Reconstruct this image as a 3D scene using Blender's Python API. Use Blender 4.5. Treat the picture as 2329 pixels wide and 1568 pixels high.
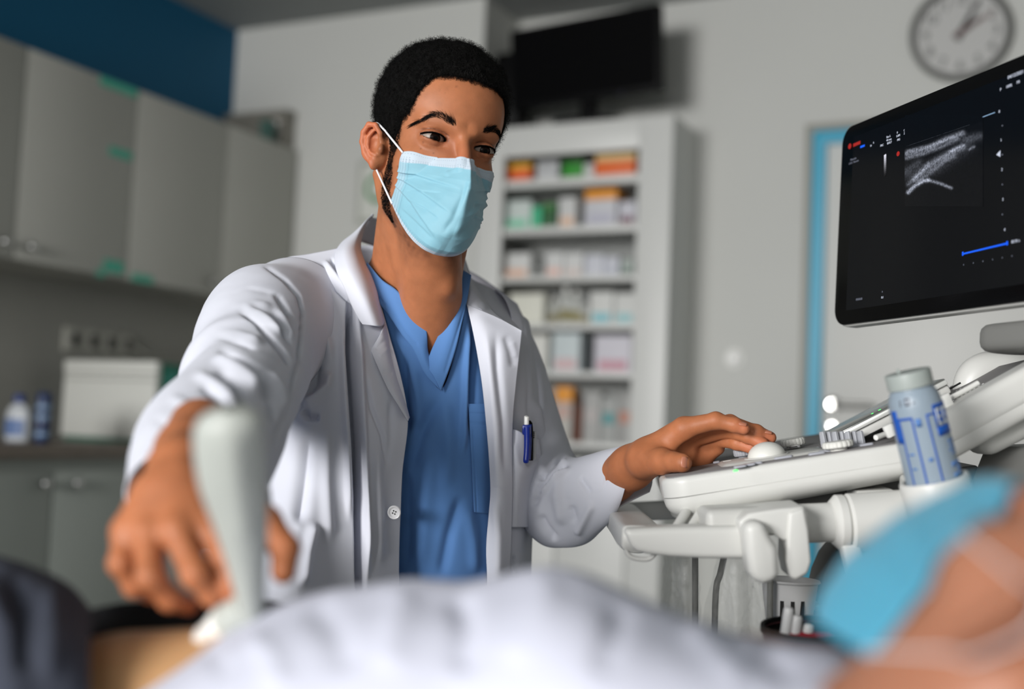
import bpy, bmesh, math, random, os
import numpy as np
from mathutils import Vector, Matrix

for _o in list(bpy.data.objects):
    bpy.data.objects.remove(_o)
scene = bpy.context.scene
COL = scene.collection
RNG = np.random.default_rng(7)
random.seed(7)

# ------------------------------------------------------------------ camera
F, CX, CY = 2700.0, 1164.5, 784.0
YAW, PITCH, ROLL = (math.radians(a) for a in (26.0, 4.13, 2.4))
EYE = np.array([0.0, 0.0, 0.97])
_fw = np.array([-math.sin(YAW) * math.cos(PITCH), math.cos(YAW) * math.cos(PITCH), math.sin(PITCH)])
_rt = np.array([math.cos(YAW), math.sin(YAW), 0.0])
_up = np.cross(_rt, _fw)
CR = _rt * math.cos(ROLL) + _up * math.sin(ROLL)
CU = _up * math.cos(ROLL) - _rt * math.sin(ROLL)
CW = _fw
FOCUS = 1.39
cam_data = bpy.data.cameras.new('camera')
cam_data.sensor_width = 36.0
cam_data.lens = F / 2329.0 * 36.0
cam_data.clip_start = 0.05
cam_data.dof.use_dof = True
cam_data.dof.focus_distance = FOCUS
cam_data.dof.aperture_fstop = 1.85
cam = bpy.data.objects.new('camera', cam_data)
COL.objects.link(cam)
cam.matrix_world = Matrix(((CR[0], CU[0], -CW[0], EYE[0]), (CR[1], CU[1], -CW[1], EYE[1]), (CR[2], CU[2], -CW[2], EYE[2]), (0, 0, 0, 1)))
scene.camera = cam

# ------------------------------------------------------------------ light and exposure
scene.view_settings.view_transform = 'Standard'
scene.view_settings.look = 'None'
scene.view_settings.gamma = 1.0
scene.view_settings.use_curve_mapping = False
scene.view_settings.exposure = 0.0
world = bpy.data.worlds.new('daylight')
scene.world = world
world.use_nodes = True
world.node_tree.nodes['Background'].inputs[0].default_value = (0.72, 0.86, 1.0, 1)
world.node_tree.nodes['Background'].inputs[1].default_value = 0.35

def area_light(name, loc, target, sx, sy, watts, color):
    l = bpy.data.lights.new(name, 'AREA')
    l.shape = 'RECTANGLE'; l.size = sx; l.size_y = sy; l.energy = watts; l.color = color
    o = bpy.data.objects.new(name, l)
    COL.objects.link(o)
    o.location = loc
    d = Vector(target) - Vector(loc)
    o.rotation_euler = d.to_track_quat('-Z', 'Y').to_euler()
    return o
# key daylight from the window behind the camera; second lamp is added frontal fill
key = area_light('window_daylight', (-1.85, -4.42, 1.80), (-.45, 3.0, .8), 2.5, 1.5, 143, (1.0, 0.985, 0.97))
key.data.spread = math.radians(105)
area_light('window_daylight', (1.15, -4.42, 1.80), (0.2, 3.0, .6), 1.5, 1.5, 42, (1.0, 0.985, 0.97))

try:
    scene.cycles.use_denoising = True
    scene.cycles.max_bounces = 8
    scene.cycles.diffuse_bounces = 4
    scene.cycles.caustics_reflective = False
    scene.cycles.caustics_refractive = False
    scene.cycles.sample_clamp_indirect = 6.0
except Exception:
    pass

# ------------------------------------------------------------------ picture-to-world helpers
def P(px, py, d):
    return EYE + (CR * (px - CX) / F + CU * (CY - py) / F + CW) * d
def PA(a):
    a = np.asarray(a, float)
    return EYE + (CR * ((a[..., 0:1] - CX) / F) + CU * ((CY - a[..., 1:2]) / F) + CW) * a[..., 2:3]
def px_of(p):
    q = np.asarray(p) - EYE
    d = q @ CW
    return CX + F * (q @ CR) / d, CY - F * (q @ CU) / d, d
def on_x(px, py, X):
    r = CR * (px - CX) / F + CU * (CY - py) / F + CW
    return EYE + r * ((X - EYE[0]) / r[0])
def on_y(px, py, Y):
    r = CR * (px - CX) / F + CU * (CY - py) / F + CW
    return EYE + r * ((Y - EYE[1]) / r[1])
def on_z(px, py, Z):
    r = CR * (px - CX) / F + CU * (CY - py) / F + CW
    return EYE + r * ((Z - EYE[2]) / r[2])

# ------------------------------------------------------------------ materials
def lin(c):
    c = c / 255.0
    return c / 12.92 if c <= 0.04045 else ((c + 0.055) / 1.055) ** 2.4
MATS = {}
def M(name, rgb, rough=0.5, metal=0.0, bump=None, var=0.0, vscale=6.0, sss=0.0, trans=0.0, emit=0.0, coat=0.0, ior=1.45, attr=None, sheen=0.0, alpha=1.0, spec=0.5, sssr=(1.0, 0.35, 0.2), ssss=0.004):
    if name in MATS:
        return MATS[name]
    m = bpy.data.materials.new(name)
    m.use_nodes = True
    nt = m.node_tree
    b = nt.nodes['Principled BSDF']
    col = (lin(rgb[0]), lin(rgb[1]), lin(rgb[2]), 1)
    m.diffuse_color = col
    I = b.inputs
    I['Base Color'].default_value = col
    I['Roughness'].default_value = rough
    I['Metallic'].default_value = metal
    I['IOR'].default_value = ior
    I['Specular IOR Level'].default_value = spec
    if trans: I['Transmission Weight'].default_value = trans
    if coat:
        I['Coat Weight'].default_value = coat; I['Coat Roughness'].default_value = 0.08
    if sheen:
        I['Sheen Weight'].default_value = sheen; I['Sheen Roughness'].default_value = 0.5
    if alpha < 1: I['Alpha'].default_value = alpha
    if sss:
        I['Subsurface Weight'].default_value = sss
        I['Subsurface Radius'].default_value = sssr
        I['Subsurface Scale'].default_value = ssss
    if emit:
        I['Emission Color'].default_value = col; I['Emission Strength'].default_value = emit
    tc = None
    def coord():
        nonlocal tc
        if tc is None:
            tc = nt.nodes.new('ShaderNodeTexCoord')
        return tc.outputs['Object']
    src = None
    if attr:
        a = nt.nodes.new('ShaderNodeAttribute'); a.attribute_name = attr
        src = a.outputs['Color']
    if var:
        n = nt.nodes.new('ShaderNodeTexNoise'); n.inputs['Scale'].default_value = vscale; n.inputs['Detail'].default_value = 5
        nt.links.new(coord(), n.inputs['Vector'])
        mr = nt.nodes.new('ShaderNodeMapRange')
        mr.inputs[1].default_value = 0.25; mr.inputs[2].default_value = 0.75
        mr.inputs[3].default_value = 1 - var; mr.inputs[4].default_value = 1 + var
        nt.links.new(n.outputs[0], mr.inputs[0])
        mx = nt.nodes.new('ShaderNodeMix'); mx.data_type = 'RGBA'; mx.blend_type = 'MULTIPLY'
        mx.inputs[0].default_value = 1.0
        mx.inputs[6].default_value = col
        if src is not None: nt.links.new(src, mx.inputs[6])
        nt.links.new(mr.outputs[0], mx.inputs[7])
        src = mx.outputs[2]
    if src is not None:
        nt.links.new(src, I['Base Color'])
    if bump:
        n = nt.nodes.new('ShaderNodeTexNoise'); n.inputs['Scale'].default_value = bump[0]; n.inputs['Detail'].default_value = 3
        nt.links.new(coord(), n.inputs['Vector'])
        bp = nt.nodes.new('ShaderNodeBump'); bp.inputs['Strength'].default_value = bump[1]; bp.inputs['Distance'].default_value = bump[2] if len(bump) > 2 else 0.001
        nt.links.new(n.outputs[0], bp.inputs['Height'])
        nt.links.new(bp.outputs[0], I['Normal'])
    MATS[name] = m
    return m

# ------------------------------------------------------------------ objects
WM = {}
def world_matrix(o):
    return WM.get(o.name, Matrix.Identity(4))
def link(o, parent=None, loc=None):
    COL.objects.link(o)
    if loc is not None:
        o.location = loc
    w = Matrix.Translation(o.location)
    WM[o.name] = w
    if parent is not None:
        o.parent = parent
        o.matrix_parent_inverse = world_matrix(parent).inverted()
    return o
def tag(o, label=None, cat=None, group=None, kind=None):
    if label: o['label'] = label
    if cat: o['category'] = cat
    if group: o['group'] = group
    if kind: o['kind'] = kind
    return o
def thing(name, label, cat, loc, group=None):
    o = bpy.data.objects.new(name, None)
    o.empty_display_size = 0.05
    link(o, None, Vector(loc))
    return tag(o, label, cat, group)
def mobj(name, V, Fc, m, parent=None, smooth=True, uv=None, cols=None, mats=None, fmat=None, label=None):
    V = np.asarray(V, float)
    lo, hi = V.min(0), V.max(0)
    c = np.array([(lo[0] + hi[0]) / 2, (lo[1] + hi[1]) / 2, lo[2]])
    me = bpy.data.meshes.new(name)
    me.from_pydata((V - c).tolist(), [], Fc if isinstance(Fc, list) else Fc.tolist())
    for mm in (mats or [m]):
        me.materials.append(mm)
    if fmat is not None:
        me.polygons.foreach_set('material_index', np.asarray(fmat, dtype=np.int32))
    if smooth:
        me.polygons.foreach_set('use_smooth', [True] * len(me.polygons))
    if uv is not None:
        l = me.uv_layers.new(name='UVMap')
        vi = np.zeros(len(me.loops), dtype=np.int32)
        me.loops.foreach_get('vertex_index', vi)
        l.data.foreach_set('uv', np.asarray(uv, float)[vi].ravel())
    if cols is not None:
        a = me.color_attributes.new('Col', 'FLOAT_COLOR', 'POINT')
        a.data.foreach_set('color', np.asarray(cols, float).ravel())
    me.update()
    o = bpy.data.objects.new(name, me)
    link(o, parent, Vector(c))
    if label: o['label'] = label
    return o
def structure(o):
    o['kind'] = 'structure'
    return o

I3 = np.eye(3)
def frame(u, v=None, w=None):
    """orthonormal axes as rows from u and an approximate w"""
    u = np.asarray(u, float); u = u / np.linalg.norm(u)
    w = np.asarray(w, float); w = w - u * (w @ u); w = w / np.linalg.norm(w)
    return np.array([u, np.cross(w, u), w])

def bm_arrays(bm):
    bm.verts.index_update()
    V = np.array([v.co[:] for v in bm.verts]); Fc = [[v.index for v in f.verts] for f in bm.faces]
    bm.free()
    return V, Fc
def box_arrays(size, bevel=0.0, seg=2):
    bm = bmesh.new()
    bmesh.ops.create_cube(bm, size=1.0)
    for v in bm.verts:
        v.co = (v.co.x * size[0], v.co.y * size[1], v.co.z * size[2])
    if bevel > 0:
        bmesh.ops.bevel(bm, geom=list(bm.edges), offset=bevel, segments=seg, profile=0.5, affect='EDGES')
    return bm_arrays(bm)
def box(name, c, size, m, parent=None, rot=None, bevel=0.0, seg=2, smooth=None, label=None):
    V, Fc = box_arrays(size, bevel, seg)
    A = I3 if rot is None else rot
    o = mobj(name, V @ A + np.asarray(c), Fc, m, parent, smooth=False, label=label)
    if bevel > 0 and smooth is not False:
        shade_auto(o)
    return o
def shade_auto(o, ang=40):
    me = o.data
    me.polygons.foreach_set('use_smooth', [True] * len(me.polygons))
    bm = bmesh.new(); bm.from_mesh(me)
    lim = math.radians(ang)
    for e in bm.edges:
        if len(e.link_faces) == 2 and e.calc_face_angle(0) > lim:
            e.smooth = False
    bm.to_mesh(me); bm.free()
def prism(name, poly, h, m, parent=None, origin=(0, 0, 0), rot=None, bevel=0.0, seg=3, label=None, ang=40):
    """polygon in the local uv plane, extruded along w by h"""
    bm = bmesh.new()
    vs = [bm.verts.new((p[0], p[1], 0)) for p in poly]
    f = bm.faces.new(vs)
    r = bmesh.ops.extrude_face_region(bm, geom=[f])
    for e in r['geom']:
        if isinstance(e, bmesh.types.BMVert):
            e.co.z += h
    bmesh.ops.recalc_face_normals(bm, faces=bm.faces)
    if bevel > 0:
        ed = [e for e in bm.edges if len(e.link_faces) == 2 and e.calc_face_angle(0) > 0.6]
        bmesh.ops.bevel(bm, geom=ed, offset=bevel, segments=seg, profile=0.5, affect='EDGES', clamp_overlap=True)
    V, Fc = bm_arrays(bm)
    A = I3 if rot is None else rot
    o = mobj(name, V @ A + np.asarray(origin), Fc, m, parent, smooth=False, label=label)
    shade_auto(o, ang)
    return o
def rounded(w, h, r, n=5, cx=0, cy=0):
    pts = []
    for (sx, sy, a0) in ((1, 1, 0), (-1, 1, 90), (-1, -1, 180), (1, -1, 270)):
        for k in range(n + 1):
            a = math.radians(a0 + 90 * k / n)
            pts.append((cx + sx * (w / 2 - r) + r * math.cos(a), cy + sy * (h / 2 - r) + r * math.sin(a)))
    return pts
def lathe_arrays(prof, seg=32):
    V, Fc = [], []
    n = len(prof)
    for k in range(seg):
        a = 2 * math.pi * k / seg
        for r, z in prof:
            V.append((r * math.cos(a), r * math.sin(a), z))
    for k in range(seg):
        k2 = (k + 1) % seg
        for i in range(n - 1):
            Fc.append([k * n + i, k2 * n + i, k2 * n + i + 1, k * n + i + 1])
    if prof[0][0] > 1e-6: Fc.append([k * n for k in range(seg)][::-1])
    if prof[-1][0] > 1e-6: Fc.append([k * n + n - 1 for k in range(seg)])
    return np.array(V), Fc
def lathe(name, prof, c, m, parent=None, rot=None, seg=32, label=None, ang=40):
    V, Fc = lathe_arrays(prof, seg)
    A = I3 if rot is None else rot
    o = mobj(name, V @ A + np.asarray(c), Fc, m, parent, label=label)
    shade_auto(o, ang)
    return o
def axis_rot(w, hint=(0.3, 0.2, 0.9)):
    w = np.asarray(w, float); w = w / np.linalg.norm(w)
    h = np.asarray(hint, float)
    if abs(w @ h) / np.linalg.norm(h) > 0.95: h = np.array([1.0, 0.1, 0])
    u = np.cross(h, w); u /= np.linalg.norm(u)
    return np.array([u, np.cross(w, u), w])

def catmull(pts, n):
    """n samples through the control rows (k, ...)"""
    pts = np.asarray(pts, float)
    k = len(pts)
    if k == 2:
        t = np.linspace(0, 1, n).reshape((-1,) + (1,) * (pts.ndim - 1))
        return pts[0] * (1 - t) + pts[1] * t
    ext = np.concatenate([[2 * pts[0] - pts[1]], pts, [2 * pts[-1] - pts[-2]]])
    s = np.linspace(0, k - 1 - 1e-9, n)
    i = s.astype(int); t = (s - i).reshape((-1,) + (1,) * (pts.ndim - 1))
    p0, p1, p2, p3 = ext[i], ext[i + 1], ext[i + 2], ext[i + 3]
    return 0.5 * ((2 * p1) + (-p0 + p2) * t + (2 * p0 - 5 * p1 + 4 * p2 - p3) * t * t + (-p0 + 3 * p1 - 3 * p2 + p3) * t ** 3)
def grid_faces(nv, nu, wrap=False):
    i, j = np.meshgrid(np.arange(nv - 1), np.arange(nu if wrap else nu - 1), indexing='ij')
    j2 = (j + 1) % nu
    return np.stack([i * nu + j, i * nu + j2, (i + 1) * nu + j2, (i + 1) * nu + j], -1).reshape(-1, 4)
def grid_normals(X, wrap=False):
    du = np.gradient(X, axis=1); dv = np.gradient(X, axis=0)
    if wrap:
        du = (np.roll(X, -1, 1) - np.roll(X, 1, 1)) / 2
    n = np.cross(du, dv)
    n /= np.linalg.norm(n, axis=-1, keepdims=True) + 1e-12
    return n
def seg_dist(q, pl):
    """distance and signed side from points q (N,2) to polyline, plus run 0..1"""
    pl = np.asarray(pl, float)
    L = np.linalg.norm(np.diff(pl, axis=0), axis=1); cum = np.concatenate([[0], np.cumsum(L)])
    best = np.full(len(q), 1e9); side = np.zeros(len(q)); run = np.zeros(len(q))
    for k in range(len(pl) - 1):
        a, b = pl[k], pl[k + 1]
        ab = b - a
        t = np.clip(((q - a) @ ab) / (ab @ ab), 0, 1)
        r = q - (a + t[:, None] * ab)
        d = np.hypot(r[:, 0], r[:, 1])
        m = d < best
        best[m] = d[m]
        side[m] = np.sign(ab[0] * r[m, 1] - ab[1] * r[m, 0])
        run[m] = (cum[k] + t[m] * L[k]) / cum[-1]
    return best, side, run
def fold_field(q, folds):
    """folds: (polyline in picture px, width px, height m[, kind]); returns displacement toward the viewer"""
    out = np.zeros(len(q))
    for f in folds:
        pl, w, h = f[0], f[1], f[2]
        kind = f[3] if len(f) > 3 else 'g'
        d, s, run = seg_dist(q, np.array(pl)[:, :2])
        taper = np.clip(np.minimum(run, 1 - run) * 5 + 0.0, 0, 1)
        taper = taper * taper * (3 - 2 * taper)
        if kind == 'n': taper = 1.0
        if kind in ('g', 'n'):
            out += h * np.exp(-(d / w) ** 2) * taper
        elif kind == 'd':       # deep flat bottomed pleat
            out += h * np.exp(-(d / w) ** 4) * np.clip(run * 14, 0, 1)
        elif kind == 's':       # step: raised on the + side, fading out over several widths
            sd = d * s
            e = 1 / (1 + np.exp(-np.clip(sd / (w * 0.22), -30, 30)))
            out += h * e * np.exp(-np.maximum(sd, 0) / (w * 2.2)) * taper
        elif kind == 'f':       # soft fold: ridge flanked by a groove on the + side
            sd = d * s
            out += h * (np.exp(-(sd / w) ** 2) - 0.7 * np.exp(-((sd - 1.6 * w) / w) ** 2)) * taper
    return out
def noise3(p, seed, octaves=3):
    """cheap smooth pseudo noise from sums of sines"""
    r = np.random.default_rng(seed)
    out = np.zeros(len(p)); amp = 1.0; fr = 1.0
    for o in range(octaves):
        for k in range(5):
            v = r.normal(size=3); v /= np.linalg.norm(v)
            out += amp * np.sin((p @ v) * fr * r.uniform(0.7, 1.3) + r.uniform(0, 6.28)) * 0.4
        amp *= 0.5; fr *= 2.0
    return out
def add_solid(o, t, offset=-1.0):
    md = o.modifiers.new('thickness', 'SOLIDIFY')
    md.thickness = t; md.offset = offset
    return o
def patch(name, rows, nu, nv, m, parent=None, folds=(), thick=0.0012, noise=None, label=None, post=None, flip=False, offset=-1.0):
    R_ = np.asarray(rows, float)
    g = catmull(R_, nv)
    g = np.swapaxes(catmull(np.swapaxes(g, 0, 1), nu), 0, 1)
    X = PA(g)
    N = grid_normals(X)
    view = EYE - X
    sgn = np.sign(np.sum(N * view, -1).mean())
    N = N * sgn
    q = g[..., :2].reshape(-1, 2)
    disp = fold_field(q, folds) if len(folds) else np.zeros(len(q))
    if noise:
        disp = disp + noise[1] * noise3(X.reshape(-1, 3) * noise[0], noise[2] if len(noise) > 2 else 3) + noise[1] * .30 * noise3(X.reshape(-1, 3) * noise[0] * 5, 77)
    X = X + N * disp.reshape(nv, nu, 1)
    if post is not None:
        X = post(X, g)
    Fc = grid_faces(nv, nu)
    if sgn < 0: Fc = Fc[:, ::-1]
    uu, vv = np.meshgrid(np.linspace(0, 1, nu), np.linspace(0, 1, nv))
    o = mobj(name, X.reshape(-1, 3), Fc, m, parent, uv=np.stack([uu, vv], -1).reshape(-1, 2), label=label)
    if thick: add_solid(o, thick, offset)
    return o
def sleeve(name, rings, nseg, nv, m, parent=None, folds=(), thick=0.0015, noise=None, label=None, capstart=False):
    """rings: (Lx,Ly,Rx,Ry,d,r2[,dd]) two silhouette points, centre depth, half-depth in m, depth skew"""
    r = np.array([list(x) + [0.0] * (8 - len(x)) for x in rings], float)
    g = catmull(r, nv)
    A = PA(np.stack([g[:, 0], g[:, 1], g[:, 4] - g[:, 6]], -1)); B = PA(np.stack([g[:, 2], g[:, 3], g[:, 4] + g[:, 6]], -1))
    C = (A + B) / 2
    e1 = (A - B) / 2
    ax = np.gradient(C, axis=0); ax /= np.linalg.norm(ax, axis=1, keepdims=True)
    e2 = np.cross(ax, e1); e2 /= np.linalg.norm(e2, axis=1, keepdims=True)
    s = np.sign(np.sum(e2 * (EYE - C), 1)); e2 *= s[:, None]
    e2 = (e2 + CR * g[:, 7:8]) * g[:, 5:6]
    th = np.linspace(0, 2 * math.pi, nseg, endpoint=False)
    X = C[:, None] + e1[:, None] * np.cos(th)[None, :, None] + e2[:, None] * np.sin(th)[None, :, None]
    N = X - C[:, None]; N /= np.linalg.norm(N, axis=-1, keepdims=True)
    flat = X.reshape(-1, 3)
    u, v, d = px_of(flat)
    disp = fold_field(np.stack([u, v], -1), folds) if len(folds) else np.zeros(len(flat))
    facing = np.clip(np.sum(N.reshape(-1, 3) * ((EYE - flat) / np.linalg.norm(EYE - flat, axis=1, keepdims=True)), 1) * 3 + 0.4, 0, 1)
    disp = disp * facing
    if noise:
        disp = disp + noise[1] * noise3(flat * noise[0], noise[2] if len(noise) > 2 else 5) + noise[1] * .30 * noise3(flat * noise[0] * 4, 78)
    X = X + N * disp.reshape(nv, nseg, 1)
    Fc = grid_faces(nv, nseg, True).tolist()
    V = X.reshape(-1, 3)
    c = V.mean(0)
    uu, vv = np.meshgrid(np.linspace(0, 1, nseg), np.linspace(0, 1, nv))
    o = mobj(name, V, Fc, m, parent, uv=np.stack([uu, vv], -1).reshape(-1, 2), label=label)
    bm = bmesh.new(); bm.from_mesh(o.data); bmesh.ops.recalc_face_normals(bm, faces=bm.faces); bm.to_mesh(o.data); bm.free()
    if thick: add_solid(o, thick, -1)
    return o
def tube_arrays(pts, rad, seg=12, caps=True, n=None, flat=None):
    pts = np.asarray(pts, float)
    rad = np.full(len(pts), rad, float) if np.isscalar(rad) else np.asarray(rad, float)
    if n:
        rad = catmull(rad[:, None], n)[:, 0]; pts = catmull(pts, n)
    T = np.gradient(pts, axis=0); T /= np.linalg.norm(T, axis=1, keepdims=True) + 1e-12
    u = np.cross(T[0], (0.31, 0.17, 0.93)); u /= np.linalg.norm(u)
    V = []
    th = np.linspace(0, 2 * math.pi, seg, endpoint=False)
    for k in range(len(pts)):
        u = u - T[k] * (u @ T[k]); u /= np.linalg.norm(u)
        w = np.cross(T[k], u)
        V.append(pts[k] + rad[k] * (np.cos(th)[:, None] * u + np.sin(th)[:, None] * w))
    V = np.concatenate(V)
    Fc = grid_faces(len(pts), seg, True).tolist()
    if caps:
        Fc.append(list(range(seg))[::-1]); Fc.append([(len(pts) - 1) * seg + k for k in range(seg)])
    return V, Fc
def tube(name, pts, rad, m, parent=None, seg=12, caps=True, n=None, label=None):
    V, Fc = tube_arrays(pts, rad, seg, caps, n)
    o = mobj(name, V, Fc, m, parent, label=label)
    shade_auto(o, 50)
    return o
def text_arrays(s, size, extrude=0.0003):
    cu = bpy.data.curves.new('lettering', 'FONT')
    cu.body = s; cu.size = size; cu.extrude = extrude; cu.align_x = 'CENTER'; cu.align_y = 'CENTER'; cu.resolution_u = 3
    o = bpy.data.objects.new('lettering', cu)
    me = o.to_mesh()
    V = np.array([v.co[:] for v in me.vertices]); Fc = [list(p.vertices) for p in me.polygons]
    o.to_mesh_clear()
    bpy.data.objects.remove(o); bpy.data.curves.remove(cu)
    return V, Fc
def merge(parts):
    Vs, Fs, n = [], [], 0
    for V, Fc in parts:
        Vs.append(np.asarray(V)); Fs += [[i + n for i in f] for f in Fc]; n += len(V)
    return np.concatenate(Vs), Fs

# ------------------------------------------------------------------ signed distance shapes and their meshing
def smin(a, b, k):
    h = np.clip(0.5 + 0.5 * (b - a) / k, 0, 1)
    return b * (1 - h) + a * h - k * h * (1 - h)
def smax(a, b, k):
    return -smin(-a, -b, k)
def s_ell(p, c, r, A=None):
    q = p - np.asarray(c, np.float32)
    if A is not None: q = q @ np.asarray(A, np.float32).T
    r = np.asarray(r, np.float32)
    k0 = np.linalg.norm(q / r, axis=1); k1 = np.linalg.norm(q / (r * r), axis=1)
    return np.where(k1 > 1e-9, k0 * (k0 - 1.0) / np.maximum(k1, 1e-9), -r.min())
def s_cap(p, a, b, ra, rb=None):
    rb = ra if rb is None else rb
    a = np.asarray(a, np.float32); ab = np.asarray(b, np.float32) - a
    q = p - a
    t = np.clip((q @ ab) / float(ab @ ab), 0, 1)
    d = q - t[:, None] * ab
    return np.sqrt(np.einsum('ij,ij->i', d, d)) - (ra + (rb - ra) * t)
def s_poly(p, pts, rad, k):
    d = None
    for i in range(len(pts) - 1):
        e = s_cap(p, pts[i], pts[i + 1], rad[i], rad[i + 1])
        d = e if d is None else smin(d, e, k)
    return d
def surface_nets(f, lo, hi, h, block=8, smooth=0):
    lo = np.asarray(lo, float); hi = np.asarray(hi, float)
    nb = np.ceil((hi - lo) / (h * block)).astype(int)
    n = nb * block + 1
    bc = np.stack(np.meshgrid(*[np.arange(k) for k in nb], indexing='ij'), -1).reshape(-1, 3)
    cen = lo + (bc + 0.5) * block * h
    v = f(cen.astype(np.float32))
    act = np.abs(v) < block * h * 0.87 * 1.6 + 2 * h
    G = np.ones(tuple(n), np.float32)
    # coarse fill
    sg = np.where(v.reshape(tuple(nb)) < 0, -1.0, 1.0).astype(np.float32)
    G[:-1, :-1, :-1] = np.repeat(np.repeat(np.repeat(sg, block, 0), block, 1), block, 2)
    loc = np.stack(np.meshgrid(*[np.arange(block + 1)] * 3, indexing='ij'), -1).reshape(-1, 3)
    A = bc[act]
    for s in range(0, len(A), 400):
        idx = (A[s:s + 400, None, :] * block + loc[None]).reshape(-1, 3)
        pts = (lo + idx * h).astype(np.float32)
        G[idx[:, 0], idx[:, 1], idx[:, 2]] = f(pts)
    ins = G < 0
    c8 = [ins[a:n[0] - 1 + a, b:n[1] - 1 + b, c:n[2] - 1 + c] for a in (0, 1) for b in (0, 1) for c in (0, 1)]
    anyi = np.logical_or.reduce(c8); alli = np.logical_and.reduce(c8)
    cells = np.argwhere(anyi & ~alli)
    cid = -np.ones(tuple(n - 1), np.int64)
    cid[cells[:, 0], cells[:, 1], cells[:, 2]] = np.arange(len(cells))
    acc = np.zeros((len(cells), 3)); cnt = np.zeros(len(cells))
    corners = [(a, b, c) for a in (0, 1) for b in (0, 1) for c in (0, 1)]
    val = {c: G[cells[:, 0] + c[0], cells[:, 1] + c[1], cells[:, 2] + c[2]] for c in corners}
    for c in corners:
        for ax in range(3):
            if c[ax] == 0:
                c2 = list(c); c2[ax] = 1; c2 = tuple(c2)
                a, b = val[c], val[c2]
                m = (a < 0) != (b < 0)
                t = np.where(m, a / np.where(m, a - b, 1), 0)
                pt = np.array(c, float)[None] + t[:, None] * (np.array(c2, float) - np.array(c, float))[None]
                acc[m] += pt[m]; cnt[m] += 1
    V = lo + (cells + acc / np.maximum(cnt, 1)[:, None]) * h
    faces = []
    for ax in range(3):
        a1, a2 = (ax + 1) % 3, (ax + 2) % 3
        sl0 = [slice(None)] * 3; sl1 = [slice(None)] * 3
        sl0[ax] = slice(0, -1); sl1[ax] = slice(1, None)
        A0, A1 = ins[tuple(sl0)], ins[tuple(sl1)]
        e = np.argwhere(A0 != A1)
        e = e[(e[:, a1] > 0) & (e[:, a2] > 0) & (e[:, a1] < n[a1] - 1) & (e[:, a2] < n[a2] - 1)]
        o1 = np.zeros(3, int); o1[a1] = 1
        o2 = np.zeros(3, int); o2[a2] = 1
        def g(x): return cid[x[:, 0], x[:, 1], x[:, 2]]
        q = np.stack([g(e - o1 - o2), g(e - o2), g(e), g(e - o1)], -1)
        flip = ~A0[e[:, 0], e[:, 1], e[:, 2]]
        q[flip] = q[flip][:, ::-1]
        faces.append(q)
    Fq = np.concatenate(faces)
    Fq = Fq[(Fq >= 0).all(1)]
    for _ in range(smooth):
        s = np.zeros_like(V); k = np.zeros(len(V))
        for a, b in ((0, 1), (1, 2), (2, 3), (3, 0)):
            np.add.at(s, Fq[:, a], V[Fq[:, b]]); np.add.at(k, Fq[:, a], 1)
        V = V * 0.5 + 0.5 * s / np.maximum(k, 1)[:, None]
    return V, Fq
# ================================================================== ROOM SHELL
XL, YB, XR0, Y2, XCAB, ZC = -3.233, 3.87, -2.059, 4.16, -1.30, 2.60
XR, YF = 2.3, -4.5
m_wall = M('painted_white_wall', (196, 197, 193), 0.75, var=0.02, vscale=1.5, bump=(180, 0.08, 0.0006))
m_wallL = M('painted_blue_wall', (2, 88, 124), 0.7, var=0.03, vscale=2, bump=(180, 0.08, 0.0006))
m_panel = M('grey_wall_panel', (150, 150, 144), 0.6, var=0.03, vscale=3)
m_ceil = M('ceiling_paint', (150, 153, 152), 0.85, var=0.02)
m_floor = M('vinyl_floor', (150, 152, 150), 0.45, var=0.08, vscale=9)
m_lam = M('white_laminate', (182, 182, 175), 0.42, var=0.015)
m_lamg = M('grey_laminate', (172, 174, 168), 0.45, var=0.015)
m_lamlow = M('pale_green_grey_laminate', (160, 166, 160), 0.45, var=0.015)
m_teal = M('teal_door_frame_paint', (44, 158, 190), 0.4)
m_greytrim = M('grey_trim', (140, 140, 132), 0.5)
m_steel = M('brushed_steel', (190, 190, 188), 0.28, 1.0)
m_black = M('black_plastic', (10, 10, 11), 0.45, spec=0.12)
m_darkseam = M('dark_gap', (30, 30, 30), 0.8)

def rect_block(name, x0, x1, y0, y1, z0, z1, m, parent=None, bevel=0.0, label=None):
    return box(name, ((x0 + x1) / 2, (y0 + y1) / 2, (z0 + z1) / 2), (abs(x1 - x0), abs(y1 - y0), abs(z1 - z0)), m, parent, bevel=bevel, label=label)

structure(rect_block('floor', XL - .1, XR + .1, YF - .1, Y2 + .1, -0.1, 0, m_floor))
structure(rect_block('ceiling', XL - .1, XR + .1, YF - .1, Y2 + .1, ZC, ZC + .1, m_ceil))
structure(rect_block('wall_left', XL - .1, XL, YF - .1, YB + .02, 0, ZC, m_wallL))
structure(rect_block('wall_right', XR, XR + .1, YF - .1, Y2 + .1, 0, ZC, m_wall))
o = prism('wall_back', [(XL - .1, YB), (XR0, YB), (XR0, Y2), (XR + .1, Y2), (XR + .1, Y2 + .1), (XL - .1, Y2 + .1)], ZC, m_wall)
structure(o)
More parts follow.
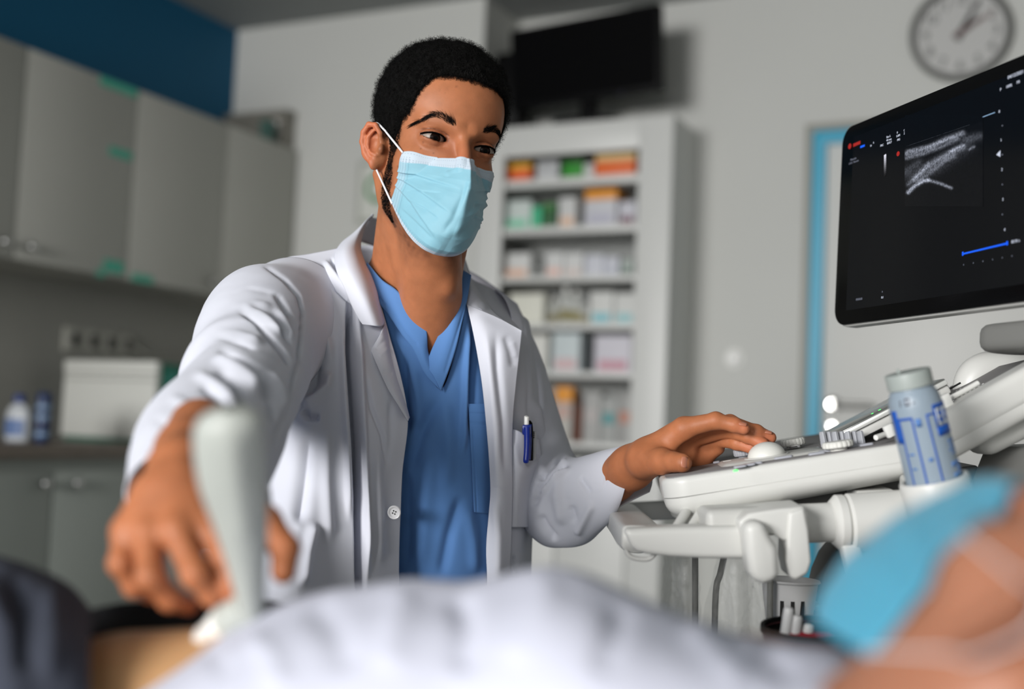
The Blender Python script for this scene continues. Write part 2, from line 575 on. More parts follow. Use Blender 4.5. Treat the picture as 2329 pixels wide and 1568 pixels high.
# rear wall with two window openings, out of view
WIN = ((-3.12, -.58), (0.38, 1.92)); WZ = (1.0, 2.42)
parts = []
xs = [XL - .1, WIN[0][0], WIN[0][1], WIN[1][0], WIN[1][1], XR + .1]
for i in range(0, 5):
    z0s = ((0, WZ[0]), (WZ[1], ZC)) if i % 2 else ((0, ZC),)
    for z0, z1 in z0s:
        V, Fc = box_arrays((xs[i + 1] - xs[i], .1, z1 - z0))
        parts.append((V + np.array([(xs[i] + xs[i + 1]) / 2, YF - .05, (z0 + z1) / 2]), Fc))
V, Fc = merge(parts)
structure(mobj('wall_rear', V, Fc, m_wall, smooth=False))
for k, (a, b) in enumerate(WIN):
    t = thing('window_%d' % (k + 1), None, None, ((a + b) / 2, YF - .05, WZ[0])); t['kind'] = 'structure'
    for nm, c, s in (('frame_rail', ((a + b) / 2, YF - .05, WZ[0] + .025), (b - a, .07, .05)), ('frame_rail', ((a + b) / 2, YF - .05, WZ[1] - .025), (b - a, .07, .05)),
                     ('frame_stile', (a + .025, YF - .05, sum(WZ) / 2), (.05, .07, WZ[1] - WZ[0] - .1)), ('frame_stile', (b - .025, YF - .05, sum(WZ) / 2), (.05, .07, WZ[1] - WZ[0] - .1)),
                     ('frame_mullion', ((a + b) / 2, YF - .05, sum(WZ) / 2), (.05, .06, WZ[1] - WZ[0] - .1))):
        box(nm, c, s, m_lam, t, bevel=.004)
# grey splash panel between counter and wall cabinets, cable trim
structure(rect_block('trim_1', XL, XL + .012, 0.6, YB, .876, 1.44, m_panel))
# small cove where the recess meets the ceiling is plain; skirting boards
structure(rect_block('baseboard_back', XCAB + .01, XR, Y2 - .015, Y2, 0, .09, m_greytrim))

# ------------------------------------------------------------------ door in the back wall
dx0 = on_y(1828, 600, Y2)[0]; dx1 = on_y(1847, 600, Y2)[0]; dx2 = on_y(1877, 600, Y2)[0]
dz = on_y(1860, 285, Y2)[2]
DW = 0.86
door = thing('door_1', None, None, (dx2 + DW / 2, Y2 - .02, 0)); door['kind'] = 'structure'
def jamb(name, x0, x1, dep, m, ztop):
    w = x1 - x0
    X1 = dx2 + DW
    poly = [(x0, 0), (x0, ztop), (X1 + (dx2 - x0), ztop), (X1 + (dx2 - x0), 0), (X1 + (dx2 - x1), 0), (X1 + (dx2 - x1), ztop - w), (x1, ztop - w), (x1, 0)]
    return prism(name, poly, dep, m, door, (0, Y2, 0), np.array([(1, 0, 0), (0, 0, 1), (0, -1, 0)], float), bevel=.003)
jamb('architrave', dx0, dx1, .022, m_greytrim, dz)
jamb('door_frame', dx1, dx2, .035, m_teal, dz - (dx1 - dx0))
m_leaf = M('white_door_paint', (208, 208, 204), 0.4)
rect_block('door_leaf', dx2, dx2 + DW, Y2 - .012, Y2, .008, dz - (dx2 - dx0), m_leaf, door, bevel=.002)
kp = on_y(1897, 921, Y2 - .012)
AYX = np.array([(1, 0, 0), (0, 0, 1), (0, -1, 0)], float)
m_knob = M('polished_steel', (225, 224, 220), 0.12, 1.0)
lathe('handle_rose', [(0, 0), (.026, 0), (.026, .008), (.012, .011), (.012, .045), (.0, .045)], kp, m_knob, door, AYX)
hx, _, hz = kp
tube('door_lever', [(hx, Y2 - .058, hz), (hx + .02, Y2 - .066, hz), (hx + .06, Y2 - .067, hz), (hx + .13, Y2 - .064, hz)], .0095, M('lever_steel', (150, 150, 147), .4, .8), door, n=16)
lathe('lock_cylinder', [(0, 0), (.022, 0), (.021, .008), (.008, .010), (0, .010)], on_y(1890, 972, Y2 - .012), m_knob, door, AYX)

# ------------------------------------------------------------------ round white switch on the wall
sp = on_y(1671, 816, Y2)
t = thing('wall_switch', 'small round white dome switch on the wall left of the teal door frame', 'switch', sp)
m_gloss = M('glossy_white_plastic', (238, 238, 234), 0.15)
lathe('switch_base', [(0, 0), (.034, 0), (.034, .006), (.030, .009), (0, .009)], sp, m_gloss, t, AYX)
lathe('switch_dome', [(.024, .009), (.0235, .014), (.019, .021), (.010, .026), (0, .0275)], sp, M('bright_white_plastic', (252, 252, 250), .3), t, AYX)

# ------------------------------------------------------------------ wall clock
cp = on_y(2186, 78, Y2)
clock = thing('wall_clock', 'round white wall clock with dark grey rim above the ultrasound monitor', 'clock', (cp[0], Y2, cp[2]))
m_rim = M('clock_rim_grey', (92, 93, 90), 0.35)
m_face = M('clock_face', (182, 182, 180), 0.5)
m_ink = M('dark_print', (40, 40, 40), 0.6)
R0 = .164
lathe('clock_rim', [(R0, 0), (R0, .028), (R0 - .006, .034), (R0 - .018, .034), (R0 - .022, .02), (R0 - .022, 0)], cp, m_rim, clock, AYX, seg=64)
lathe('clock_face', [(0, .012), (R0 - .021, .012), (R0 - .021, .0), (0, 0)], cp, m_face, clock, AYX, seg=64)
for k in range(1, 13):
    a = math.pi / 2 - k * math.pi / 6
    V, Fc = text_arrays(str(k), .048)
    V = V + np.array([.112 * math.cos(a), .112 * math.sin(a), .0128])
    mobj('numeral', V @ AYX + cp, Fc, m_ink, clock, smooth=False)
def hand(name, ang, L, w, z, m):
    d = np.array([math.cos(ang), math.sin(ang)]); n_ = np.array([-d[1], d[0]])
    poly = [tuple(-d * .025 + n_ * w), tuple(-d * .025 - n_ * w), tuple(d * L - n_ * w * .45), tuple(d * L + n_ * w * .45)]
    prism(name, poly, .0016, m, clock, cp + np.array([0, -z, 0]), AYX)
hand('minute_hand', math.radians(63), .125, .010, .016, m_ink)
hand('hour_hand', math.radians(36), .085, .009, .019, m_ink)
hand('second_hand', math.radians(30), .12, .0015, .022, M('red_hand', (150, 40, 36), .5))
lathe('clock_hub', [(0, 0), (.010, 0), (.009, .006), (0, .007)], cp + np.array([0, -.016, 0]), m_ink, clock, AYX)

# ------------------------------------------------------------------ paper notice on the wall behind the ear
q0 = on_y(818, 368, YB); q1 = on_y(935, 505, YB)
t = thing('wall_notice', 'grey bordered paper notice with a green round mark behind the ear', 'notice', (q0[0] + .1, YB, q1[2]))
cx_, cz_ = (q0[0] + q1[0]) / 2, (q0[2] + q1[2]) / 2
W_, H_ = q1[0] - q0[0], q0[2] - q1[2]
rect_block('backing', cx_ - W_ / 2, cx_ + W_ / 2, YB - .006, YB, cz_ - H_ / 2, cz_ + H_ / 2, M('notice_border', (165, 168, 160), .6), t, bevel=.001)
rect_block('paper', cx_ - W_ / 2 + .018, cx_ + W_ / 2 - .018, YB - .008, YB - .006, cz_ - H_ / 2 + .018, cz_ + H_ / 2 - .018, M('notice_paper', (205, 207, 200), .7), t)
gp = on_y(860, 428, YB - .008)
lathe('round_mark', [(.0, 0), (.058, 0), (.058, .0012), (0, .0012)], gp, M('green_print', (20, 120, 50), .6), t, AYX)
lathe('mark_centre', [(.0, 0), (.040, 0), (.040, .0018), (0, .0018)], gp, M('notice_paper', (205, 207, 200), .7), t, AYX)

# ================================================================== LEFT WALL: cabinets
XU = XL + .35
seams = [on_x(-330, 300, XU)[1] if False else 1.535, 2.018, on_x(47, 350, XU)[1], on_x(300, 420, XU)[1], on_x(508, 520, XU)[1], YB - .008]
seams = [1.545, 2.023, 2.500, 2.962, 3.431, 3.862]
ZU0, ZU1 = 1.416, 2.062
def knob(c, parent, axis=(1, 0, 0)):
    lathe('knob', [(0, 0), (.007, 0), (.006, .012), (.0135, .016), (.0145, .022), (.011, .027), (0, .0285)], c, m_steel, parent, axis_rot(axis))
cabs = [('left end', 0, 2), ('middle', 2, 4), ('corner', 4, 5)]
cab_lab = ['white wall cabinet nearest the left edge of the photo', 'white wall cabinet with green tape strips on its doors', 'white wall cabinet beside the back corner of the room']
cabs = [(0, 1), (1, 3), (3, 5)]
def up_cab(i0, i1, label):
    y0, y1 = seams[i0], seams[i1]
    t = thing('wall_cabinet', label, 'cabinet', (XL + .17, (y0 + y1) / 2, ZU0), 'white wall cabinets')
    th = .018
    rect_block('side_panel', XL + .001, XU - .02, y0, y0 + th, ZU0, ZU1, m_lam, t)
    rect_block('side_panel', XL + .001, XU - .02, y1 - th, y1, ZU0, ZU1, m_lam, t)
    rect_block('top_panel', XL + .001, XU - .02, y0 + th, y1 - th, ZU1 - th, ZU1, m_lam, t)
    rect_block('bottom_panel', XL + .001, XU - .02, y0 + th, y1 - th, ZU0, ZU0 + th, m_lam, t)
    rect_block('back_panel', XL + .001, XL + .008, y0 + th, y1 - th, ZU0 + th, ZU1 - th, m_lam, t)
    for i in range(i0, i1):
        d = rect_block('door', XU - .019, XU, seams[i] + .0025, seams[i + 1] - .0025, ZU0 + .002, ZU1 - .002, m_lam, t, bevel=.0018)
        ky = {0: seams[1] - .05, 1: seams[2] - .045, 2: seams[2] + .055, 3: seams[4] - .05, 4: seams[4] + .05}[i]
        knob((XU, ky, ZU0 + .045), d)
    return t
up_cab(0, 1, cab_lab[0]); up_cab(1, 3, cab_lab[1]); up_cab(3, 5, cab_lab[2])
m_tape = M('green_tape', (84, 186, 160), .55)
def tape(p0, p1, h, lab, nm='tape_strip'):
    a = on_x(p0[0], p0[1], XU); b = on_x(p1[0], p1[1], XU)
    zc = (a[2] + b[2]) / 2
    o = rect_block(nm, XU + .0004, XU + .0018, a[1], b[1], zc - h / 2, zc + h / 2, m_tape)
    tag(o, lab, 'tape', 'green tape strips on the wall cabinets')
tape((228, 184), (312, 212), .030, 'long green tape strip at the top edge of the cabinet door')
tape((249, 343), (299, 356), .030, 'short green tape strip half way up the cabinet door')
tape((236, 603), (280, 611), .042, 'wide green tape patch at the bottom of the cabinet door')
tape((221, 620), (236, 624), .026, 'green tape stub beside the wide patch at the door bottom')
tape((299, 630), (347, 638), .026, 'green tape strip at the bottom right of the door seam')

# grey box and small green packet on top of the wall cabinets
t = thing('storage_box', 'flat grey storage box lying on top of the wall cabinets', 'box', (XL + .17, on_x(650, 300, -2.905)[1] + .12, ZU1))
m_gbox = M('grey_cardboard', (122, 120, 112), .75, var=.05)
YG = on_x(650, 300, -2.905)[1]
zg = on_y(550, 257, YG)[2]
rect_block('box_body', XL + .012, -2.908, YG + .004, YG + .25, ZU1, zg - .03, m_gbox, t, bevel=.003)
rect_block('box_lid', XL + .008, -2.904, YG, YG + .254, zg - .029, zg, m_gbox, t, bevel=.003)
lp = on_y(626, 291, YG)
rect_block('label_holder', lp[0] - .018, lp[0] + .018, YG - .003, YG + .0035, lp[2] - .030, lp[2] + .030, M('white_label', (235, 230, 226), .6), t, bevel=.001)
pk = on_x(665, 315, XL + .30)
t = thing('small_packet', 'small dark green packet on the wall cabinets beside the grey box', 'packet', (XL + .29, 3.74, ZU1))
rect_block('packet_body', XL + .27, XL + .31, 3.715, 3.765, ZU1, ZU1 + .09, M('dark_green_card', (66, 100, 92), .6), t, bevel=.002)
rect_block('packet_flap', XL + .268, XL + .312, 3.713, 3.767, ZU1 + .078, ZU1 + .094, M('dark_green_card', (66, 100, 92), .6), t, bevel=.002)

# lower cabinets and worktop
XW = XL + .60
m_work = M('brown_grey_worktop', (118, 108, 98), .45, var=.12, vscale=20)
o = rect_block('worktop', XL + .012, XW, 0.9, YB - .001, .834, .876, m_work, bevel=.006)
tag(o, 'long brown-grey worktop along the left wall', 'worktop')
XD = XW - .02
lo = [on_x(118, 1150, XD)[1] + (k - 2) * .47 for k in range(0, 6)]
lo = [v for v in lo if v < YB - .1] + [YB - .005]
low_labs = ['grey base cabinet under the left end of the worktop', 'grey base cabinet with two knobs under the white machine', 'grey base cabinet under the worktop beside the back corner', 'narrow grey base cabinet under the worktop corner']
k = 0; n_ = 0
while k < len(lo) - 1:
    k2 = min(k + 2, len(lo) - 1) if k > 0 else 1
    y0, y1 = lo[k], lo[k2]
    t = thing('base_cabinet', low_labs[min(n_, 3)], 'cabinet', (XL + .29, (y0 + y1) / 2, 0), 'grey base cabinets')
    rect_block('carcass', XL + .012, XD - .02, y0 + .001, y1 - .001, .10, .833, m_lamlow, t)
    rect_block('plinth', XL + .012, XD - .06, y0 + .001, y1 - .001, 0, .099, m_greytrim, t)
    for i in range(k, k2):
        d = rect_block('door', XD - .019, XD, lo[i] + .003, lo[i + 1] - .003, .103, .80, m_lamlow, t, bevel=.002)
        ky = lo[i + 1] - .05 if (i - k) % 2 == (1 if k == 0 else 1) else lo[i] + .05
        if i == 1: ky = lo[2] - .042
        if i == 2: ky = lo[2] + .075
        knob((XD, ky, .765), d)
    n_ += 1; k = k2

# things on the worktop
ZW = .8765
def on_wall_x(px, py, X): return on_x(px, py, X)
# white bench machine
YM = 2.93
xa, xb = on_y(140, 930, YM)[0], on_y(350, 930, YM)[0]
zt = on_y(245, 820, YM)[2]
t = thing('bench_steriliser', 'white fronted box shaped bench machine with green sides on the worktop', 'appliance', ((xa + xb) / 2, YM + .08, ZW))
m_ap = M('appliance_white', (205, 206, 200), .4)
m_apg = M('appliance_green', (26, 104, 84), .5)
rect_block('base', xa + .006, xb - .006, YM + .012, YM + .15, ZW, ZW + .012, m_apg, t, bevel=.003)
rect_block('housing', xa + .004, xb + .002, YM + .026, YM + .16, ZW + .0125, zt - .004, m_apg, t, bevel=.006)
rect_block('front_panel', xa, xb, YM, YM + .0255, ZW + .013, zt - .062, m_ap, t, bevel=.006)
rect_block('lid_band', xa, xb, YM + .003, YM + .0255, zt - .0605, zt - .042, m_ap, t, bevel=.002)
rect_block('lid', xa - .002, xb + .002, YM - .002, YM + .0255, zt - .041, zt, m_ap, t, bevel=.007)
rect_block('side_label', xb + .002, xb + .0035, YM + .045, YM + .14, zt - .085, zt - .03, M('teal_label', (46, 140, 126), .5), t)
# disinfectant bottle and can
XB, YBt = -2.80, 2.49
t = thing('disinfectant_bottle', 'white round shouldered bottle with a blue cap on the worktop', 'bottle', (XB, YBt, ZW))
m_hdpe = M('white_bottle_plastic', (188, 192, 196), .35)
def ovalise(V, k): V = V.copy(); V[:, 1] *= k; return V
V, Fc = lathe_arrays([(0, 0), (.041, 0), (.044, .006), (.044, .070), (.040, .090), (.028, .106), (.016, .110), (.016, .114), (0, .114)], 32)
mobj('bottle_body', ovalise(V, .6) + (XB, YBt, ZW), Fc, m_hdpe, t)
lathe('bottle_cap', [(0, .114), (.017, .114), (.017, .134), (.013, .138), (0, .138)], (XB, YBt, ZW), M('navy_plastic', (16, 46, 110), .4), t)
V, Fc = lathe_arrays([(.0446, .018), (.0446, .066)], 48)
ss = [f for f in Fc if len(f) == 4 and np.mean(V[f], 0)[1] < -.02]
mobj('bottle_label', ovalise(V, .62) + (XB, YBt, ZW), ss, M('blue_grey_label', (96, 118, 160), .5), t)
XT, YT = -2.745, 2.53
t = thing('spray_can', 'slim dark blue can with pale bands standing beside the bottle', 'can', (XT, YT, ZW))
m_navy = M('navy_can', (14, 40, 82), .35)
lathe('can_body', [(0, 0), (.0195, 0), (.021, .004), (.021, .105), (.018, .112), (0, .112)], (XT, YT, ZW), m_navy, t)
lathe('can_cap', [(.017, .112), (.0215, .113), (.0215, .142), (.019, .146), (0, .146)], (XT, YT, ZW), m_navy, t)
for z in (.018, .068, .098):
    lathe('pale_band', [(.0213, z), (.0214, z + .002), (.0214, z + .011), (.0213, z + .013)], (XT, YT, ZW), M('pale_band', (120, 146, 176), .4), t)
# socket strip with cable
s0 = on_x(141, 778, XL + .012); s1 = on_x(303, 780, XL + .012)
zs0, zs1 = on_x(222, 806, XL + .012)[2], on_x(222, 752, XL + .012)[2]
t = thing('socket_strip', 'white strip of four wall sockets above the bench machine', 'socket', (XL + .012, (s0[1] + s1[1]) / 2, zs0))
m_sock = M('socket_plastic', (168, 168, 160), .4)
rect_block('strip_plate', XL + .012, XL + .024, s0[1], s1[1], zs0, zs1, m_sock, t, bevel=.003)
wS = (s1[1] - s0[1]) / 4
for k in range(4):
    c = np.array([XL + .024, s0[1] + wS * (k + .5), (zs0 + zs1) / 2])
    f_ = rect_block('socket_face', XL + .024, XL + .030, c[1] - wS * .44, c[1] + wS * .44, zs0 + .008, zs1 - .008, m_sock, t, bevel=.002)
    lathe('socket_well', [(.0, .0062), (.017, .0062), (.019, .0085), (.021, .0085), (.0215, .006)], c, M('socket_dark', (66, 66, 62), .6), f_, axis_rot((1, 0, 0)))
c0 = np.array([XL + .03, s1[1] - .02, (zs0 + zs1) / 2])
o = tube('power_cable', [c0, (XL + .05, s1[1] + .06, zs0 + .01), (XL + .04, s1[1] + .25, zs0 + .03), (XL + .03, s1[1] + .48, zs1 + .02), (XL + .02, s1[1] + .75, zs1 + .09)], .005, m_sock, n=30)
tag(o, 'white cable running from the socket strip along the wall panel', 'cable')

# ================================================================== MEDICINE CABINET in the recess
cab = thing('medicine_cabinet', 'tall white open shelved medicine cabinet in the wall recess', 'cabinet', ((XR0 + XCAB) / 2, 4.0, 0))
m_cab = M('cabinet_white', (206, 207, 204), .42, var=.01)
m_cabin = M('cabinet_inside', (150, 152, 150), .6)
ZCAB = 2.087
ox0, ox1 = on_y(1141, 500, YB)[0], on_y(1448, 500, YB)[0]
oz1 = on_y(1300, 348, YB)[2]
oz0 = on_y(1300, 1018, YB)[2]
A_ = np.array([(1, 0, 0), (0, 0, 1), (0, -1, 0)], float)
x0, x1 = XR0 + .002, XCAB
# front frame
rect_block('stile', x0, ox0, YB, YB + .02, 0, ZCAB, m_cab, cab, bevel=.002)
rect_block('stile', ox1, x1, YB, YB + .02, 0, ZCAB, m_cab, cab, bevel=.002)
rect_block('head_rail', ox0, ox1, YB, YB + .02, oz1, ZCAB, m_cab, cab, bevel=.002)
rect_block('plinth', ox0, ox1, YB + .03, YB + .05, 0, .09, m_greytrim, cab)
lowmid = (ox0 + ox1) / 2
for a, b in ((ox0 + .003, lowmid - .002), (lowmid + .002, ox1 - .003)):
    d = rect_block('lower_door', a, b, YB - .001, YB + .018, .095, oz0 - .04, m_cab, cab, bevel=.002)
    knob((lowmid + (.04 if a > lowmid - .01 else -.04), YB - .001, oz0 - .12), d, (0, -1, 0))
rect_block('side_panel', x0, x0 + .018, YB + .02, Y2 - .001, 0, ZCAB, m_cab, cab)
rect_block('side_panel', x1 - .018, x1, YB + .02, Y2 - .001, 0, ZCAB, m_cab, cab)
rect_block('top_panel', x0 + .018, x1 - .018, YB + .02, Y2 - .001, ZCAB - .02, ZCAB, m_cab, cab)
rect_block('back_panel', x0 + .018, x1 - .018, Y2 - .012, Y2 - .002, .1, ZCAB - .02, m_cabin, cab)
shelf_px = [(1300, 403, 421), (1300, 513, 530), (1300, 626, 640), (1300, 735, 749), (1300, 845, 859), (1300, 1006, 1020)]
SH = []
for px, y0, y1 in shelf_px:
    zt_, zb_ = on_y(px, y0, YB + .02)[2], on_y(px, y1, YB + .02)[2]
    rect_block('shelf', x0 + .018, x1 - .018, YB + .02, Y2 - .013, zb_, zt_, m_cab, cab, bevel=.001)
    SH.append(zt_)

# boxes on the shelves: (shelf, px left, px right, py top, body colour, cap colour, band colour, label, kind)
ITEMS = [
 (0, 1144, 1206, 372, (222, 96, 30), (226, 176, 60), None, 'orange and yellow medicine box at the left end of the top shelf', 'b'),
 (0, 1220, 1270, 366, (176, 178, 180), None, (196, 198, 200), 'plain grey-white medicine box second from left on the top shelf', 'b'),
 (0, 1280, 1326, 357, (44, 140, 40), (22, 56, 22), None, 'bright green medicine box with dark top on the top shelf', 'b'),
 (0, 1328, 1350, 372, (196, 198, 196), None, None, 'narrow white box right of the green box on the top shelf', 'b'),
 (0, 1354, 1444, 350, (224, 108, 50), (222, 196, 140), None, 'wide orange medicine pack at the right end of the top shelf', 'b'),
 (1, 1141, 1208, 456, (196, 206, 202), None, (128, 200, 170), 'pale box with mint green foot on the second shelf', 'b'),
 (1, 1210, 1230, 470, (70, 186, 140), None, None, 'slim mint green box on the second shelf', 'b'),
 (1, 1233, 1263, 462, (44, 92, 54), (60, 120, 60), None, 'dark green packet on the second shelf', 'b'),
 (1, 1271, 1310, 449, (200, 201, 200), None, (222, 186, 160), 'white box with a peach edge on the second shelf', 'b'),
 (1, 1330, 1402, 431, (200, 201, 206), (226, 150, 50), (182, 182, 196), 'large white box with an orange lid on the second shelf', 'b'),
 (1, 1408, 1446, 458, (200, 200, 208), None, (110, 60, 80), 'small white box with a plum mark at the second shelf end', 'b'),
 (2, 1142, 1206, 576, (206, 207, 205), None, (222, 180, 156), 'white box with a peach ribbon on the third shelf', 'b'),
 (2, 1214, 1234, 590, (120, 122, 120), None, None, 'narrow grey box in the gap on the third shelf', 'b'),
 (2, 1240, 1280, 574, (206, 207, 206), None, (226, 186, 174), 'white box with a pink foot on the third shelf', 'b'),
 (2, 1282, 1326, 576, (206, 207, 206), None, (210, 196, 190), 'white box with a faint pink panel on the third shelf', 'b'),
 (2, 1330, 1372, 580, (202, 204, 212), None, None, 'plain bluish white box on the third shelf', 'b'),
 (2, 1374, 1408, 584, (198, 200, 208), None, (184, 188, 200), 'lavender white box on the third shelf', 'b'),
 (2, 1413, 1440, 590, (172, 182, 176), None, (60, 92, 78), 'small grey green box at the third shelf end', 'b'),
 (3, 1158, 1236, 668, (216, 216, 204), None, None, 'cream white box on the fourth shelf beside the shoulder', 'b'),
 (3, 1246, 1268, 676, (196, 198, 192), None, (150, 142, 110), 'first small white bottle with gold label on the fourth shelf', 'v'),
 (3, 1270, 1294, 652, (200, 202, 198), None, (150, 142, 100), 'tallest small white bottle with gold label on the fourth shelf', 'v'),
 (3, 1296, 1318, 660, (200, 202, 198), None, (156, 148, 104), 'third small white bottle with gold label on the fourth shelf', 'v'),
 (3, 1319, 1338, 690, (196, 198, 194), None, (150, 142, 110), 'last small white bottle with gold label on the fourth shelf', 'v'),
 (3, 1342, 1394, 664, (208, 209, 206), None, (130, 190, 200), 'white box with a cyan foot and peach dot on the fourth shelf', 'b'),
 (3, 1397, 1444, 668, (208, 209, 206), None, (150, 196, 200), 'white box with a pale cyan corner at the fourth shelf end', 'b'),
 (4, 1200, 1244, 762, (214, 214, 208), None, None, 'plain white box on the fifth shelf beside the coat sleeve', 'b'),
 (4, 1256, 1318, 758, (196, 206, 208), None, (206, 178, 180), 'pale blue box with pink print on the fifth shelf', 'b'),
 (4, 1352, 1436, 764, (206, 204, 212), None, (196, 150, 162), 'lilac white box with pink print on the fifth shelf', 'b'),
 (5, 1262, 1300, 880, (180, 178, 172), (226, 150, 50), (190, 160, 150), 'grey white box with an orange lid on the bottom shelf', 'b'),
 (5, 1303, 1322, 896, (104, 56, 36), (60, 40, 30), None, 'brown glass medicine bottle on the bottom shelf', 'v'),
 (5, 1326, 1364, 892, (168, 168, 166), None, (180, 174, 172), 'plain grey box on the bottom shelf', 'b'),
 (5, 1366, 1402, 904, (164, 166, 164), None, (84, 146, 148), 'grey box with a teal label on the bottom shelf', 'b'),
 (5, 1404, 1436, 898, (160, 160, 158), None, (182, 130, 112), 'grey box with coral marks at the bottom shelf end', 'b'),
]
for sh, pa, pb, pt, c1, c2, c3, lab, kd in ITEMS:
    yf = YB + .045 + .02 * ((pa * 7) % 5) / 5
    a = on_y(pa, (pt + shelf_px[sh][1]) / 2, yf)[0]; b = on_y(pb, (pt + shelf_px[sh][1]) / 2, yf)[0]
    zt = on_y((pa + pb) / 2, pt, yf)[2]; zb = SH[sh] + .0003
    w, h = b - a, max(zt - zb, .03)
    dpt = min(.15, max(.04, w * 1.1))
    m1 = M('card_%d_%d_%d' % c1, c1, .55)
    t = thing('medicine_bottle' if kd == 'v' else 'medicine_box', lab, 'bottle' if kd == 'v' else 'box', ((a + b) / 2, yf + dpt / 2, zb), 'medicines on the cabinet shelves')
    if kd == 'v':
        r_ = w / 2; cpos = ((a + b) / 2, yf + r_, zb)
        lathe('bottle_body', [(0, 0), (r_ * .95, 0), (r_, .003), (r_, h * .68), (r_ * .6, h * .8), (r_ * .5, h * .82), (0, h * .82)], cpos, m1, t, seg=20)
        lathe('bottle_cap', [(0, h * .82), (r_ * .58, h * .82), (r_ * .56, h), (0, h)], cpos, M('cap_%d_%d_%d' % (c2 or (214, 214, 210)), c2 or (214, 214, 210), .5), t, seg=20)
        if c3: lathe('bottle_label', [(r_ * 1.01, h * .08), (r_ * 1.015, h * .1), (r_ * 1.015, h * .36), (r_ * 1.01, h * .38)], cpos, M('card_%d_%d_%d' % c3, c3, .55), t, seg=20)
    else:
        ztop = zb + (h * .72 if c2 else h)
        rect_block('carton', a, b, yf, yf + dpt, zb, ztop, m1, t, bevel=.0012)
        if c2: rect_block('carton_top', a, b, yf, yf + dpt, ztop + .0001, zb + h, M('card_%d_%d_%d' % c2, c2, .55), t, bevel=.0012)
        if c3:
            pz0, pz1 = (zb + h * .06, zb + h * .34) if sh != 5 else (zb + h * .42, zb + h * .66)
            rect_block('printed_panel', a + w * .12, b - w * .12, yf - .0012, yf - .0001, pz0, pz1, M('card_%d_%d_%d' % c3, c3, .55), t)

# ================================================================== MONITOR on top of the medicine cabinet
tv = [on_y(1330, 250, YB + .16)]
c = P(1325, 135, 4.30)
t = thing('computer_monitor', 'black switched-off monitor standing on top of the medicine cabinet', 'monitor', (c[0], YB + .16, ZCAB))
yawm = math.radians(9)
u_ = np.array([math.cos(yawm), -math.sin(yawm), 0.0]); pm = math.radians(0)
n_ = np.array([-math.sin(yawm), -math.cos(yawm), -0.10]); n_ /= np.linalg.norm(n_)
Am = np.array([u_, np.cross(n_, u_), n_])
Wm, Hm = .625, .300
cm = np.array([c[0], c[1], c[2]])
prism('monitor_housing', rounded(Wm, Hm, .008), -.035, m_black, t, cm, Am, bevel=.004)
prism('monitor_bezel', rounded(Wm, Hm, .008), .006, m_black, t, cm, Am, bevel=.0015)
m_scr = M('dark_screen', (9, 9, 10), .4, spec=.06)
prism('monitor_screen', rounded(Wm - .024, Hm - .03, .002, cy=.004), .0012, m_scr, t, cm + n_ * .0055, Am)
box('power_button', cm + u_ * .16 - Am[1] * (Hm / 2 - .006) + n_ * .0062, (.012, .003, .002), M('dim_indicator', (70, 72, 100), .5), t, rot=Am)
nk = cm - n_ * .05 - Am[1] * .10
tube('stand_neck', [nk + np.array([0, 0, .06]), nk, np.array([nk[0], nk[1], ZCAB + .014])], [.03, .03, .036], m_black, t, n=10)
prism('stand_base', rounded(.24, .17, .05), .014, m_black, t, (nk[0], nk[1] - .01, ZCAB + .0005), I3, bevel=.005)
# a black set top unit beside it, partly behind the head
t = thing('loudspeaker', 'small black loudspeaker on the medicine cabinet left of the monitor', 'speaker', (XR0 + .13, YB + .14, ZCAB))
sx = on_y(1128, 200, YB + .12)[0]; sx1 = on_y(1185, 200, YB + .12)[0]
sz = on_y(1128, 125, YB + .12)[2]
rect_block('speaker_body', sx, sx1 - .005, YB + .10, YB + .22, ZCAB + .0005, sz, m_black, t, bevel=.01)
lathe('speaker_cone', [(0, .004), (.012, .004), (.03, -.003), (.034, .001), (.037, .002), (.037, -.002)], ((sx + sx1) / 2, YB + .099, ZCAB + .08), m_darkseam, t, AYX)
# ================================================================== ULTRASOUND MACHINE
m_us = M('ultrasound_white_plastic', (214, 214, 210), .38, bump=(900, .05, .0004))
m_us2 = M('ultrasound_pale_grey', (196, 196, 192), .42)
m_top = M('control_surface_grey', (132, 130, 130), .6, spec=.25)
m_usd = M('ultrasound_dark_grey', (98, 98, 96), .5)
m_chrome = M('chrome', (225, 225, 230), .08, 1.0)
m_knobw = M('control_knob_white', (222, 222, 216), .4)
m_knobg = M('control_knob_grey', (162, 164, 170), .5)
m_glass = M('touch_glass', (96, 98, 95), .16, spec=.5)
m_silver = M('silver_edge', (214, 215, 211), .3, .35)
us = thing('ultrasound_machine', 'white ultrasound scanner with control console and tilted black screen at the right', 'machine', (P(2150, 1400, 1.5)[0], P(2150, 1400, 1.5)[1], 0))

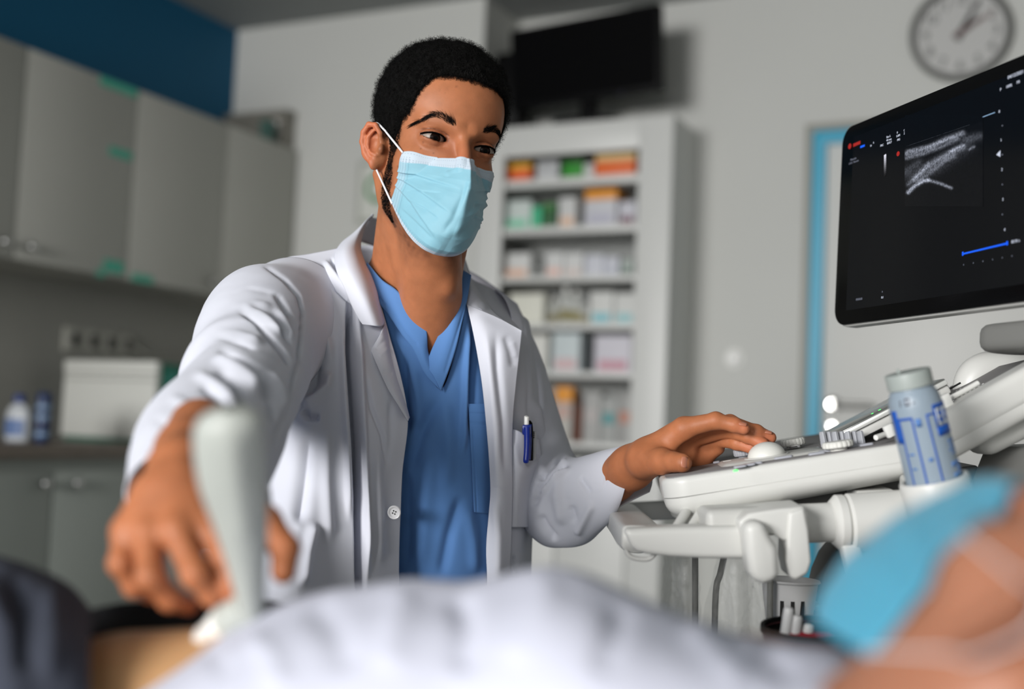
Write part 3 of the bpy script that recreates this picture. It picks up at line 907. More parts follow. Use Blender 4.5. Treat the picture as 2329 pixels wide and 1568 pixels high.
cA, cB, cC = P(1545, 1086, 1.285), P(2050, 1009, 1.265), P(1502, 1050, 1.62)
cu_ = (cB - cA) / np.linalg.norm(cB - cA)
cv_ = (cC - cA) - cu_ * ((cC - cA) @ cu_); cv_ /= np.linalg.norm(cv_)
cw_ = np.cross(cu_, cv_)
CF = np.array([cu_, cv_, cw_])          # console frame: along, away, up
def con(u, v, w): return cA + u * cu_ + v * cv_ + w * cw_
def on_con(px, py, w=0.0):
    r = CR * (px - CX) / F + CU * (CY - py) / F + CW
    t_ = ((cA + w * cw_ - EYE) @ cw_) / (r @ cw_)
    q = EYE + r * t_ - cA
    return q @ cu_, q @ cv_
LU, LV = .285, .40
def slab(name, u0, u1, v0, v1, levels, r, m, parent, taper=0.0, nc=8, cap=True, skew=0.0):
    """stack of rounded rectangles at (w, inset) levels in the console frame"""
    rings = []
    for w, ins in levels:
        rr = max(r - ins, .002)
        pts = rounded(u1 - u0 - 2 * ins, v1 - v0 - 2 * ins, rr, nc, (u0 + u1) / 2, (v0 + v1) / 2)
        rings.append([con(a, b, w * (1 - taper * max(0, (a - u0) / (u1 - u0)))) for a, b in pts])
    k = len(rings[0]); V = np.array(rings).reshape(-1, 3)
    Fc = grid_faces(len(rings), k, True).tolist()
    Fc.append(list(range(k))[::-1]); Fc.append([(len(rings) - 1) * k + i for i in range(k)])
    o = mobj(name, V, Fc, m, parent)
    bm = bmesh.new(); bm.from_mesh(o.data); bmesh.ops.recalc_face_normals(bm, faces=bm.faces); bm.to_mesh(o.data); bm.free()
    shade_auto(o, 38)
    return o
def arc_levels(w0, w1, ins, n=6):
    """rounded edge from the flat at w0 going out to inset 0 at w1"""
    return [(w0 + (w1 - w0) * (1 - math.cos(a)), ins * (1 - math.sin(a))) for a in np.linspace(0, math.pi / 2, n)]
lv = arc_levels(0, -.007, .005) + [(-.0215, 0)]
console = slab('console_upper_shell', -.020, LU, -.004, LV, lv, .030, m_us, us, .12)
lv2 = [(-.0225, .0008)] + [(-.028, .0008)] + [(-.028 - .024 * math.sin(a), .0008 + .045 * (1 - math.cos(a))) for a in np.linspace(.15, math.pi / 2, 7)]
slab('console_lower_shell', -.020, LU, -.004, LV, lv2, .030, m_us, us, .22)
slab('control_surface', -.014, LU - .004, .0015, LV - .012, [(-.001, .0), (.0008, .0), (.0012, .0006)], .018, m_top, us)
def con_lathe(name, u, v, prof, m, parent=us, seg=32, w=0.0012):
    return lathe(name, prof, con(u, v, w), m, parent, CF, seg)
# raised dais around the trackball
u0, v0 = on_con(1745, 1046)
dais = slab('trackball_dais', u0 - .050, u0 + .062, v0 - .030, v0 + .045, [(.001, -.004), (.003, 0), (.0036, .001)], .012, m_us2, us)
ball = con_lathe('trackball', u0, v0, [(.0205 * math.sin(a), .0205 * (1 - math.cos(a)) - .020 + .0) for a in []] or [(0.0212, .0)] + [(.0212 * math.cos(a), .0165 * math.sin(a)) for a in np.linspace(.08, math.pi / 2, 12)], m_knobw, us, 40, .0036)
con_lathe('trackball_ring', u0, v0, [(.0213, 0), (.0225, .0014), (.0245, .0014), (.0255, 0)], m_us2, us, 40, .0036)
def key(name, px, py, su, sv, h, m, parent=us, w=.0012, rim=None):
    u, v = on_con(px, py)
    o = slab(name, u - su / 2, u + su / 2, v - sv / 2, v + sv / 2, [(w, 0), (w + h * .7, 0), (w + h, .0006)], min(su, sv) * .3, m, parent, nc=3)
    if rim:
        slab('key_rim', u - su / 2 - .0012, u + su / 2 + .0012, v - sv / 2 - .0012, v + sv / 2 + .0012, [(w, 0), (w + h * .6, 0)], min(su, sv) * .3 + .001, rim, o, nc=3)
    return o
key('set_key', 1731, 1046, .026, .010, .0048, m_us2, us, .0036, m_chrome)
key('cursor_key', 1655, 1056, .011, .008, .003, m_us2, us, .0012, m_chrome)
key('zoom_key', 1808, 1025, .010, .012, .003, m_us2, us, .0036, m_chrome)
m_keyb = M('frosted_key', (172, 174, 182), .3)
for (px, py, su, sv) in ((1684, 1066, .014, .010), (1704, 1062, .014, .010), (1722, 1058, .012, .010), (1670, 1061, .010, .008), (1782, 1045, .020, .009), (1806, 1040, .016, .009), (1858, 1036, .018, .010), (1884, 1030, .02, .010), (1938, 1020, .018, .010), (1846, 1026, .018, .012), (1970, 1016, .016, .010), (1630, 1056, .008, .006), (1620, 1050, .008, .006)):
    key('push_key', px, py, su, sv, .0022, m_keyb)
def ridged(name, px, py, r, h, m, n=18, px2=None):
    u, v = on_con(px, py)
    t_ = thing(name, None, None, con(u, v, .0012)) if False else None
    prof = [(0, 0), (r * .55, 0), (r * .55, h * .3), (r * .93, h * .3), (r, h * .42), (r, h * .82), (r * .9, h), (0, h)]
    V, Fc = lathe_arrays(prof, 72)
    ang = np.arctan2(V[:, 1], V[:, 0]); rad = np.hypot(V[:, 0], V[:, 1])
    k = 1 - .045 * (np.cos(ang * n) > .3) * (rad > r * .85)
    V = V.copy(); V[:, :2] *= k[:, None]
    o = mobj(name, V @ CF + con(u, v, .0012), Fc, m, us)
    shade_auto(o, 35)
    return o
ridged('rotary_knob', 1693, 1046, .0115, .0125, m_knobg)
ridged('rotary_knob', 1806, 1022, .0150, .0115, m_knobw)
ridged('rotary_knob', 1908, 1027, .0168, .0100, m_knobw)
for k in range(7):
    V, Fc = lathe_arrays([(0, -.004), (.0034, -.004), (.0036, .001), (.0033, .0115), (.0026, .013), (0, .0132)], 24)
    ang = np.arctan2(V[:, 1], V[:, 0]); V[:, :2] *= (1 - .14 * (np.cos(ang * 7) > 0))[:, None]
    # ridged lever caps standing in a row
    o = mobj('gain_slider', V @ CF + P(1874 + k * 14.4, 1009 - k * .3, 1.31 + (k % 2) * .004), Fc, m_knobg, us); shade_auto(o, 35)
u, v = on_con(1674, 1075)
m_led = M('green_indicator', (60, 240, 90), .4, emit=2.2)
con_lathe('power_indicator', u, v, [(0, 0), (.0026, 0), (.0022, .0012), (0, .0016)], m_led, us, 16)

# --- inclined touch panel behind the keys
tA, tB = P(1893, 989, 1.335), P(2100, 883, 1.318)
tu = (tB - tA) / np.linalg.norm(tB - tA)
tC = P(1836, 1000, 1.53)
tv_ = (tC - tA) - tu * ((tC - tA) @ tu); tv_ /= np.linalg.norm(tv_)
TF = np.array([tu, tv_, np.cross(tu, tv_)])
LT = np.linalg.norm(tB - tA)
def tp(u, v, w=0): return tA + u * TF[0] + v * TF[1] + w * TF[2]
box('touch_panel', tp(LT / 2 + .01, .10, -.004), (LT + .03, .196, .006), m_glass, us, TF, .0012)
box('panel_back', tp(LT / 2 + .01, .10, -.013), (LT + .03, .196, .012), m_us2, us, TF, .003)
box('panel_edge', tp(LT / 2 + .01, -.0012, -.0055), (LT + .03, .003, .0055), m_silver, us, TF, .0008)
for k, s_ in enumerate((.0022, .0026)):
    box('lit_icon', tp(.052 + k * .009, .030, -.0008), (s_, .006, .0004), m_led, us, TF)
# vented grey deck strip right of the gel bottle
vA, vB = P(2105, 968, 1.262), P(2310, 852, 1.262)
vu = (vB - vA) / np.linalg.norm(vB - vA)
vC = P(2135, 878, 1.60)
vv = (vC - vA) - vu * ((vC - vA) @ vu); vv /= np.linalg.norm(vv)
VF = np.array([vu, vv, np.cross(vu, vv)])
LVn = np.linalg.norm(vB - vA)
def vp(u, v, w=0): return vA + u * VF[0] + v * VF[1] + w * VF[2]
box('vent_deck', vp(LVn / 2 + .02, .125, -.005), (LVn + .06, .25, .010), m_top, us, VF, .003)
for k in range(9):
    parts = []
    for j in range(11):
        V, Fc = box_arrays((.0022, .0022, .0008)); parts.append(((V + (.045 + j * .0055, .03 + k * .016, .0003)) @ VF + vA, Fc))
    V, Fc = merge(parts); mobj('vent_row', V, Fc, M('vent_dot', (196, 196, 194), .5), us, smooth=False)
box('deck_slot', P(2155, 888, 1.40), (.035, .003, .002), m_darkseam, us, VF)
def bar(name, a, b, h, w, m, parent, bev, up=(0, 0, 1), ext=0.0, seg=5):
    """rounded bar between two world points with height h and depth w"""
    a = np.asarray(a); b = np.asarray(b)
    A3 = frame(b - a, None, up)
    L = np.linalg.norm(b - a) + ext
    return box(name, (a + b) / 2, (L, w, h), m, parent, A3, bev, seg)
# white shell of the console's raised back, with its seam and the lower lip
bar('back_shell_upper', P(2070, 1016, 1.262), P(2420, 823, 1.262), .036, .05, m_us, us, .010)
bar('back_shell_lower', P(2070, 1051, 1.262), P(2420, 858, 1.262), .0345, .048, m_us, us, .012)
bar('lower_lip', P(2205, 1008, 1.30), P(2420, 900, 1.30), .040, .06, m_us, us, .016)
# carrying handle above
tube('rear_handle', [P(2206, 905, 1.45), P(2212, 868, 1.45), P(2236, 845, 1.45), P(2290, 838, 1.45), P(2420, 828, 1.45)], [.020, .0215, .0225, .0225, .0225], m_us, us, 20, n=24)
# little white catch arms
for (a, b, c) in (((2166, 904), (2224, 872), (2152, 911)), ((1992, 996), (2014, 988), (2023, 980))):
    tube('catch_rod', [P(a[0], a[1], 1.275), P(b[0], b[1], 1.285)], .0030, m_gloss, us, 12)
    box('catch_block', P(c[0], c[1], 1.262), (.007, .010, .0135), m_gloss, us, axis_rot(CU * .9 - CR * .42), .0012)

# --- support column, arm, collar
m_col = M('column_grey', (150, 150, 147), .5)
colb = us.location
cc = P(2330, 1200, 1.55)
prism('column', rounded(.20, .16, .03), .60, m_col, us, (cc[0], cc[1], .12), I3)
prism('base', rounded(.52, .44, .06), .085, m_us2, us, (cc[0], cc[1] - .02, .05), I3, bevel=.012)
for dx_, dy_ in ((-.2, -.17), (.2, -.17), (-.2, .15), (.2, .15)):
    lathe('castor', [(0, -.015), (.03, -.015), (.034, -.01), (.034, .01), (.03, .015), (0, .015)], (cc[0] + dx_, cc[1] + dy_, .034), m_black, us, axis_rot((0, 1, .01)), 24)
prism('side_body', [(0, 0), (.26, 0), (.26, .36), (.03, .36), (0, .30)], .20, m_col, us, P(2190, 1015, 1.34) + np.array([0, 0, -.36]), np.array([CR * .93 + CW * .37, (0, 0, 1), np.cross(CR * .93 + CW * .37, (0, 0, 1))]), bevel=.006)
bar('console_base', con(.11, .20, -.056), con(.34, .20, -.060), .030, .20, m_usd, us, .004, cw_)
bar('swivel_block', con(.185, .05, -.058), con(.225, .05, -.062), .026, .06, m_us2, us, .003, cw_)
a0, a1 = P(1822, 1196, 1.245), P(2075, 1180, 1.245)
def cyl_u(name, pa, pb, r0, r1, m, bev=.003):
    w = pb - pa; L = np.linalg.norm(w)
    return lathe(name, [(0, 0), (r0 - bev, 0), (r0, bev), (r1, L - bev), (r1 - bev, L), (0, L)], pa, m, us, axis_rot(w), 36)
cyl_u('arm_spigot', P(1815, 1192, 1.245), P(1900, 1188, 1.245), .0205, .0205, m_us)
cyl_u('arm_tube', P(1925, 1189, 1.245), P(2110, 1176, 1.245), .030, .030, m_us)
cyl_u('arm_collar', P(1890, 1189, 1.245), P(1932, 1187, 1.245), .0285, .0285, m_us, .006)
prism('collar_tail', [(1905, 1235), (1948, 1232), (1958, 1290), (1965, 1340), (1935, 1330), (1917, 1290)] and [(-.006, 0), (.014, 0), (.020, -.03), (.024, -.06), (.010, -.055), (.001, -.03)], .02, m_us, us, P(1915, 1232, 1.245), np.array([CR, CU, np.cross(CR, CU)]), bevel=.004)
# curved dark grey column cover
cv_poly = [(1897, 1232), (1874, 1262), (1857, 1300), (1847, 1345), (1842, 1400), (1842, 1470), (1850, 1570), (2040, 1570), (2040, 1240), (1960, 1225)]
d_ = 1.50
o3 = P(1897, 1232, d_)
prism('column_cover', [((x - 1897) * d_ / F, (1232 - y) * d_ / F) for x, y in cv_poly], .06, m_usd, us, o3 + CW * .03, np.array([CR, CU, -CW]), bevel=.004)

# --- U shaped front handle
hz_ = P(1440, 1224, 1.215)[2]
def flat(px, py, d):
    q = P(px, py, d); return np.array([q[0], q[1], hz_])
hn_r, hn_l = P(1700, 1231, 1.15), P(1458, 1225, 1.30)
hf_l, hf_r = P(1412, 1168, 1.62), P(1610, 1150, 1.56)
def rect_sweep(name, pts, w, h, m, parent, n=60, pw=4.0):
    pts = catmull(np.asarray(pts), n)
    T = np.gradient(pts, axis=0); T /= np.linalg.norm(T, axis=1, keepdims=True)
    up_ = np.array([0, 0, 1.0])
    th = np.linspace(0, 2 * math.pi, 24, endpoint=False)
    cs = np.stack([np.sign(np.cos(th)) * np.abs(np.cos(th)) ** (2 / pw), np.sign(np.sin(th)) * np.abs(np.sin(th)) ** (2 / pw)], -1)
    S = np.cross(T, up_); S /= np.linalg.norm(S, axis=1, keepdims=True)
    Uv = np.cross(S, T)
    V = pts[:, None] + S[:, None] * cs[None, :, 0:1] * w / 2 + Uv[:, None] * cs[None, :, 1:2] * h / 2
    Fc = grid_faces(n, 24, True).tolist(); Fc.append(list(range(24))[::-1]); Fc.append([(n - 1) * 24 + i for i in range(24)])
    return mobj(name, V.reshape(-1, 3), Fc, m, parent)
hm = lambda a, b, t: a * (1 - t) + b * t
def pxprism(name, pts, d, depth, m, bev, parent=us, seg=4):
    x0, y0 = pts[0]
    return prism(name, [((x - x0) * d / F, (y0 - y) * d / F) for x, y in pts], depth, m, parent, P(x0, y0, d) + CW * depth / 2, np.array([CR, CU, -CW]), bevel=bev, seg=seg)
pxprism('handle_front_bar', [(1414, 1200), (1500, 1196), (1600, 1194), (1696, 1193), (1698, 1230), (1696, 1268), (1600, 1267), (1520, 1263), (1470, 1257), (1444, 1250), (1432, 1238)], 1.215, .030, m_us, .007, us, 5)
rect_sweep('handle_cross_bar', [P(1466, 1226, 1.215), P(1452, 1218, 1.26), P(1432, 1194, 1.40), P(1412, 1172, 1.56), P(1406, 1166, 1.62)], .046, .026, m_us, us, 40, 6.0)
rect_sweep('handle_rear_bar', [P(1396, 1165, 1.62), P(1440, 1164, 1.63), P(1520, 1160, 1.62), P(1610, 1155, 1.60)], .030, .026, m_us, us, 40, 6.0)
bar('handle_bracket', P(1560, 1170, 1.36), P(1760, 1160, 1.36), .03, .30, m_us2, us, .008)
for px in (1552, 1586):
    tube('probe_clip', [P(px + 16, 1150, 1.30), P(px + 8, 1166, 1.285), P(px - 4, 1186, 1.27), P(px - 14, 1200, 1.26)], [.005, .0055, .0055, .005], m_us, us, 10, n=12)
    tube('probe_clip', [P(px + 30, 1150, 1.33), P(px + 24, 1164, 1.31), P(px + 12, 1182, 1.29), P(px + 2, 1198, 1.28)], [.004, .0045, .0045, .004], m_us, us, 10, n=12)
for (x, y, d) in ((0, 0, 1.228), (-13, -19, 1.32)):
    tube('cable_hook', [P(1436 + x, 1226 + y, d), P(1425 + x, 1244 + y, d), P(1428 + x, 1260 + y, d), P(1442 + x, 1270 + y, d), P(1470 + x, 1273 + y, d), P(1486 + x, 1265 + y, d), P(1496 + x, 1250 + y, d)], .0026, m_us, us, 10, n=40)

# --- probe holder with two prongs
hold = pxprism('probe_holder', [(1668, 1178), (1690, 1160), (1760, 1149), (1815, 1144), (1822, 1160), (1826, 1215), (1770, 1222), (1742, 1205), (1690, 1222), (1676, 1214)], 1.215, .055, m_us, .008)
pxprism('holder_prong', [(1684, 1185), (1728, 1178), (1742, 1212), (1760, 1238), (1765, 1300), (1756, 1318), (1728, 1322), (1706, 1316), (1696, 1296), (1690, 1250)], 1.185, .040, m_us, .009, hold)
pxprism('holder_prong', [(1784, 1160), (1818, 1150), (1828, 1200), (1834, 1270), (1826, 1296), (1800, 1312), (1786, 1306), (1778, 1270), (1780, 1220)], 1.205, .042, m_us, .009, hold)

# --- monitor
mL_t, mL_b = P(1897, 288, 1.55), P(1921, 748, 1.55)
# its left edge is vertical in the room; the long direction runs toward the camera
zt_, zb_ = mL_t[2], mL_b[2]
vd = CR * .287 - CW * .958; vd[2] = 0; vd /= np.linalg.norm(vd)
m0 = (mL_t + mL_b) / 2
mh = np.linalg.norm(mL_t - mL_b)
tilt = math.radians(-1.5)
nrm = np.cross(vd, (0, 0, 1.0)); nrm /= np.linalg.norm(nrm)
if nrm @ (EYE - m0) < 0: nrm = -nrm
upm = np.array([0, 0, 1.0])
upm = upm * math.cos(tilt) + nrm * math.sin(tilt); nr2 = np.cross(vd, upm)
if nr2 @ nrm < 0: nr2 = -nr2
MF = np.array([vd, upm, nr2])
MW = .445
mc = m0 + vd * (MW / 2)
def mp(a, b, w=0): return m0 + vd * a + upm * b + nr2 * w
MFm = np.array([vd, upm, nr2])
det = np.linalg.det(MFm)
mon = prism('monitor', rounded(MW, mh, .024, 8), .022, m_us, us, mc - nr2 * .022, MFm, bevel=.005, seg=4)
m_bez = M('monitor_glass_black', (6, 6, 7), .16, spec=.3)
bez = prism('monitor_bezel', rounded(MW - .0045, mh - .0045, .0222, 8), .003, m_bez, mon, mc, MFm, bevel=.0008)
m_uscr = M('ultrasound_screen', (10, 11, 14), .12, emit=.25, spec=.35)
SL, SR, SB, ST = .030, MW - .018, -mh / 2 + .020, mh / 2 - .019
prism('screen', rounded(SR - SL, ST - SB, .001), .0006, m_uscr, mon, mp((SL + SR) / 2, (ST + SB) / 2, .0030), MFm)
def on_screen(px, py):
    r = CR * (px - CX) / F + CU * (CY - py) / F + CW
    t_ = ((m0 + nr2 * .0037 - EYE) @ nr2) / (r @ nr2)
    q = EYE + r * t_ - m0
    return q @ vd, q @ upm
def emis(name, rgb, s): return M(name, rgb, .5, emit=s)
e_txt = emis('screen_text', (170, 176, 190), .6); e_red = emis('screen_red', (150, 32, 28), .35); e_blu = emis('screen_blue', (20, 84, 220), .6); e_dim = emis('screen_dim', (96, 100, 112), .5)
def stext(s, px, py, h, m):
    a, b = on_screen(px, py)
    V, Fc = text_arrays(s, h * .62, .0001)
    mobj('screen_text', V @ MFm + mp(a, b, .0038), Fc, m, mon, smooth=False)
def srect(name, x0, y0, x1, y1, th, m, w=.0038):
    a = np.array(on_screen(x0, y0)); b = np.array(on_screen(x1, y1))
    d = b - a; L = np.linalg.norm(d); d /= L; n_ = np.array([-d[1], d[0]])
    poly = [a + n_ * th / 2, a - n_ * th / 2, b - n_ * th / 2, b + n_ * th / 2]
    return prism(name, [tuple(q) for q in poly], .0002, m, mon, m0 + nr2 * w, MFm)
stext('04/12/2021', 2310, 170, .0085, e_txt); stext('0', 2273, 254, .0070, e_txt); stext('1', 2277, 319, .0070, e_txt); stext('2', 2279, 386, .0070, e_txt)
stext('3', 2281, 454, .0070, e_txt); stext('4', 2285, 523, .0070, e_txt); stext('P', 2276, 204, .0070, e_txt); stext('100%', 2295, 196, .0070, e_txt); stext('MI', 2316, 187, .0070, e_txt)
stext('85.93 s', 2310, 549, .0070, e_txt)
for k, (s_, px, py) in enumerate((('2', 2003, 329), ('PRC', 2006, 331), ('Res L', 2021, 311), ('44 mm', 2022, 318), ('83/0.7', 2023, 325), ('0', 2041, 302), ('5.0M', 2043, 309), ('PRS', 2044, 318), ('C', 2057, 297), ('211', 2059, 303), ('2', 2059, 311))):
    if k: stext(s_, px, py, .0062, e_txt)
stext('Muscolo', 1941, 362, .0065, e_dim); stext('L18-5  Musculo', 1942, 369, .0058, e_dim); stext('M', 1981, 332, .006, e_txt); stext('B', 1987, 325, .005, e_txt)
stext('0:1', 2007, 677, .0062, e_txt); stext('A', 2007, 664, .005, e_dim); stext('00:00:00', 1954, 681, .0065, e_dim)
a, b = on_screen(1933, 333)
lathe('screen_emblem', [(.0018, 0), (.0036, 0), (.0036, .0002), (.0018, .0002)], mp(a, b, .0038), e_red, mon, MFm, 20)
srect('emblem_bar', 1941, 331, 1957, 324, .0042, e_red); srect('blue_mark', 1957, 335, 1967, 331, .0026, e_blu)
a, b = on_screen(2043, 350)
lathe('orientation_mark', [(.0016, 0), (.0030, 0), (.0030, .0002), (.0016, .0002)], mp(a, b, .0038), e_red, mon, MFm, 16)
srect('time_line', 2190, 578, 2291, 554, .0018, e_blu)
for px, py in ((2190, 577), (2291, 553)): srect('time_tick', px, py - 4, px, py + 5, .0022, e_blu)
srect('frame_line', 2062, 333, 2206, 284, .0005, e_dim); srect('skin_line', 2234, 267, 2263, 256, .0007, emis('screen_pale_blue', (130, 160, 190), .6))
for k in range(6):
    x = 2192 + k * 22; srect('scale_tick', x, 601 - k * 4.0, x, 604 - k * 4.0, .0008, e_dim)
for py in (286, 352, 420, 488): srect('depth_tick', 2279, py, 2281, py, .0012, e_dim)
a, b = on_screen(2271, 351)
prism('focus_mark', [(-.003, 0), (.003, .0035), (.003, -.0035)], .0002, e_txt, mon, mp(a, b, .0038), MFm)
# grey scale bar built from steps
for k in range(10):
    g = int(190 - k * 19)
    srect('grey_step', 2013, 352 + k * 4.8, 2013.6, 356.8 + k * 4.8,   .0042, emis('grey_step_%d' % k, (g, g, int(g * 1.06)), .6))
# the ultrasound picture itself: a flat image panel with a procedural sector pattern
def scan_material():
    m = bpy.data.materials.new('scan_picture'); m.use_nodes = True
    nt = m.node_tree; b_ = nt.nodes['Principled BSDF']
    a = nt.nodes.new('ShaderNodeAttribute'); a.attribute_name = 'Col'
    n = nt.nodes.new('ShaderNodeTexNoise'); n.inputs['Scale'].default_value = 420; n.inputs['Detail'].default_value = 4
    tc = nt.nodes.new('ShaderNodeTexCoord'); nt.links.new(tc.outputs['Object'], n.inputs['Vector'])
    mr = nt.nodes.new('ShaderNodeMapRange'); mr.inputs[1].default_value = .3; mr.inputs[2].default_value = .75; mr.inputs[3].default_value = .25; mr.inputs[4].default_value = 1.5
    nt.links.new(n.outputs[0], mr.inputs[0])
    mx = nt.nodes.new('ShaderNodeMix'); mx.data_type = 'RGBA'; mx.blend_type = 'MULTIPLY'; mx.inputs[0].default_value = 1
    nt.links.new(a.outputs['Color'], mx.inputs[6]); nt.links.new(mr.outputs[0], mx.inputs[7])
    b_.inputs['Base Color'].default_value = (.003, .0033, .0044, 1); b_.inputs['Roughness'].default_value = .12; b_.inputs['Specular IOR Level'].default_value = .35
    nt.links.new(mx.outputs[2], b_.inputs['Emission Color']); b_.inputs['Emission Strength'].default_value = 1.0
    return m
nx_, ny_ = 150, 170
gx, gy = np.meshgrid(np.linspace(2058, 2236, nx_), np.linspace(262, 470, ny_))
q = np.stack([gx.ravel(), gy.ravel()], -1)
ab = np.array([on_screen(x, y) for x, y in q])
V = np.array([mp(a, b, .0040) for a, b in ab])
inten = np.zeros(len(q))
strokes = [([(2062, 350), (2110, 338), (2150, 318), (2190, 303)], 5, .28), ([(2062, 360), (2100, 350), (2140, 335), (2180, 316)], 4, .18), ([(2064, 344), (2120, 330), (2170, 312)], 3, .16),
           ([(2080, 408), (2100, 388), (2130, 366), (2160, 350), (2190, 335)], 6, .24), ([(2066, 420), (2090, 398), (2112, 372)], 4, .14), ([(2090, 412), (2125, 385), (2150, 365), (2170, 356)], 5, .16),
           ([(2066, 438), (2080, 424), (2100, 412), (2112, 410)], 3.5, .55), ([(2112, 410), (2140, 418), (2164, 428)], 3.0, .28), ([(2160, 346), (2175, 338), (2192, 331)], 3, .3), ([(2205, 340), (2216, 334)], 2.5, .24), ([(2195, 318), (2228, 310)], 8, .08), ([(2070, 400), (2130, 380), (2200, 330)], 16, .035), ([(2062, 390), (2090, 370)], 8, .05)]
for pl, w, h in strokes:
    d, s_, run = seg_dist(q, np.array(pl, float))
    inten += h * np.exp(-(d / w) ** 2)
inten += .0012 + .002 * ((q[:, 1] > 335 - (q[:, 0] - 2062) * .34))
cols = np.stack([inten * .82, inten * .88, inten * 1.05, np.ones(len(q))], -1)
mobj('scan_picture', V, grid_faces(ny_, nx_), scan_material(), mon, cols=cols)
# mount behind and under the screen
mb = mp(MW * .66, -mh / 2, -.03)
prism('monitor_mount', rounded(.17, .07, .03), .03, m_usd if False else M('mount_grey', (124, 124, 121), .45), us, mp(.33, -mh / 2 - .012, -.05) , np.array([vd, nr2, np.cross(vd, nr2)]), bevel=.01)
tube('monitor_arm', [mp(.36, -mh / 2 + .03, -.04), mp(.40, -mh / 2 - .06, -.12), mp(.42, -mh / 2 - .20, -.16), np.array([cc[0], cc[1], .72])], [.022, .024, .026, .03], m_us2, us, 16, n=20)

# ================================================================== GEL BOTTLE and its holder
gd = 1.135
g0, g1 = P(2124, 1092, gd), P(2067, 862, gd)
gw = (g1 - g0); gL = np.linalg.norm(gw); gw /= gL
GF = axis_rot(gw); 
# turn the frame so that u points to picture right
u_ = CR - gw * (CR @ gw); u_ /= np.linalg.norm(u_); GF = np.array([u_, np.cross(gw, u_), gw])
R_ = .0262
GH = lathe('bottle_holder', [(R_ - .002, -.038), (R_ + .004, -.038), (R_ + .0062, -.034), (R_ + .0062, .0), (R_ + .005, .002), (R_ + .002, .002), (R_ + .002, -.034), (R_ - .002, -.036)], g0, m_us, us, GF, 40)
bar('holder_bracket', g0 - gw * .02 + CW * .03, g0 - gw * .02 + CW * .13 + CR * .02, .02, .03, m_us, GH, .004)
gb_ = thing('gel_bottle', 'translucent gel bottle with blue printed frames leaning at the scanner edge', 'bottle', g0 - gw * .030)
m_gel = M('translucent_bottle', (158, 174, 188), .35, trans=.2)
H = gL
prof = [(0, -.032), (R_ - .003, -.032), (R_, -.028), (R_ * .985, .0), (R_ * .97, .03), (R_ * .955, H * .62), (R_ * .95, H * .74), (R_ * .90, H * .82), (R_ * .80, H * .885), (R_ * .735, H * .91), (R_ * .735, H * .925)]
lathe('bottle_body', prof, g0, m_gel, gb_, GF, 48, ang=60)
lathe('bottle_neck_ring', [(R_ * .74, H * .915), (R_ * .82, H * .92), (R_ * .82, H * 1.055), (R_ * .80, H * 1.07), (R_ * .3, H * 1.075), (0, H * 1.075)], g0, M('neck_ring', (168, 176, 172), .45, trans=.1), gb_, GF, 40)
box('neck_tab', g0 + gw * H * 1.085 - GF[0] * .008, (.003, .003, .006), M('neck_ring', (168, 176, 172), .45), gb_, GF, .0006)
m_bp = M('blue_bottle_print', (18, 84, 178), .45); m_bp2 = M('pale_blue_print', (86, 128, 190), .45); m_bk = M('grey_print', (96, 98, 110), .5)
def brad(z):
    zs = [p_[1] for p_ in prof]; rs = [p_[0] for p_ in prof]
    return float(np.interp(z, zs, rs))
def wrap(name, quads, m, off=.00025):
    """quads: (angle0, angle1, z0, z1) printed strips on the bottle, angle in degrees from the viewer, + to the right"""
    for a0_, a1_, z0, z1 in quads:
        na = max(2, int(abs(a1_ - a0_) / 5) + 1); nz = max(2, int((z1 - z0) / .006) + 1)
        A_2, Z_2 = np.meshgrid(np.linspace(a0_, a1_, na), np.linspace(z0, z1, nz))
        r_ = np.array([brad(z) for z in Z_2.ravel()]) + off
        th = np.radians(-90 + A_2.ravel())
        sgn = 1 if (GF[1] @ CW) > 0 else -1
        X = np.stack([r_ * np.cos(th), sgn * r_ * np.sin(th), Z_2.ravel()], -1)
        add_solid(mobj(name, X @ GF + g0, grid_faces(nz, na), m, gb_), .0002, 0)
Hh = H
wrap('blue_frame', [(-64, -60, -.01, Hh * .66), (-64, -32, Hh * .64, Hh * .665), (-34, -30, -.01, Hh * .66), (-2, 2, -.01, Hh * .66), (-2, 16, Hh * .645, Hh * .665)], m_bp)
wrap('blue_block', [(-84, -65, Hh * .42, Hh * .74), (16, 84, Hh * .43, Hh * .52), (16, 21, Hh * .52, Hh * .72), (16, 84, Hh * .70, Hh * .735), (37, 41, Hh * .52, Hh * .70)], m_bp)
# letters E C, white, cut into the blue block
wrap('letter_e', [(22, 27, Hh * .53, Hh * .69), (22, 36, Hh * .53, Hh * .56), (22, 35, Hh * .598, Hh * .624), (22, 36, Hh * .662, Hh * .69)], M('white_print', (205, 214, 222), .5), .0004)
wrap('letter_c', [(42, 47, Hh * .545, Hh * .675), (43, 60, Hh * .53, Hh * .56), (43, 60, Hh * .662, Hh * .69)], M('white_print', (205, 214, 222), .5), .0004)
wrap('blue_block', [(21, 22, Hh * .52, Hh * .70), (27, 37, Hh * .56, Hh * .598), (27, 37, Hh * .624, Hh * .662), (36, 37, Hh * .52, Hh * .70), (47, 84, Hh * .56, Hh * .662), (60, 84, Hh * .52, Hh * .70)], m_bp, .0003)
wrap('small_print', [(36, 74, Hh * .35, Hh * .375), (38, 70, Hh * .31, Hh * .33), (34, 72, Hh * .27, Hh * .29), (40, 66, Hh * .235, Hh * .25)], m_bp2)
wrap('large_print', [(30, 80, Hh * .12, Hh * .165), (30, 80, Hh * .02, Hh * .06), (48, 80, Hh * .06, Hh * .12)], m_bp2)
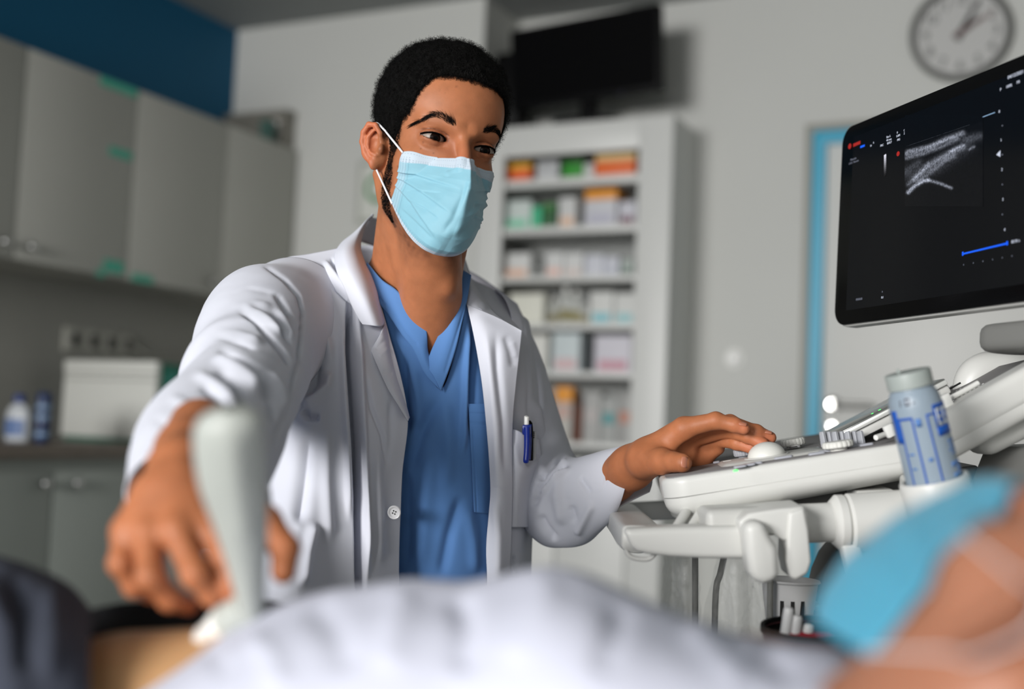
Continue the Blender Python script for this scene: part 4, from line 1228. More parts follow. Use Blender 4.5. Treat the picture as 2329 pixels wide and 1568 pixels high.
wrap('side_print', [(-26, -14, Hh * .56, Hh * .64), (-18, -8, Hh * .22, Hh * .255), (-56, -44, Hh * .30, Hh * .32), (-56, -46, Hh * .16, Hh * .18), (-26, -10, Hh * -.02, Hh * .02)], m_bp2)
wrap('batch_print', [(-52, -49, Hh * .775, Hh * .835), (-40, -29, Hh * .775, Hh * .795), (-40, -37, Hh * .78, Hh * .84), (-31, -28, Hh * .78, Hh * .84), (-40, -29, Hh * .83, Hh * .845), (-22, -18, Hh * .785, Hh * .80)], m_bk)

# ================================================================== clear plastic bags hanging from the handle
def film_mat():
    m = bpy.data.materials.new('clear_plastic_film'); m.use_nodes = True
    nt = m.node_tree; b_ = nt.nodes['Principled BSDF']
    b_.inputs['Base Color'].default_value = (.86, .87, .86, 1); b_.inputs['Roughness'].default_value = .12
    b_.inputs['Alpha'].default_value = .24; b_.inputs['Specular IOR Level'].default_value = 1.0
    b_.inputs['Coat Weight'].default_value = 1.0; b_.inputs['Coat Roughness'].default_value = .08
    n = nt.nodes.new('ShaderNodeTexNoise'); n.inputs['Scale'].default_value = 70; n.inputs['Detail'].default_value = 6
    tc = nt.nodes.new('ShaderNodeTexCoord'); nt.links.new(tc.outputs['Object'], n.inputs['Vector'])
    bp = nt.nodes.new('ShaderNodeBump'); bp.inputs['Strength'].default_value = 1.0; bp.inputs['Distance'].default_value = .010
    nt.links.new(n.outputs[0], bp.inputs['Height']); nt.links.new(bp.outputs[0], b_.inputs['Normal']); nt.links.new(bp.outputs[0], b_.inputs['Coat Normal'])
    return m
m_film = film_mat()
def bag(name, cols_, ys, d, lab, seed):
    rows = [[(x, y, d + (.012 if i % 2 else -.012)) for i, x in enumerate(c_)] for c_, y in zip(cols_, ys)]
    o = patch(name, rows, 60, 90, m_film, None, (), 0.0, noise=(70, .0022, seed))
    tag(o, lab, 'bag', 'clear plastic sleeves on the scanner handle')
    return o
b1 = bag('plastic_sleeve', [(1506, 1530, 1556, 1584), (1504, 1530, 1558, 1590), (1500, 1528, 1560, 1592), (1500, 1530, 1562, 1594)], (1262, 1310, 1380, 1470), 1.27, 'narrow clear plastic sleeve at the left under the scanner handle', 3)
b2 = bag('plastic_sleeve', [(1632, 1652, 1672, 1694), (1620, 1645, 1672, 1700), (1606, 1640, 1675, 1706), (1604, 1640, 1680, 1708)], (1262, 1320, 1400, 1500), 1.26, 'crumpled clear plastic sleeve in the middle under the scanner handle', 5)
b3 = bag('plastic_sleeve', [(1690, 1712, 1732, 1752), (1690, 1712, 1734, 1754), (1692, 1714, 1736, 1756), (1694, 1716, 1738, 1758)], (1300, 1350, 1410, 1500), 1.25, 'clear plastic sleeve at the right below the probe holder', 9)
m_grod = M('grey_rod', (118, 118, 114), .45)
for (x0, y0, x1, y1, d, lab) in ((1581, 1262, 1581, 1480, 1.33, 'first straight grey cord behind the plastic sleeves'), (1648, 1262, 1628, 1350, 1.33, 'slanted grey cord behind the middle plastic sleeve'), (1752, 1320, 1750, 1490, 1.30, 'last grey cord below the probe holder')):
    o = tube('probe_cord', [P(x0, y0, d), P((x0 + x1) / 2, (y0 + y1) / 2, d + .004), P(x1, y1, d), P(x1 - 4, y1 + 160, d + .02)], .0036, m_grod, None, 10, n=16)
    tag(o, lab, 'cord', 'probe cords under the handle')
# ================================================================== white cup bracket, dark tray with white handled tools, red cloth
wb = thing('utensil_cup', 'white slotted plastic cup hanging below the probe holder', 'cup', P(1800, 1400, 1.33))
m_cup = M('cup_white', (206, 206, 206), .4)
cpt = P(1794, 1400, 1.33)
VZ = axis_rot((0, 0, 1))
lathe('cup_wall', [(.022, -.03), (.026, .0), (.031, .036), (.034, .038), (.033, .040), (.029, .036), (.0235, 0), (.02, -.028)], cpt, m_cup, wb, VZ, 32)
lathe('cup_floor', [(0, -.03), (.022, -.03), (.021, -.027), (0, -.027)], cpt, m_cup, wb, VZ, 32)
for k, a in enumerate((-.5, -.1, .3)):
    dirv = -CW * math.cos(a) + CR * math.sin(a)
    box('cup_slot', cpt + dirv * .0275 + np.array([0, 0, .010]), (.004, .003, .022), m_darkseam, wb, np.array([np.cross(dirv, (0, 0, 1)), dirv, (0, 0, 1)]))
tray = thing('kidney_tray', 'dark red lined tray with a black rim below the scanner', 'tray', P(1830, 1475, 1.18))
tc_ = P(1842, 1440, 1.18)
lathe('tray_bowl', [(.0, -.04), (.034, -.04), (.042, -.02), (.047, .004), (.045, .004), (.040, -.018), (.033, -.036), (0, -.036)], tc_, M('dark_red_lining', (70, 14, 26), .5), tray, np.array([CR, CW, (0, 0, 1)]), 40)
lathe('tray_rim', [(.0445, .001), (.0445, .0065), (.0485, .0065), (.0485, .001)], tc_, m_black, tray, np.array([CR, CW, (0, 0, 1)]), 40)
for k, (x, y, L) in enumerate(((1795, 1382, .035), (1814, 1400, .036), (1840, 1420, .034), (1866, 1442, .030))):
    top = P(x, y, 1.165); 
    o = tube('tool_handle', [top, top - CU * .003 - CR * .0005, top - CU * L * .6 - CR * .003, top - CU * L - CR * .006], [.0026, .0050, .0052, .0048], m_cup, None, 12, n=14)
    tag(o, ['tallest white tool handle at the left of the dark tray', 'second white tool handle from the left in the dark tray', 'third white tool handle from the left in the dark tray', 'shortest white tool handle at the right of the dark tray'][k], 'tool', 'white handled tools in the dark tray')

rc = patch('red_cloth', [[(1772, 1444, 1.172), (1830, 1434, 1.176), (1900, 1438, 1.176)], [(1768, 1454, 1.160), (1836, 1446, 1.158), (1916, 1452, 1.162)], [(1784, 1482, 1.150), (1840, 1480, 1.148), (1912, 1484, 1.152)]], 24, 18, M('red_cloth', (150, 22, 40), .85), None, (), .004, noise=(60, .0015, 6))
tag(rc, 'crumpled red cloth lying in the dark tray below the scanner', 'cloth')

tube('tray_bracket', [tc_ + np.array([0, 0, -.043]), tc_ + CW * .12 + np.array([0, 0, -.046]), P(1930, 1500, 1.50)], .008, m_us2, us, 12, n=12)
tube('cup_bracket', [cpt + CW * .026, cpt + CW * .09 + CR * .02, P(1890, 1390, 1.50)], .006, m_us2, us, 12, n=12)
# ================================================================== DOCTOR
HO = P(998.0, 336.7, 1.421)                     # centre of the head between the ears, at eye height
def head_axes(ya, pi_, ro):
    f = -CW * math.cos(ya) * math.cos(pi_) + CR * math.sin(ya) * math.cos(pi_) - CU * math.sin(pi_)
    u = CU * math.cos(ro) + CR * math.sin(ro); u = u - f * (u @ f); u /= np.linalg.norm(u)
    x = np.cross(f, u)
    if x @ CR < 0: x = -x
    return np.array([x, f, u])
HA = head_axes(.409, .073, .185)
def toH(p, O=HO, A=HA, s=1000.0):
    return ((np.asarray(p) - O) @ A.T * s)
def fromH(p, O=HO, A=HA, s=1000.0):
    return O + (np.asarray(p, float) / s) @ A
EYEC = (31.0, 62.3, -1.0); EYER = 13.7
def lid_curves(x):
    a = (np.abs(x) - 31.0) / 15.5
    k = np.clip(1 - a * a, 0, 1)
    z0 = -1.0 + .9 * a
    return z0 + 4.3 * k ** .7, z0 - 3.7 * k ** .8, k
def head_sdf(p, eyes=True, ear=True):
    q = p.copy(); x_ = p[:, 0]; q[:, 0] = np.where(x_ > 44, 44 + (x_ - 44) * 1.40, np.abs(x_))
    d = s_ell(q, (0, -14, 40), (74.5, 97, 80))
    d = smin(d, s_ell(q, (0, 26, 38), (62, 58, 50)), 20)
    d = smin(d, s_ell(q, (0, 20, -28), (61, 62, 66)), 18)
    d = smin(d, s_ell(q, (42, 42, -30), (17, 22, 16)), 14)
    d = smin(d, s_ell(q, (0, 28, -82), (51, 50, 36)), 18)
    d = smin(d, s_ell(q, (47, 0, -62), (12, 24, 26)), 16)
    d = smin(d, s_ell(q, (0, 72, -106), (20, 18, 15)), 14)
    d = smin(d, s_cap(q, (10, 78, 13), (42, 63, 19), 9.0, 8.0), 9)
    d = smin(d, s_cap(q, (0, 79, 10), (0, 103, -34), 6.5, 8.5), 9)
    d = smin(d, s_ell(q, (0, 104, -38), (10, 9, 9)), 6)
    d = smin(d, s_ell(q, (12.5, 95, -44), (7, 9, 7)), 5)
    d = smin(d, s_ell(q, (0, 88, -68), (17, 9, 7)), 5)          # lips
    if eyes:
        d = smax(d, -s_ell(q, (30, 92.5, -2), (19, 19, 13)), 8)
        d = smin(d, np.linalg.norm(q - np.array(EYEC, np.float32), axis=1) - 15.5, 3.0)
        zu, zl, k = lid_curves(q[:, 0])
        near = (np.abs(q[:, 0] - 31) < 17) & (q[:, 1] > 58)
        # upper lid crease and the fold under the eye
        zc = zu + 4.2
        d = d + np.where(near, 1.9 * np.exp(-((q[:, 2] - zc) / 1.15) ** 2) * np.clip(k * 2.5 + .15, 0, 1), 0)
        zb = zl - 6.0
        d = d + np.where(near, 1.1 * np.exp(-((q[:, 2] - zb) / 1.5) ** 2) * np.clip(k * 2, 0, 1), 0)
        op = np.maximum(q[:, 2] - zu, zl - q[:, 2])
        cut = np.maximum(op, 61.0 - q[:, 1])
        cut = np.maximum(cut, np.abs(q[:, 0] - 31) - 15.2)
        d = np.maximum(d, -cut)
    if ear:
        q = q.copy(); q[:, 0] += np.where(p[:, 0] > 0, 13.0, 0.0)      # the far ear lies flat against the head
        n = np.array([.60, .79, .1]); n /= np.linalg.norm(n)
        t_ = np.array([.79, -.60, 0.0]); t_ /= np.linalg.norm(t_)
        A = np.array([t_, np.cross(n, t_), n])
        e = s_ell(q, (80.5, -8.5, -13), (11.5, 22, 2.8), A)
        e = smin(e, s_poly(q, [(71, 1, -12), (75, 3, -1), (81, -2, 8), (87, -9, 8), (90.5, -13, -2), (90, -13.5, -13), (85.5, -10, -25), (79, -5, -34)], [2.6, 2.8, 3.1, 3.3, 3.4, 3.3, 3.2, 3.4], 2), 2.0)
        e = smin(e, s_poly(q, [(82, -3, 1), (85.5, -8, -7), (84, -7.5, -16), (79, -3, -25), (75, 1, -27)], [2.2, 2.6, 2.6, 2.4, 2.6], 2), 2.0)
        e = smin(e, s_ell(q, (74.5, -2.0, -36), (6.0, 4.2, 8.0)), 3)
        e = smin(e, s_ell(q, (71.5, 5.5, -19), (4.0, 4.5, 5.5)), 2.5)
        e = smin(e, s_ell(q, (66, -4, -20), (9, 8, 20)), 6)
        e = smax(e, -s_ell(q, (78.5, -1.5, -14.5), (6.0, 9.0, 4.6), A[[0, 1, 2]]), 1.5)
        d = smin(d, e, 2.5)
    return d
# neck and upper chest in millimetres of the head frame
N_base = toH(P(934, 650, 1.515)); N_sl = toH(P(740, 690, 1.53)); N_sr = toH(P(1085, 800, 1.64))
N_ch = toH(P(950, 860, 1.555)); N_no = toH(P(988, 752, 1.462))
chest_A = np.array([CR, CW, CU]) @ HA.T
chest_A = chest_A / np.linalg.norm(chest_A, axis=1, keepdims=True)
def skin_head(p):
    d = head_sdf(p)
    n = s_cap(p, (0, -22, -55), N_base, 53, 53)
    n = smin(n, s_cap(p, (0, 18, -85), N_no + np.array([0, -14, 0]), 36, 40), 22)
    n = smin(n, s_cap(p, N_base, N_sl, 40, 22), 22)
    n = smin(n, s_ell(p, N_ch, (105, 88, 125), chest_A), 30)
    # tendons to the pit of the neck and the adam's apple
    n = smin(n, s_cap(p, (60, -18, -45), N_no + np.array([10, -4, 4]), 9, 8), 14)
    n = smin(n, s_cap(p, (-60, -18, -45), N_no + np.array([-14, -4, 4]), 9, 8), 14)
    ap = toH(P(1015, 655, 1.42))
    n = smin(n, np.linalg.norm(p - ap.astype(np.float32), axis=1) - 7.0, 16)
    n = smax(n, -s_ell(p, N_no + np.array([-2, 6, 4]), (9, 12, 13)), 12)
    d = smin(d, n, 12)
    return d
lo_b = np.array([-200, -150, -330]); hi_b = np.array([190, 130, 128])
Vh, Fh = surface_nets(skin_head, lo_b, hi_b, 1.55)
headV = Vh.copy()

def hairline(th):
    """height of the hairline at angle th (deg from the face centre), mm"""
    return np.interp(th, [0, 20, 30, 36, 40, 43, 46, 49, 52, 57, 62, 68, 76, 84, 92, 104, 118, 140, 180], [73, 72, 69, 63, 54, 44, 33, 26, 23, 17, 8, -2, -14, -10, 4, 8, -35, -62, -66])
# ---- skin colour: pigment (beard, brow stubble, lips, reddish ears), darker eye area, painted lid creases
SK = np.array([lin(176), lin(112), lin(76)])
def skin_cols(V):
    c = np.tile(SK, (len(V), 1))
    x, y, z = np.abs(V[:, 0]), V[:, 1], V[:, 2]
    n1 = noise3(V * .08, 4); n2 = noise3(V * .35, 8)
    c *= (1 + .035 * n1 + .025 * n2)[:, None]
    def blend(w, col):
        nonlocal c
        w = np.clip(w, 0, 1)[:, None]
        c = c * (1 - w) + np.array(col) * w
    ears = np.clip((x - 74) / 6, 0, 1) * (z > -52) * (z < 16)
    blend(ears * .45, [lin(206), lin(112), lin(78)])
    blend(np.exp(-(((x - 0) / 16) ** 2 + ((y - 100) / 16) ** 2 + ((z + 30) / 20) ** 2)) * .4, [lin(205), lin(112), lin(80)])
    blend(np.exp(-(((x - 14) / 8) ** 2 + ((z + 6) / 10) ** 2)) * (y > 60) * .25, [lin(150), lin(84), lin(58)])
    blend(np.exp(-(((x - 31) / 19) ** 2 + ((z + 3) / 14) ** 2)) * .42 * (y > 40), [lin(128), lin(72), lin(48)])  # darker brown blended in around the eyes
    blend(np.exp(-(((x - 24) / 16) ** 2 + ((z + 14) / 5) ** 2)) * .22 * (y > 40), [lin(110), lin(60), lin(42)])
    # darker lid skin, then the shade of the lid crease painted in
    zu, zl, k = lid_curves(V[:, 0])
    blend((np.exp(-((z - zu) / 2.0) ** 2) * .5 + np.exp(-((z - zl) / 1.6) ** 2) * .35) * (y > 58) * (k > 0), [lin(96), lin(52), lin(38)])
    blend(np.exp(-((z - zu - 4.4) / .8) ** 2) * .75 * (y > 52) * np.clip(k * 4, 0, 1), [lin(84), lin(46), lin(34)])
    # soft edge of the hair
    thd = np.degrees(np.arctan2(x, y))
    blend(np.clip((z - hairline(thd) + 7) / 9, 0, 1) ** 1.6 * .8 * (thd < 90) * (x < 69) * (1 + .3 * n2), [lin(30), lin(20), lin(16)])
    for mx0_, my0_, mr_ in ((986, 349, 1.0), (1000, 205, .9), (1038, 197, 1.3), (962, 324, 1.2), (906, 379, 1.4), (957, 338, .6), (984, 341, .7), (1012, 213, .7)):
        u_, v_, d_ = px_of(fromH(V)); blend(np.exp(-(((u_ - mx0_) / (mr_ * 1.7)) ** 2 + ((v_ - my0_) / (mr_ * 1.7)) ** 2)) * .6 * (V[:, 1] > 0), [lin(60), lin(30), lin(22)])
    # beard and sideburns
    th = np.degrees(np.arctan2(x, y))
    sb = np.clip(1.6 * np.exp(-((th - (71 + 6 * np.clip((-z - 10) / 50, 0, 1))) / 9.5) ** 2), 0, 1) * (z < 8) * (z > -105)
    jaw = np.clip((-z - 58) / 22, 0, 1) * np.clip((z + 150) / 25, 0, 1) * np.clip((y + 8) / 24, 0, 1) * (y > -15)
    speck = .75 + .35 * n2
    blend(np.clip(sb, 0, 1) * .95 * speck, [lin(26), lin(18), lin(15)])
    blend(jaw * .55 * speck, [lin(70), lin(42), lin(30)])
    return c
colH = skin_cols(headV)

# ---- left hand on the console (picture px, depth)
def J(l): return [P(*a) for a in l]
HB = np.array([CR * .96 + CU * .28, CW, CU * .96 - CR * .28])
def hand_sdf(w, fingers, thumb, wrist, extra, kpalm=.012, hollow=None):
    """joint lists: (px, py, depth, radius mm)"""
    segs = []
    for fg in fingers:
        pts = [P(a[0], a[1], a[2]) for a in fg]; rr = [a[3] * 1e-3 for a in fg]
        segs.append((pts, rr))
    tp_ = [P(a[0], a[1], a[2]) for a in thumb]; tr = [a[3] * 1e-3 for a in thumb]
    wp = [P(a[0], a[1], a[2]) for a in wrist]; wr = [a[3] * 1e-3 for a in wrist]
    ex = [([P(*a[:3]), P(*b[:3])], [a[3] * 1e-3, b[3] * 1e-3]) for a, b in extra]
    def f(p):
        d = s_poly(p, wp, wr, .01)
        for pts, rr in segs:        # palm rays
            d = smin(d, s_cap(p, wp[-1], pts[0], wr[-1] * .62, rr[0]), kpalm)
        for pts, rr in ex:
            d = smin(d, s_cap(p, pts[0], pts[1], rr[0], rr[1]), .012)
        d = smin(d, s_cap(p, tp_[0], tp_[1], tr[0], tr[1]), .014)
        t = s_poly(p, tp_[1:], tr[1:], .003)
        d = smin(d, t, .005)
        fd = None
        for pts, rr in segs:
            e = s_poly(p, pts, rr, .002)
            # knuckle swellings
            for k in (1, 2):
                e = smin(e, np.linalg.norm(p - pts[k].astype(np.float32), axis=1) - rr[k] * 1.04, .004)
            fd = e if fd is None else smin(fd, e, .0012)
        d = smin(d, fd, .005)
        if hollow is not None:
            d = smax(d, -s_ell(p, hollow, (.030, .014, .0135), HB), .007)
        return d
    allp = np.array([x for s_ in segs for x in s_[0]] + tp_ + wp + [x for e in ex for x in e[0]])
    return f, allp.min(0) - .035, allp.max(0) + .035
LF = [[(1556, 975, 1.366, 12.5), (1628, 957.5, 1.352, 9.4), (1671, 967, 1.345, 7.9), (1691, 975, 1.342, 6.9)],
      [(1562, 984, 1.380, 12.5), (1660, 963, 1.374, 9.3), (1720, 983, 1.364, 8.0), (1752, 996, 1.366, 7.0)],
      [(1560, 1000, 1.396, 11.5), (1652, 979, 1.384, 8.8), (1702, 993, 1.364, 7.8), (1735, 1010, 1.356, 7.0)],
      [(1556, 1020, 1.412, 10.5), (1636, 1002, 1.398, 8.0), (1676, 1009, 1.380, 7.2), (1708, 1020, 1.370, 6.4)]]
LT = [(1462, 1050, 1.382, 19), (1506, 1050, 1.350, 14.5), (1532, 1051, 1.330, 11.2), (1552, 1053.5, 1.318, 10.6)]
LWr = [(1310, 1132, 1.495, 25), (1395, 1092, 1.448, 25.5), (1436, 1064, 1.420, 25.5), (1470, 1042, 1.402, 23.5)]
fL, loL, hiL = hand_sdf(None, LF, LT, LWr, [((1490, 1040, 1.39, 17), (1560, 1030, 1.40, 15)), ((1480, 1030, 1.385, 17), (1556, 985, 1.372, 13)), ((1495, 1044, 1.418, 16), (1588, 1044, 1.412, 12.5)), ((1588, 1044, 1.412, 12.5), (1632, 1020, 1.404, 8.5))], hollow=P(1603, 1014, 1.366))
VL, FL = surface_nets(fL, loL, hiL, .00135)
def hand_cols(V, jl, palm_dir):
    c = np.tile(SK * np.array([1.0, .96, .93]), (len(V), 1))
    c *= (1 + .05 * noise3(V * 90, 14) + .02 * noise3(V * 400, 15))[:, None]
    tips = [P(*f_[-1][:3]) for f_ in jl]
    for t in tips:
        w = np.exp(-(np.linalg.norm(V - t, axis=1) / .012) ** 2)[:, None] * .45
        c = c * (1 - w) + np.array([lin(214), lin(128), lin(98)]) * w
    # paler palm side
    return c
# ---- right hand round the probe (near, strongly out of focus)
RK = .80 / .95
def _near(l): return [(a[0], a[1], a[2] * RK, a[3] * RK) for a in l]
RF = [_near(f_) for f_ in ([(468, 1195, .950, 12), (512, 1268, .930, 10), (526, 1325, .925, 8.8), (532, 1362, .928, 8)],
      [(402, 1206, .940, 12.5), (445, 1306, .915, 10.5), (482, 1352, .925, 9), (512, 1372, .945, 8.2)],
      [(338, 1212, .945, 12), (342, 1312, .918, 10.5), (386, 1362, .932, 9), (430, 1376, .955, 8)],
      [(288, 1208, .955, 11), (276, 1282, .935, 9.6), (306, 1334, .940, 8.4), (346, 1352, .955, 7.6)])]
RT = _near([(520, 1140, 1.005, 19), (600, 1190, .985, 15), (650, 1248, .968, 12), (645, 1300, .955, 10.5)])
RWr = _near([(455, 980, 1.13, 31), (430, 1030, 1.07, 29), (412, 1070, 1.01, 27), (405, 1110, .985, 26)])
fR, loR, hiR = hand_sdf(None, RF, RT, RWr, [((350, 1130, .975 * RK, 16), (310, 1210, .955 * RK, 12)), ((470, 1130, .985 * RK, 16), (440, 1200, .955 * RK, 12))])
VR, FR = surface_nets(fR, loR, hiR, .0022)
# ---- hidden trunk, arms and legs, coarser
hip = P(930, 1420, 1.60); chest = P(950, 900, 1.60)
shR, shL = P(635, 745, 1.47), P(1145, 800, 1.63)
elR, elL = P(505, 900, 1.20), P(1240, 1140, 1.52)
hipR = hip - CR * .10; hipL = hip + CR * .10
hipR[2] = hipL[2] = .60
fwdH = -CW.copy(); fwdH[2] = 0; fwdH /= np.linalg.norm(fwdH)
rtH = CR.copy(); rtH[2] = 0; rtH /= np.linalg.norm(rtH)
knR = hipR + fwdH * .26 - rtH * .20; knL = hipL + fwdH * .20 + rtH * .22
knR[2] = knL[2] = .50
anR = knR - fwdH * .02; anL = knL - fwdH * .04; anR[2] = anL[2] = .09
BA = np.array([CR, CW, CU])
def trunk(p):
    d = s_ell(p, chest, (.13, .08, .14), BA)
    d = smin(d, s_ell(p, (hip + chest) / 2 + np.array([0, 0, -.05]), (.145, .085, .24), BA), .05)
    d = smin(d, s_cap(p, hipR, hipL, .085, .085), .05)
    d = smin(d, s_cap(p, shR, shL, .04, .04), .05)
    d = smin(d, s_cap(p, shR, elR, .036, .032), .02)
    d = smin(d, s_cap(p, shL, elL, .036, .032), .02)
    d = smin(d, s_cap(p, elR, P(440, 1060, .93), .032, .026), .02)
    d = smin(d, s_cap(p, elL, P(1395, 1092, 1.448), .032, .024), .02)
    for a, b, c in ((hipR, knR, anR), (hipL, knL, anL)):
        d = smin(d, s_cap(p, a, b, .075, .055), .04)
        d = smin(d, s_cap(p, b, c, .052, .034), .02)
        d = smin(d, s_cap(p, c + np.array([0, 0, -.05]), c + fwdH * .15 + np.array([0, 0, -.055]), .032, .03), .02)
    return d
allp = np.array([chest, hip, shR, shL, elR, elL, knR, knL, anR, anL, P(440, 1060, .93), P(1395, 1092, 1.448)])
VT, FT = surface_nets(trunk, allp.min(0) - .2, allp.max(0) + .2, .012)
VHw = fromH(headV)
nH, nL, nR = len(VHw), len(VL), len(VR)
Vall = np.concatenate([VHw, VL, VR, VT])
Fall = np.concatenate([Fh, FL + nH, FR + nH + nL, FT + nH + nL + nR])
Call = np.concatenate([colH, hand_cols(VL, LF, None), hand_cols(VR, RF, None), np.tile(SK, (len(VT), 1))])
Call = np.concatenate([Call, np.ones((len(Call), 1))], 1)
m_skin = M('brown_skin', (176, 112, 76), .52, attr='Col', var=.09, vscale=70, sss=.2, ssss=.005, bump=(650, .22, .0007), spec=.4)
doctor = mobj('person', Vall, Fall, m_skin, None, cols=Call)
tag(doctor, 'seated doctor in open white coat, blue scrubs and surgical mask reaching toward the patient', 'person')
PER = doctor
# eyeballs: coloured by rings round the gaze direction
m_sclera = M('eye_white', (150, 136, 126), .3, spec=.2); m_iris = M('brown_iris', (22, 11, 7), .25, spec=.12); m_pupil = M('pupil', (3, 3, 3), .15, spec=.12)
for sx in (-1, 1):
    ctr = np.array([sx * EYEC[0], EYEC[1], EYEC[2]])
    g = np.array([-.04, 1.0, -.10]); g /= np.linalg.norm(g)
    A = axis_rot(g)
    th = np.concatenate([np.radians([0, 5, 10, 11.5, 18, 24, 28, 29.5]), np.radians(np.linspace(35, 180, 18))])
    V, Fc, fm = [], [], []
    for t in th:
        r = EYER + (.5 * max(0, 1 - (t / math.radians(29)) ** 2))
        for k in range(36):
            a = 2 * math.pi * k / 36
            V.append((r * math.sin(t) * math.cos(a), r * math.sin(t) * math.sin(a), r * math.cos(t)))
    Fc = grid_faces(len(th), 36, True)
    fm = np.repeat([2 if math.degrees(th[i + 1]) < 11 else (1 if math.degrees(th[i + 1]) < 29 else 0) for i in range(len(th) - 1)], 36)
    mobj('eyeball', fromH(np.array(V) @ A + ctr), Fc, None, PER, mats=[m_sclera, m_iris, m_pupil], fmat=fm)
    # lash line on the upper and lower lid
    m_lash = M('dark_lashes', (7, 5, 5), .9, spec=.05)
    xs_ = np.linspace(-15.2, 15.2, 24)
    def on_lid(x, z, rr=15.2):
        dx, dz = x - EYEC[0], z - EYEC[2]
        return np.array([x, EYEC[1] + math.sqrt(max(rr * rr - dx * dx - dz * dz, 6.0)), z])
    parts = []
    for up in (True, False):
        pts = []
        for x in xs_ + EYEC[0]:
            zu, zl, k = lid_curves(np.array([x]))
            p_ = on_lid(x, float(zu[0]) - .1 if up else float(zl[0]), 15.3 if up else 14.8)
            pts.append((sx * p_[0], p_[1] + .2, p_[2]))
        if up:
            parts.append(tube_arrays(fromH(pts), np.array([.0006] + [.00095] * 22 + [.0010]), 6))
        r_ = np.random.default_rng(11)
        for k in range(70 if up else 40):
            i = r_.integers(1, 23); b = np.array(pts[i]) + r_.normal(0, .2, 3)
            L = (6.0 if up else 3.0) * r_.uniform(.6, 1.1)
            dd = np.array([sx * (.35 * (i - 11) / 11 + .15), 1.0, -.15 if up else -.7])
            e = b + dd * L * .6 + np.array([0, 0, (.5 if up else -.2) * L * .3]); m_ = b + dd * L * .35 + np.array([0, 0, -.3 if up else -.2])
            parts.append(tube_arrays(fromH([b, m_, e]), np.array([.00016, .00012, .00004]), 3, False))
    V, Fc = merge(parts)
    o = mobj('eyelashes', V, Fc, m_lash, PER); o['kind'] = 'stuff'

# ---- hair: cap plus curls
def hair_thick(p):
    x, y, z = np.abs(p[:, 0]), p[:, 1], p[:, 2]
    th = np.degrees(np.arctan2(x, y))
    over = z - hairline(th)
    base = 2.6 + 7.0 * np.clip((z - 25) / 75, 0, 1) ** .9
    return over, base
def hair_sdf(p):
    over, base = hair_thick(p)
    th = base * np.clip((over + 2) / 16, 0, 1) ** .6 - 4.0 * np.clip(-over / 4, 0, 1)
    d = head_sdf(p, False, False) - th
    d = d - (1.3 * noise3(p * .21, 21, 2) + .9 * noise3(p * .62, 22, 2)) * np.clip(over / 12, 0, 1) * np.clip(base / 7.0, .15, 1)
    return np.maximum(d, -(over + 1.0))
Vc, Fc_ = surface_nets(hair_sdf, (-100, -135, -80), (100, 110, 150), 2.3)
m_hair = M('black_curly_hair', (9, 8, 7), .7, var=.5, vscale=220, bump=(420, 1.0, .004), spec=.15)
hair = mobj('hair', fromH(Vc), Fc_, m_hair, PER)
# curls on the outside of the cap
def curls(V, Fq, n, rng, L=(4, 9), rad=.00013, lift=1.0, R=(.9, 2.0), lay=0.0):
    a = V[Fq[:, 0]]; nrm = np.cross(V[Fq[:, 2]] - V[Fq[:, 0]], V[Fq[:, 3]] - V[Fq[:, 1]])
    nrm /= np.linalg.norm(nrm, axis=1, keepdims=True) + 1e-9
    idx = rng.integers(0, len(a), n)
    b, nn = a[idx], nrm[idx]
    t = np.cross(nn, rng.normal(size=(n, 3))); t /= np.linalg.norm(t, axis=1, keepdims=True) + 1e-9
    s = np.cross(nn, t)
    K = 10
    u = np.linspace(0, 1, K)
    Lk = rng.uniform(*L, n)[:, None]
    R_ = rng.uniform(*R, n)[:, None]; ph = rng.uniform(0, 6.28, n)[:, None]; tw = rng.uniform(6, 13, n)[:, None]
    lean = rng.uniform(-.5, .5, (n, 1)) + lay
    x = R_ * (np.cos(ph + tw * u) - np.cos(ph)) + lean * Lk * u; y = R_ * (np.sin(ph + tw * u) - np.sin(ph)); z = Lk * u * lift - (1.0 if lay == 0 else .15)
    C = b[:, None] + t[:, None] * x[..., None] + s[:, None] * y[..., None] + nn[:, None] * z[..., None]
    # thin three sided strands
    off = np.array([[1, 0], [-.5, .87], [-.5, -.87]]) * rad * 1000
    Vn = C[:, :, None] + t[:, None, None] * off[None, None, :, 0:1] + s[:, None, None] * off[None, None, :, 1:2]
    base = np.arange(n)[:, None, None] * (K * 3)
    i = np.arange(K - 1)[None, :, None] * 3; j = np.arange(3)[None, None, :]; j2 = (j + 1) % 3
    Fn = np.stack([base + i + j, base + i + j2, base + i + 3 + j2, base + i + 3 + j], -1).reshape(-1, 4)
    return Vn.reshape(-1, 3), Fn
over_, _b = hair_thick(Vc)
good = over_[Fc_].mean(1) > -0.5
inner = head_sdf(Vc.astype(np.float32), False, False)[Fc_].mean(1) > .5
Vs, Fs = curls(Vc, Fc_[good & inner], 17000, np.random.default_rng(5), (2.0, 7.0))
edge = headV[Fh].mean(1); eo = edge[:, 2] - hairline(np.degrees(np.arctan2(np.abs(edge[:, 0]), edge[:, 1])))
eth = np.degrees(np.arctan2(np.abs(edge[:, 0]), edge[:, 1]))
esel = (np.abs(eo + .5) < 5.5) & (eth < 82) & (edge[:, 2] > -12) & (np.random.default_rng(2).random(len(eo)) < np.clip((eo + 6) / 6, .05, 1))
Ve, Fe = curls(headV, Fh[esel], 3600, np.random.default_rng(15), (1.5, 4.0), .00010)
Fs = np.concatenate([Fs, Fe + len(Vs)]); Vs = np.concatenate([Vs, Ve])
o = mobj('hair_curls', fromH(Vs), Fs, m_hair, hair, smooth=False); o['kind'] = 'stuff'
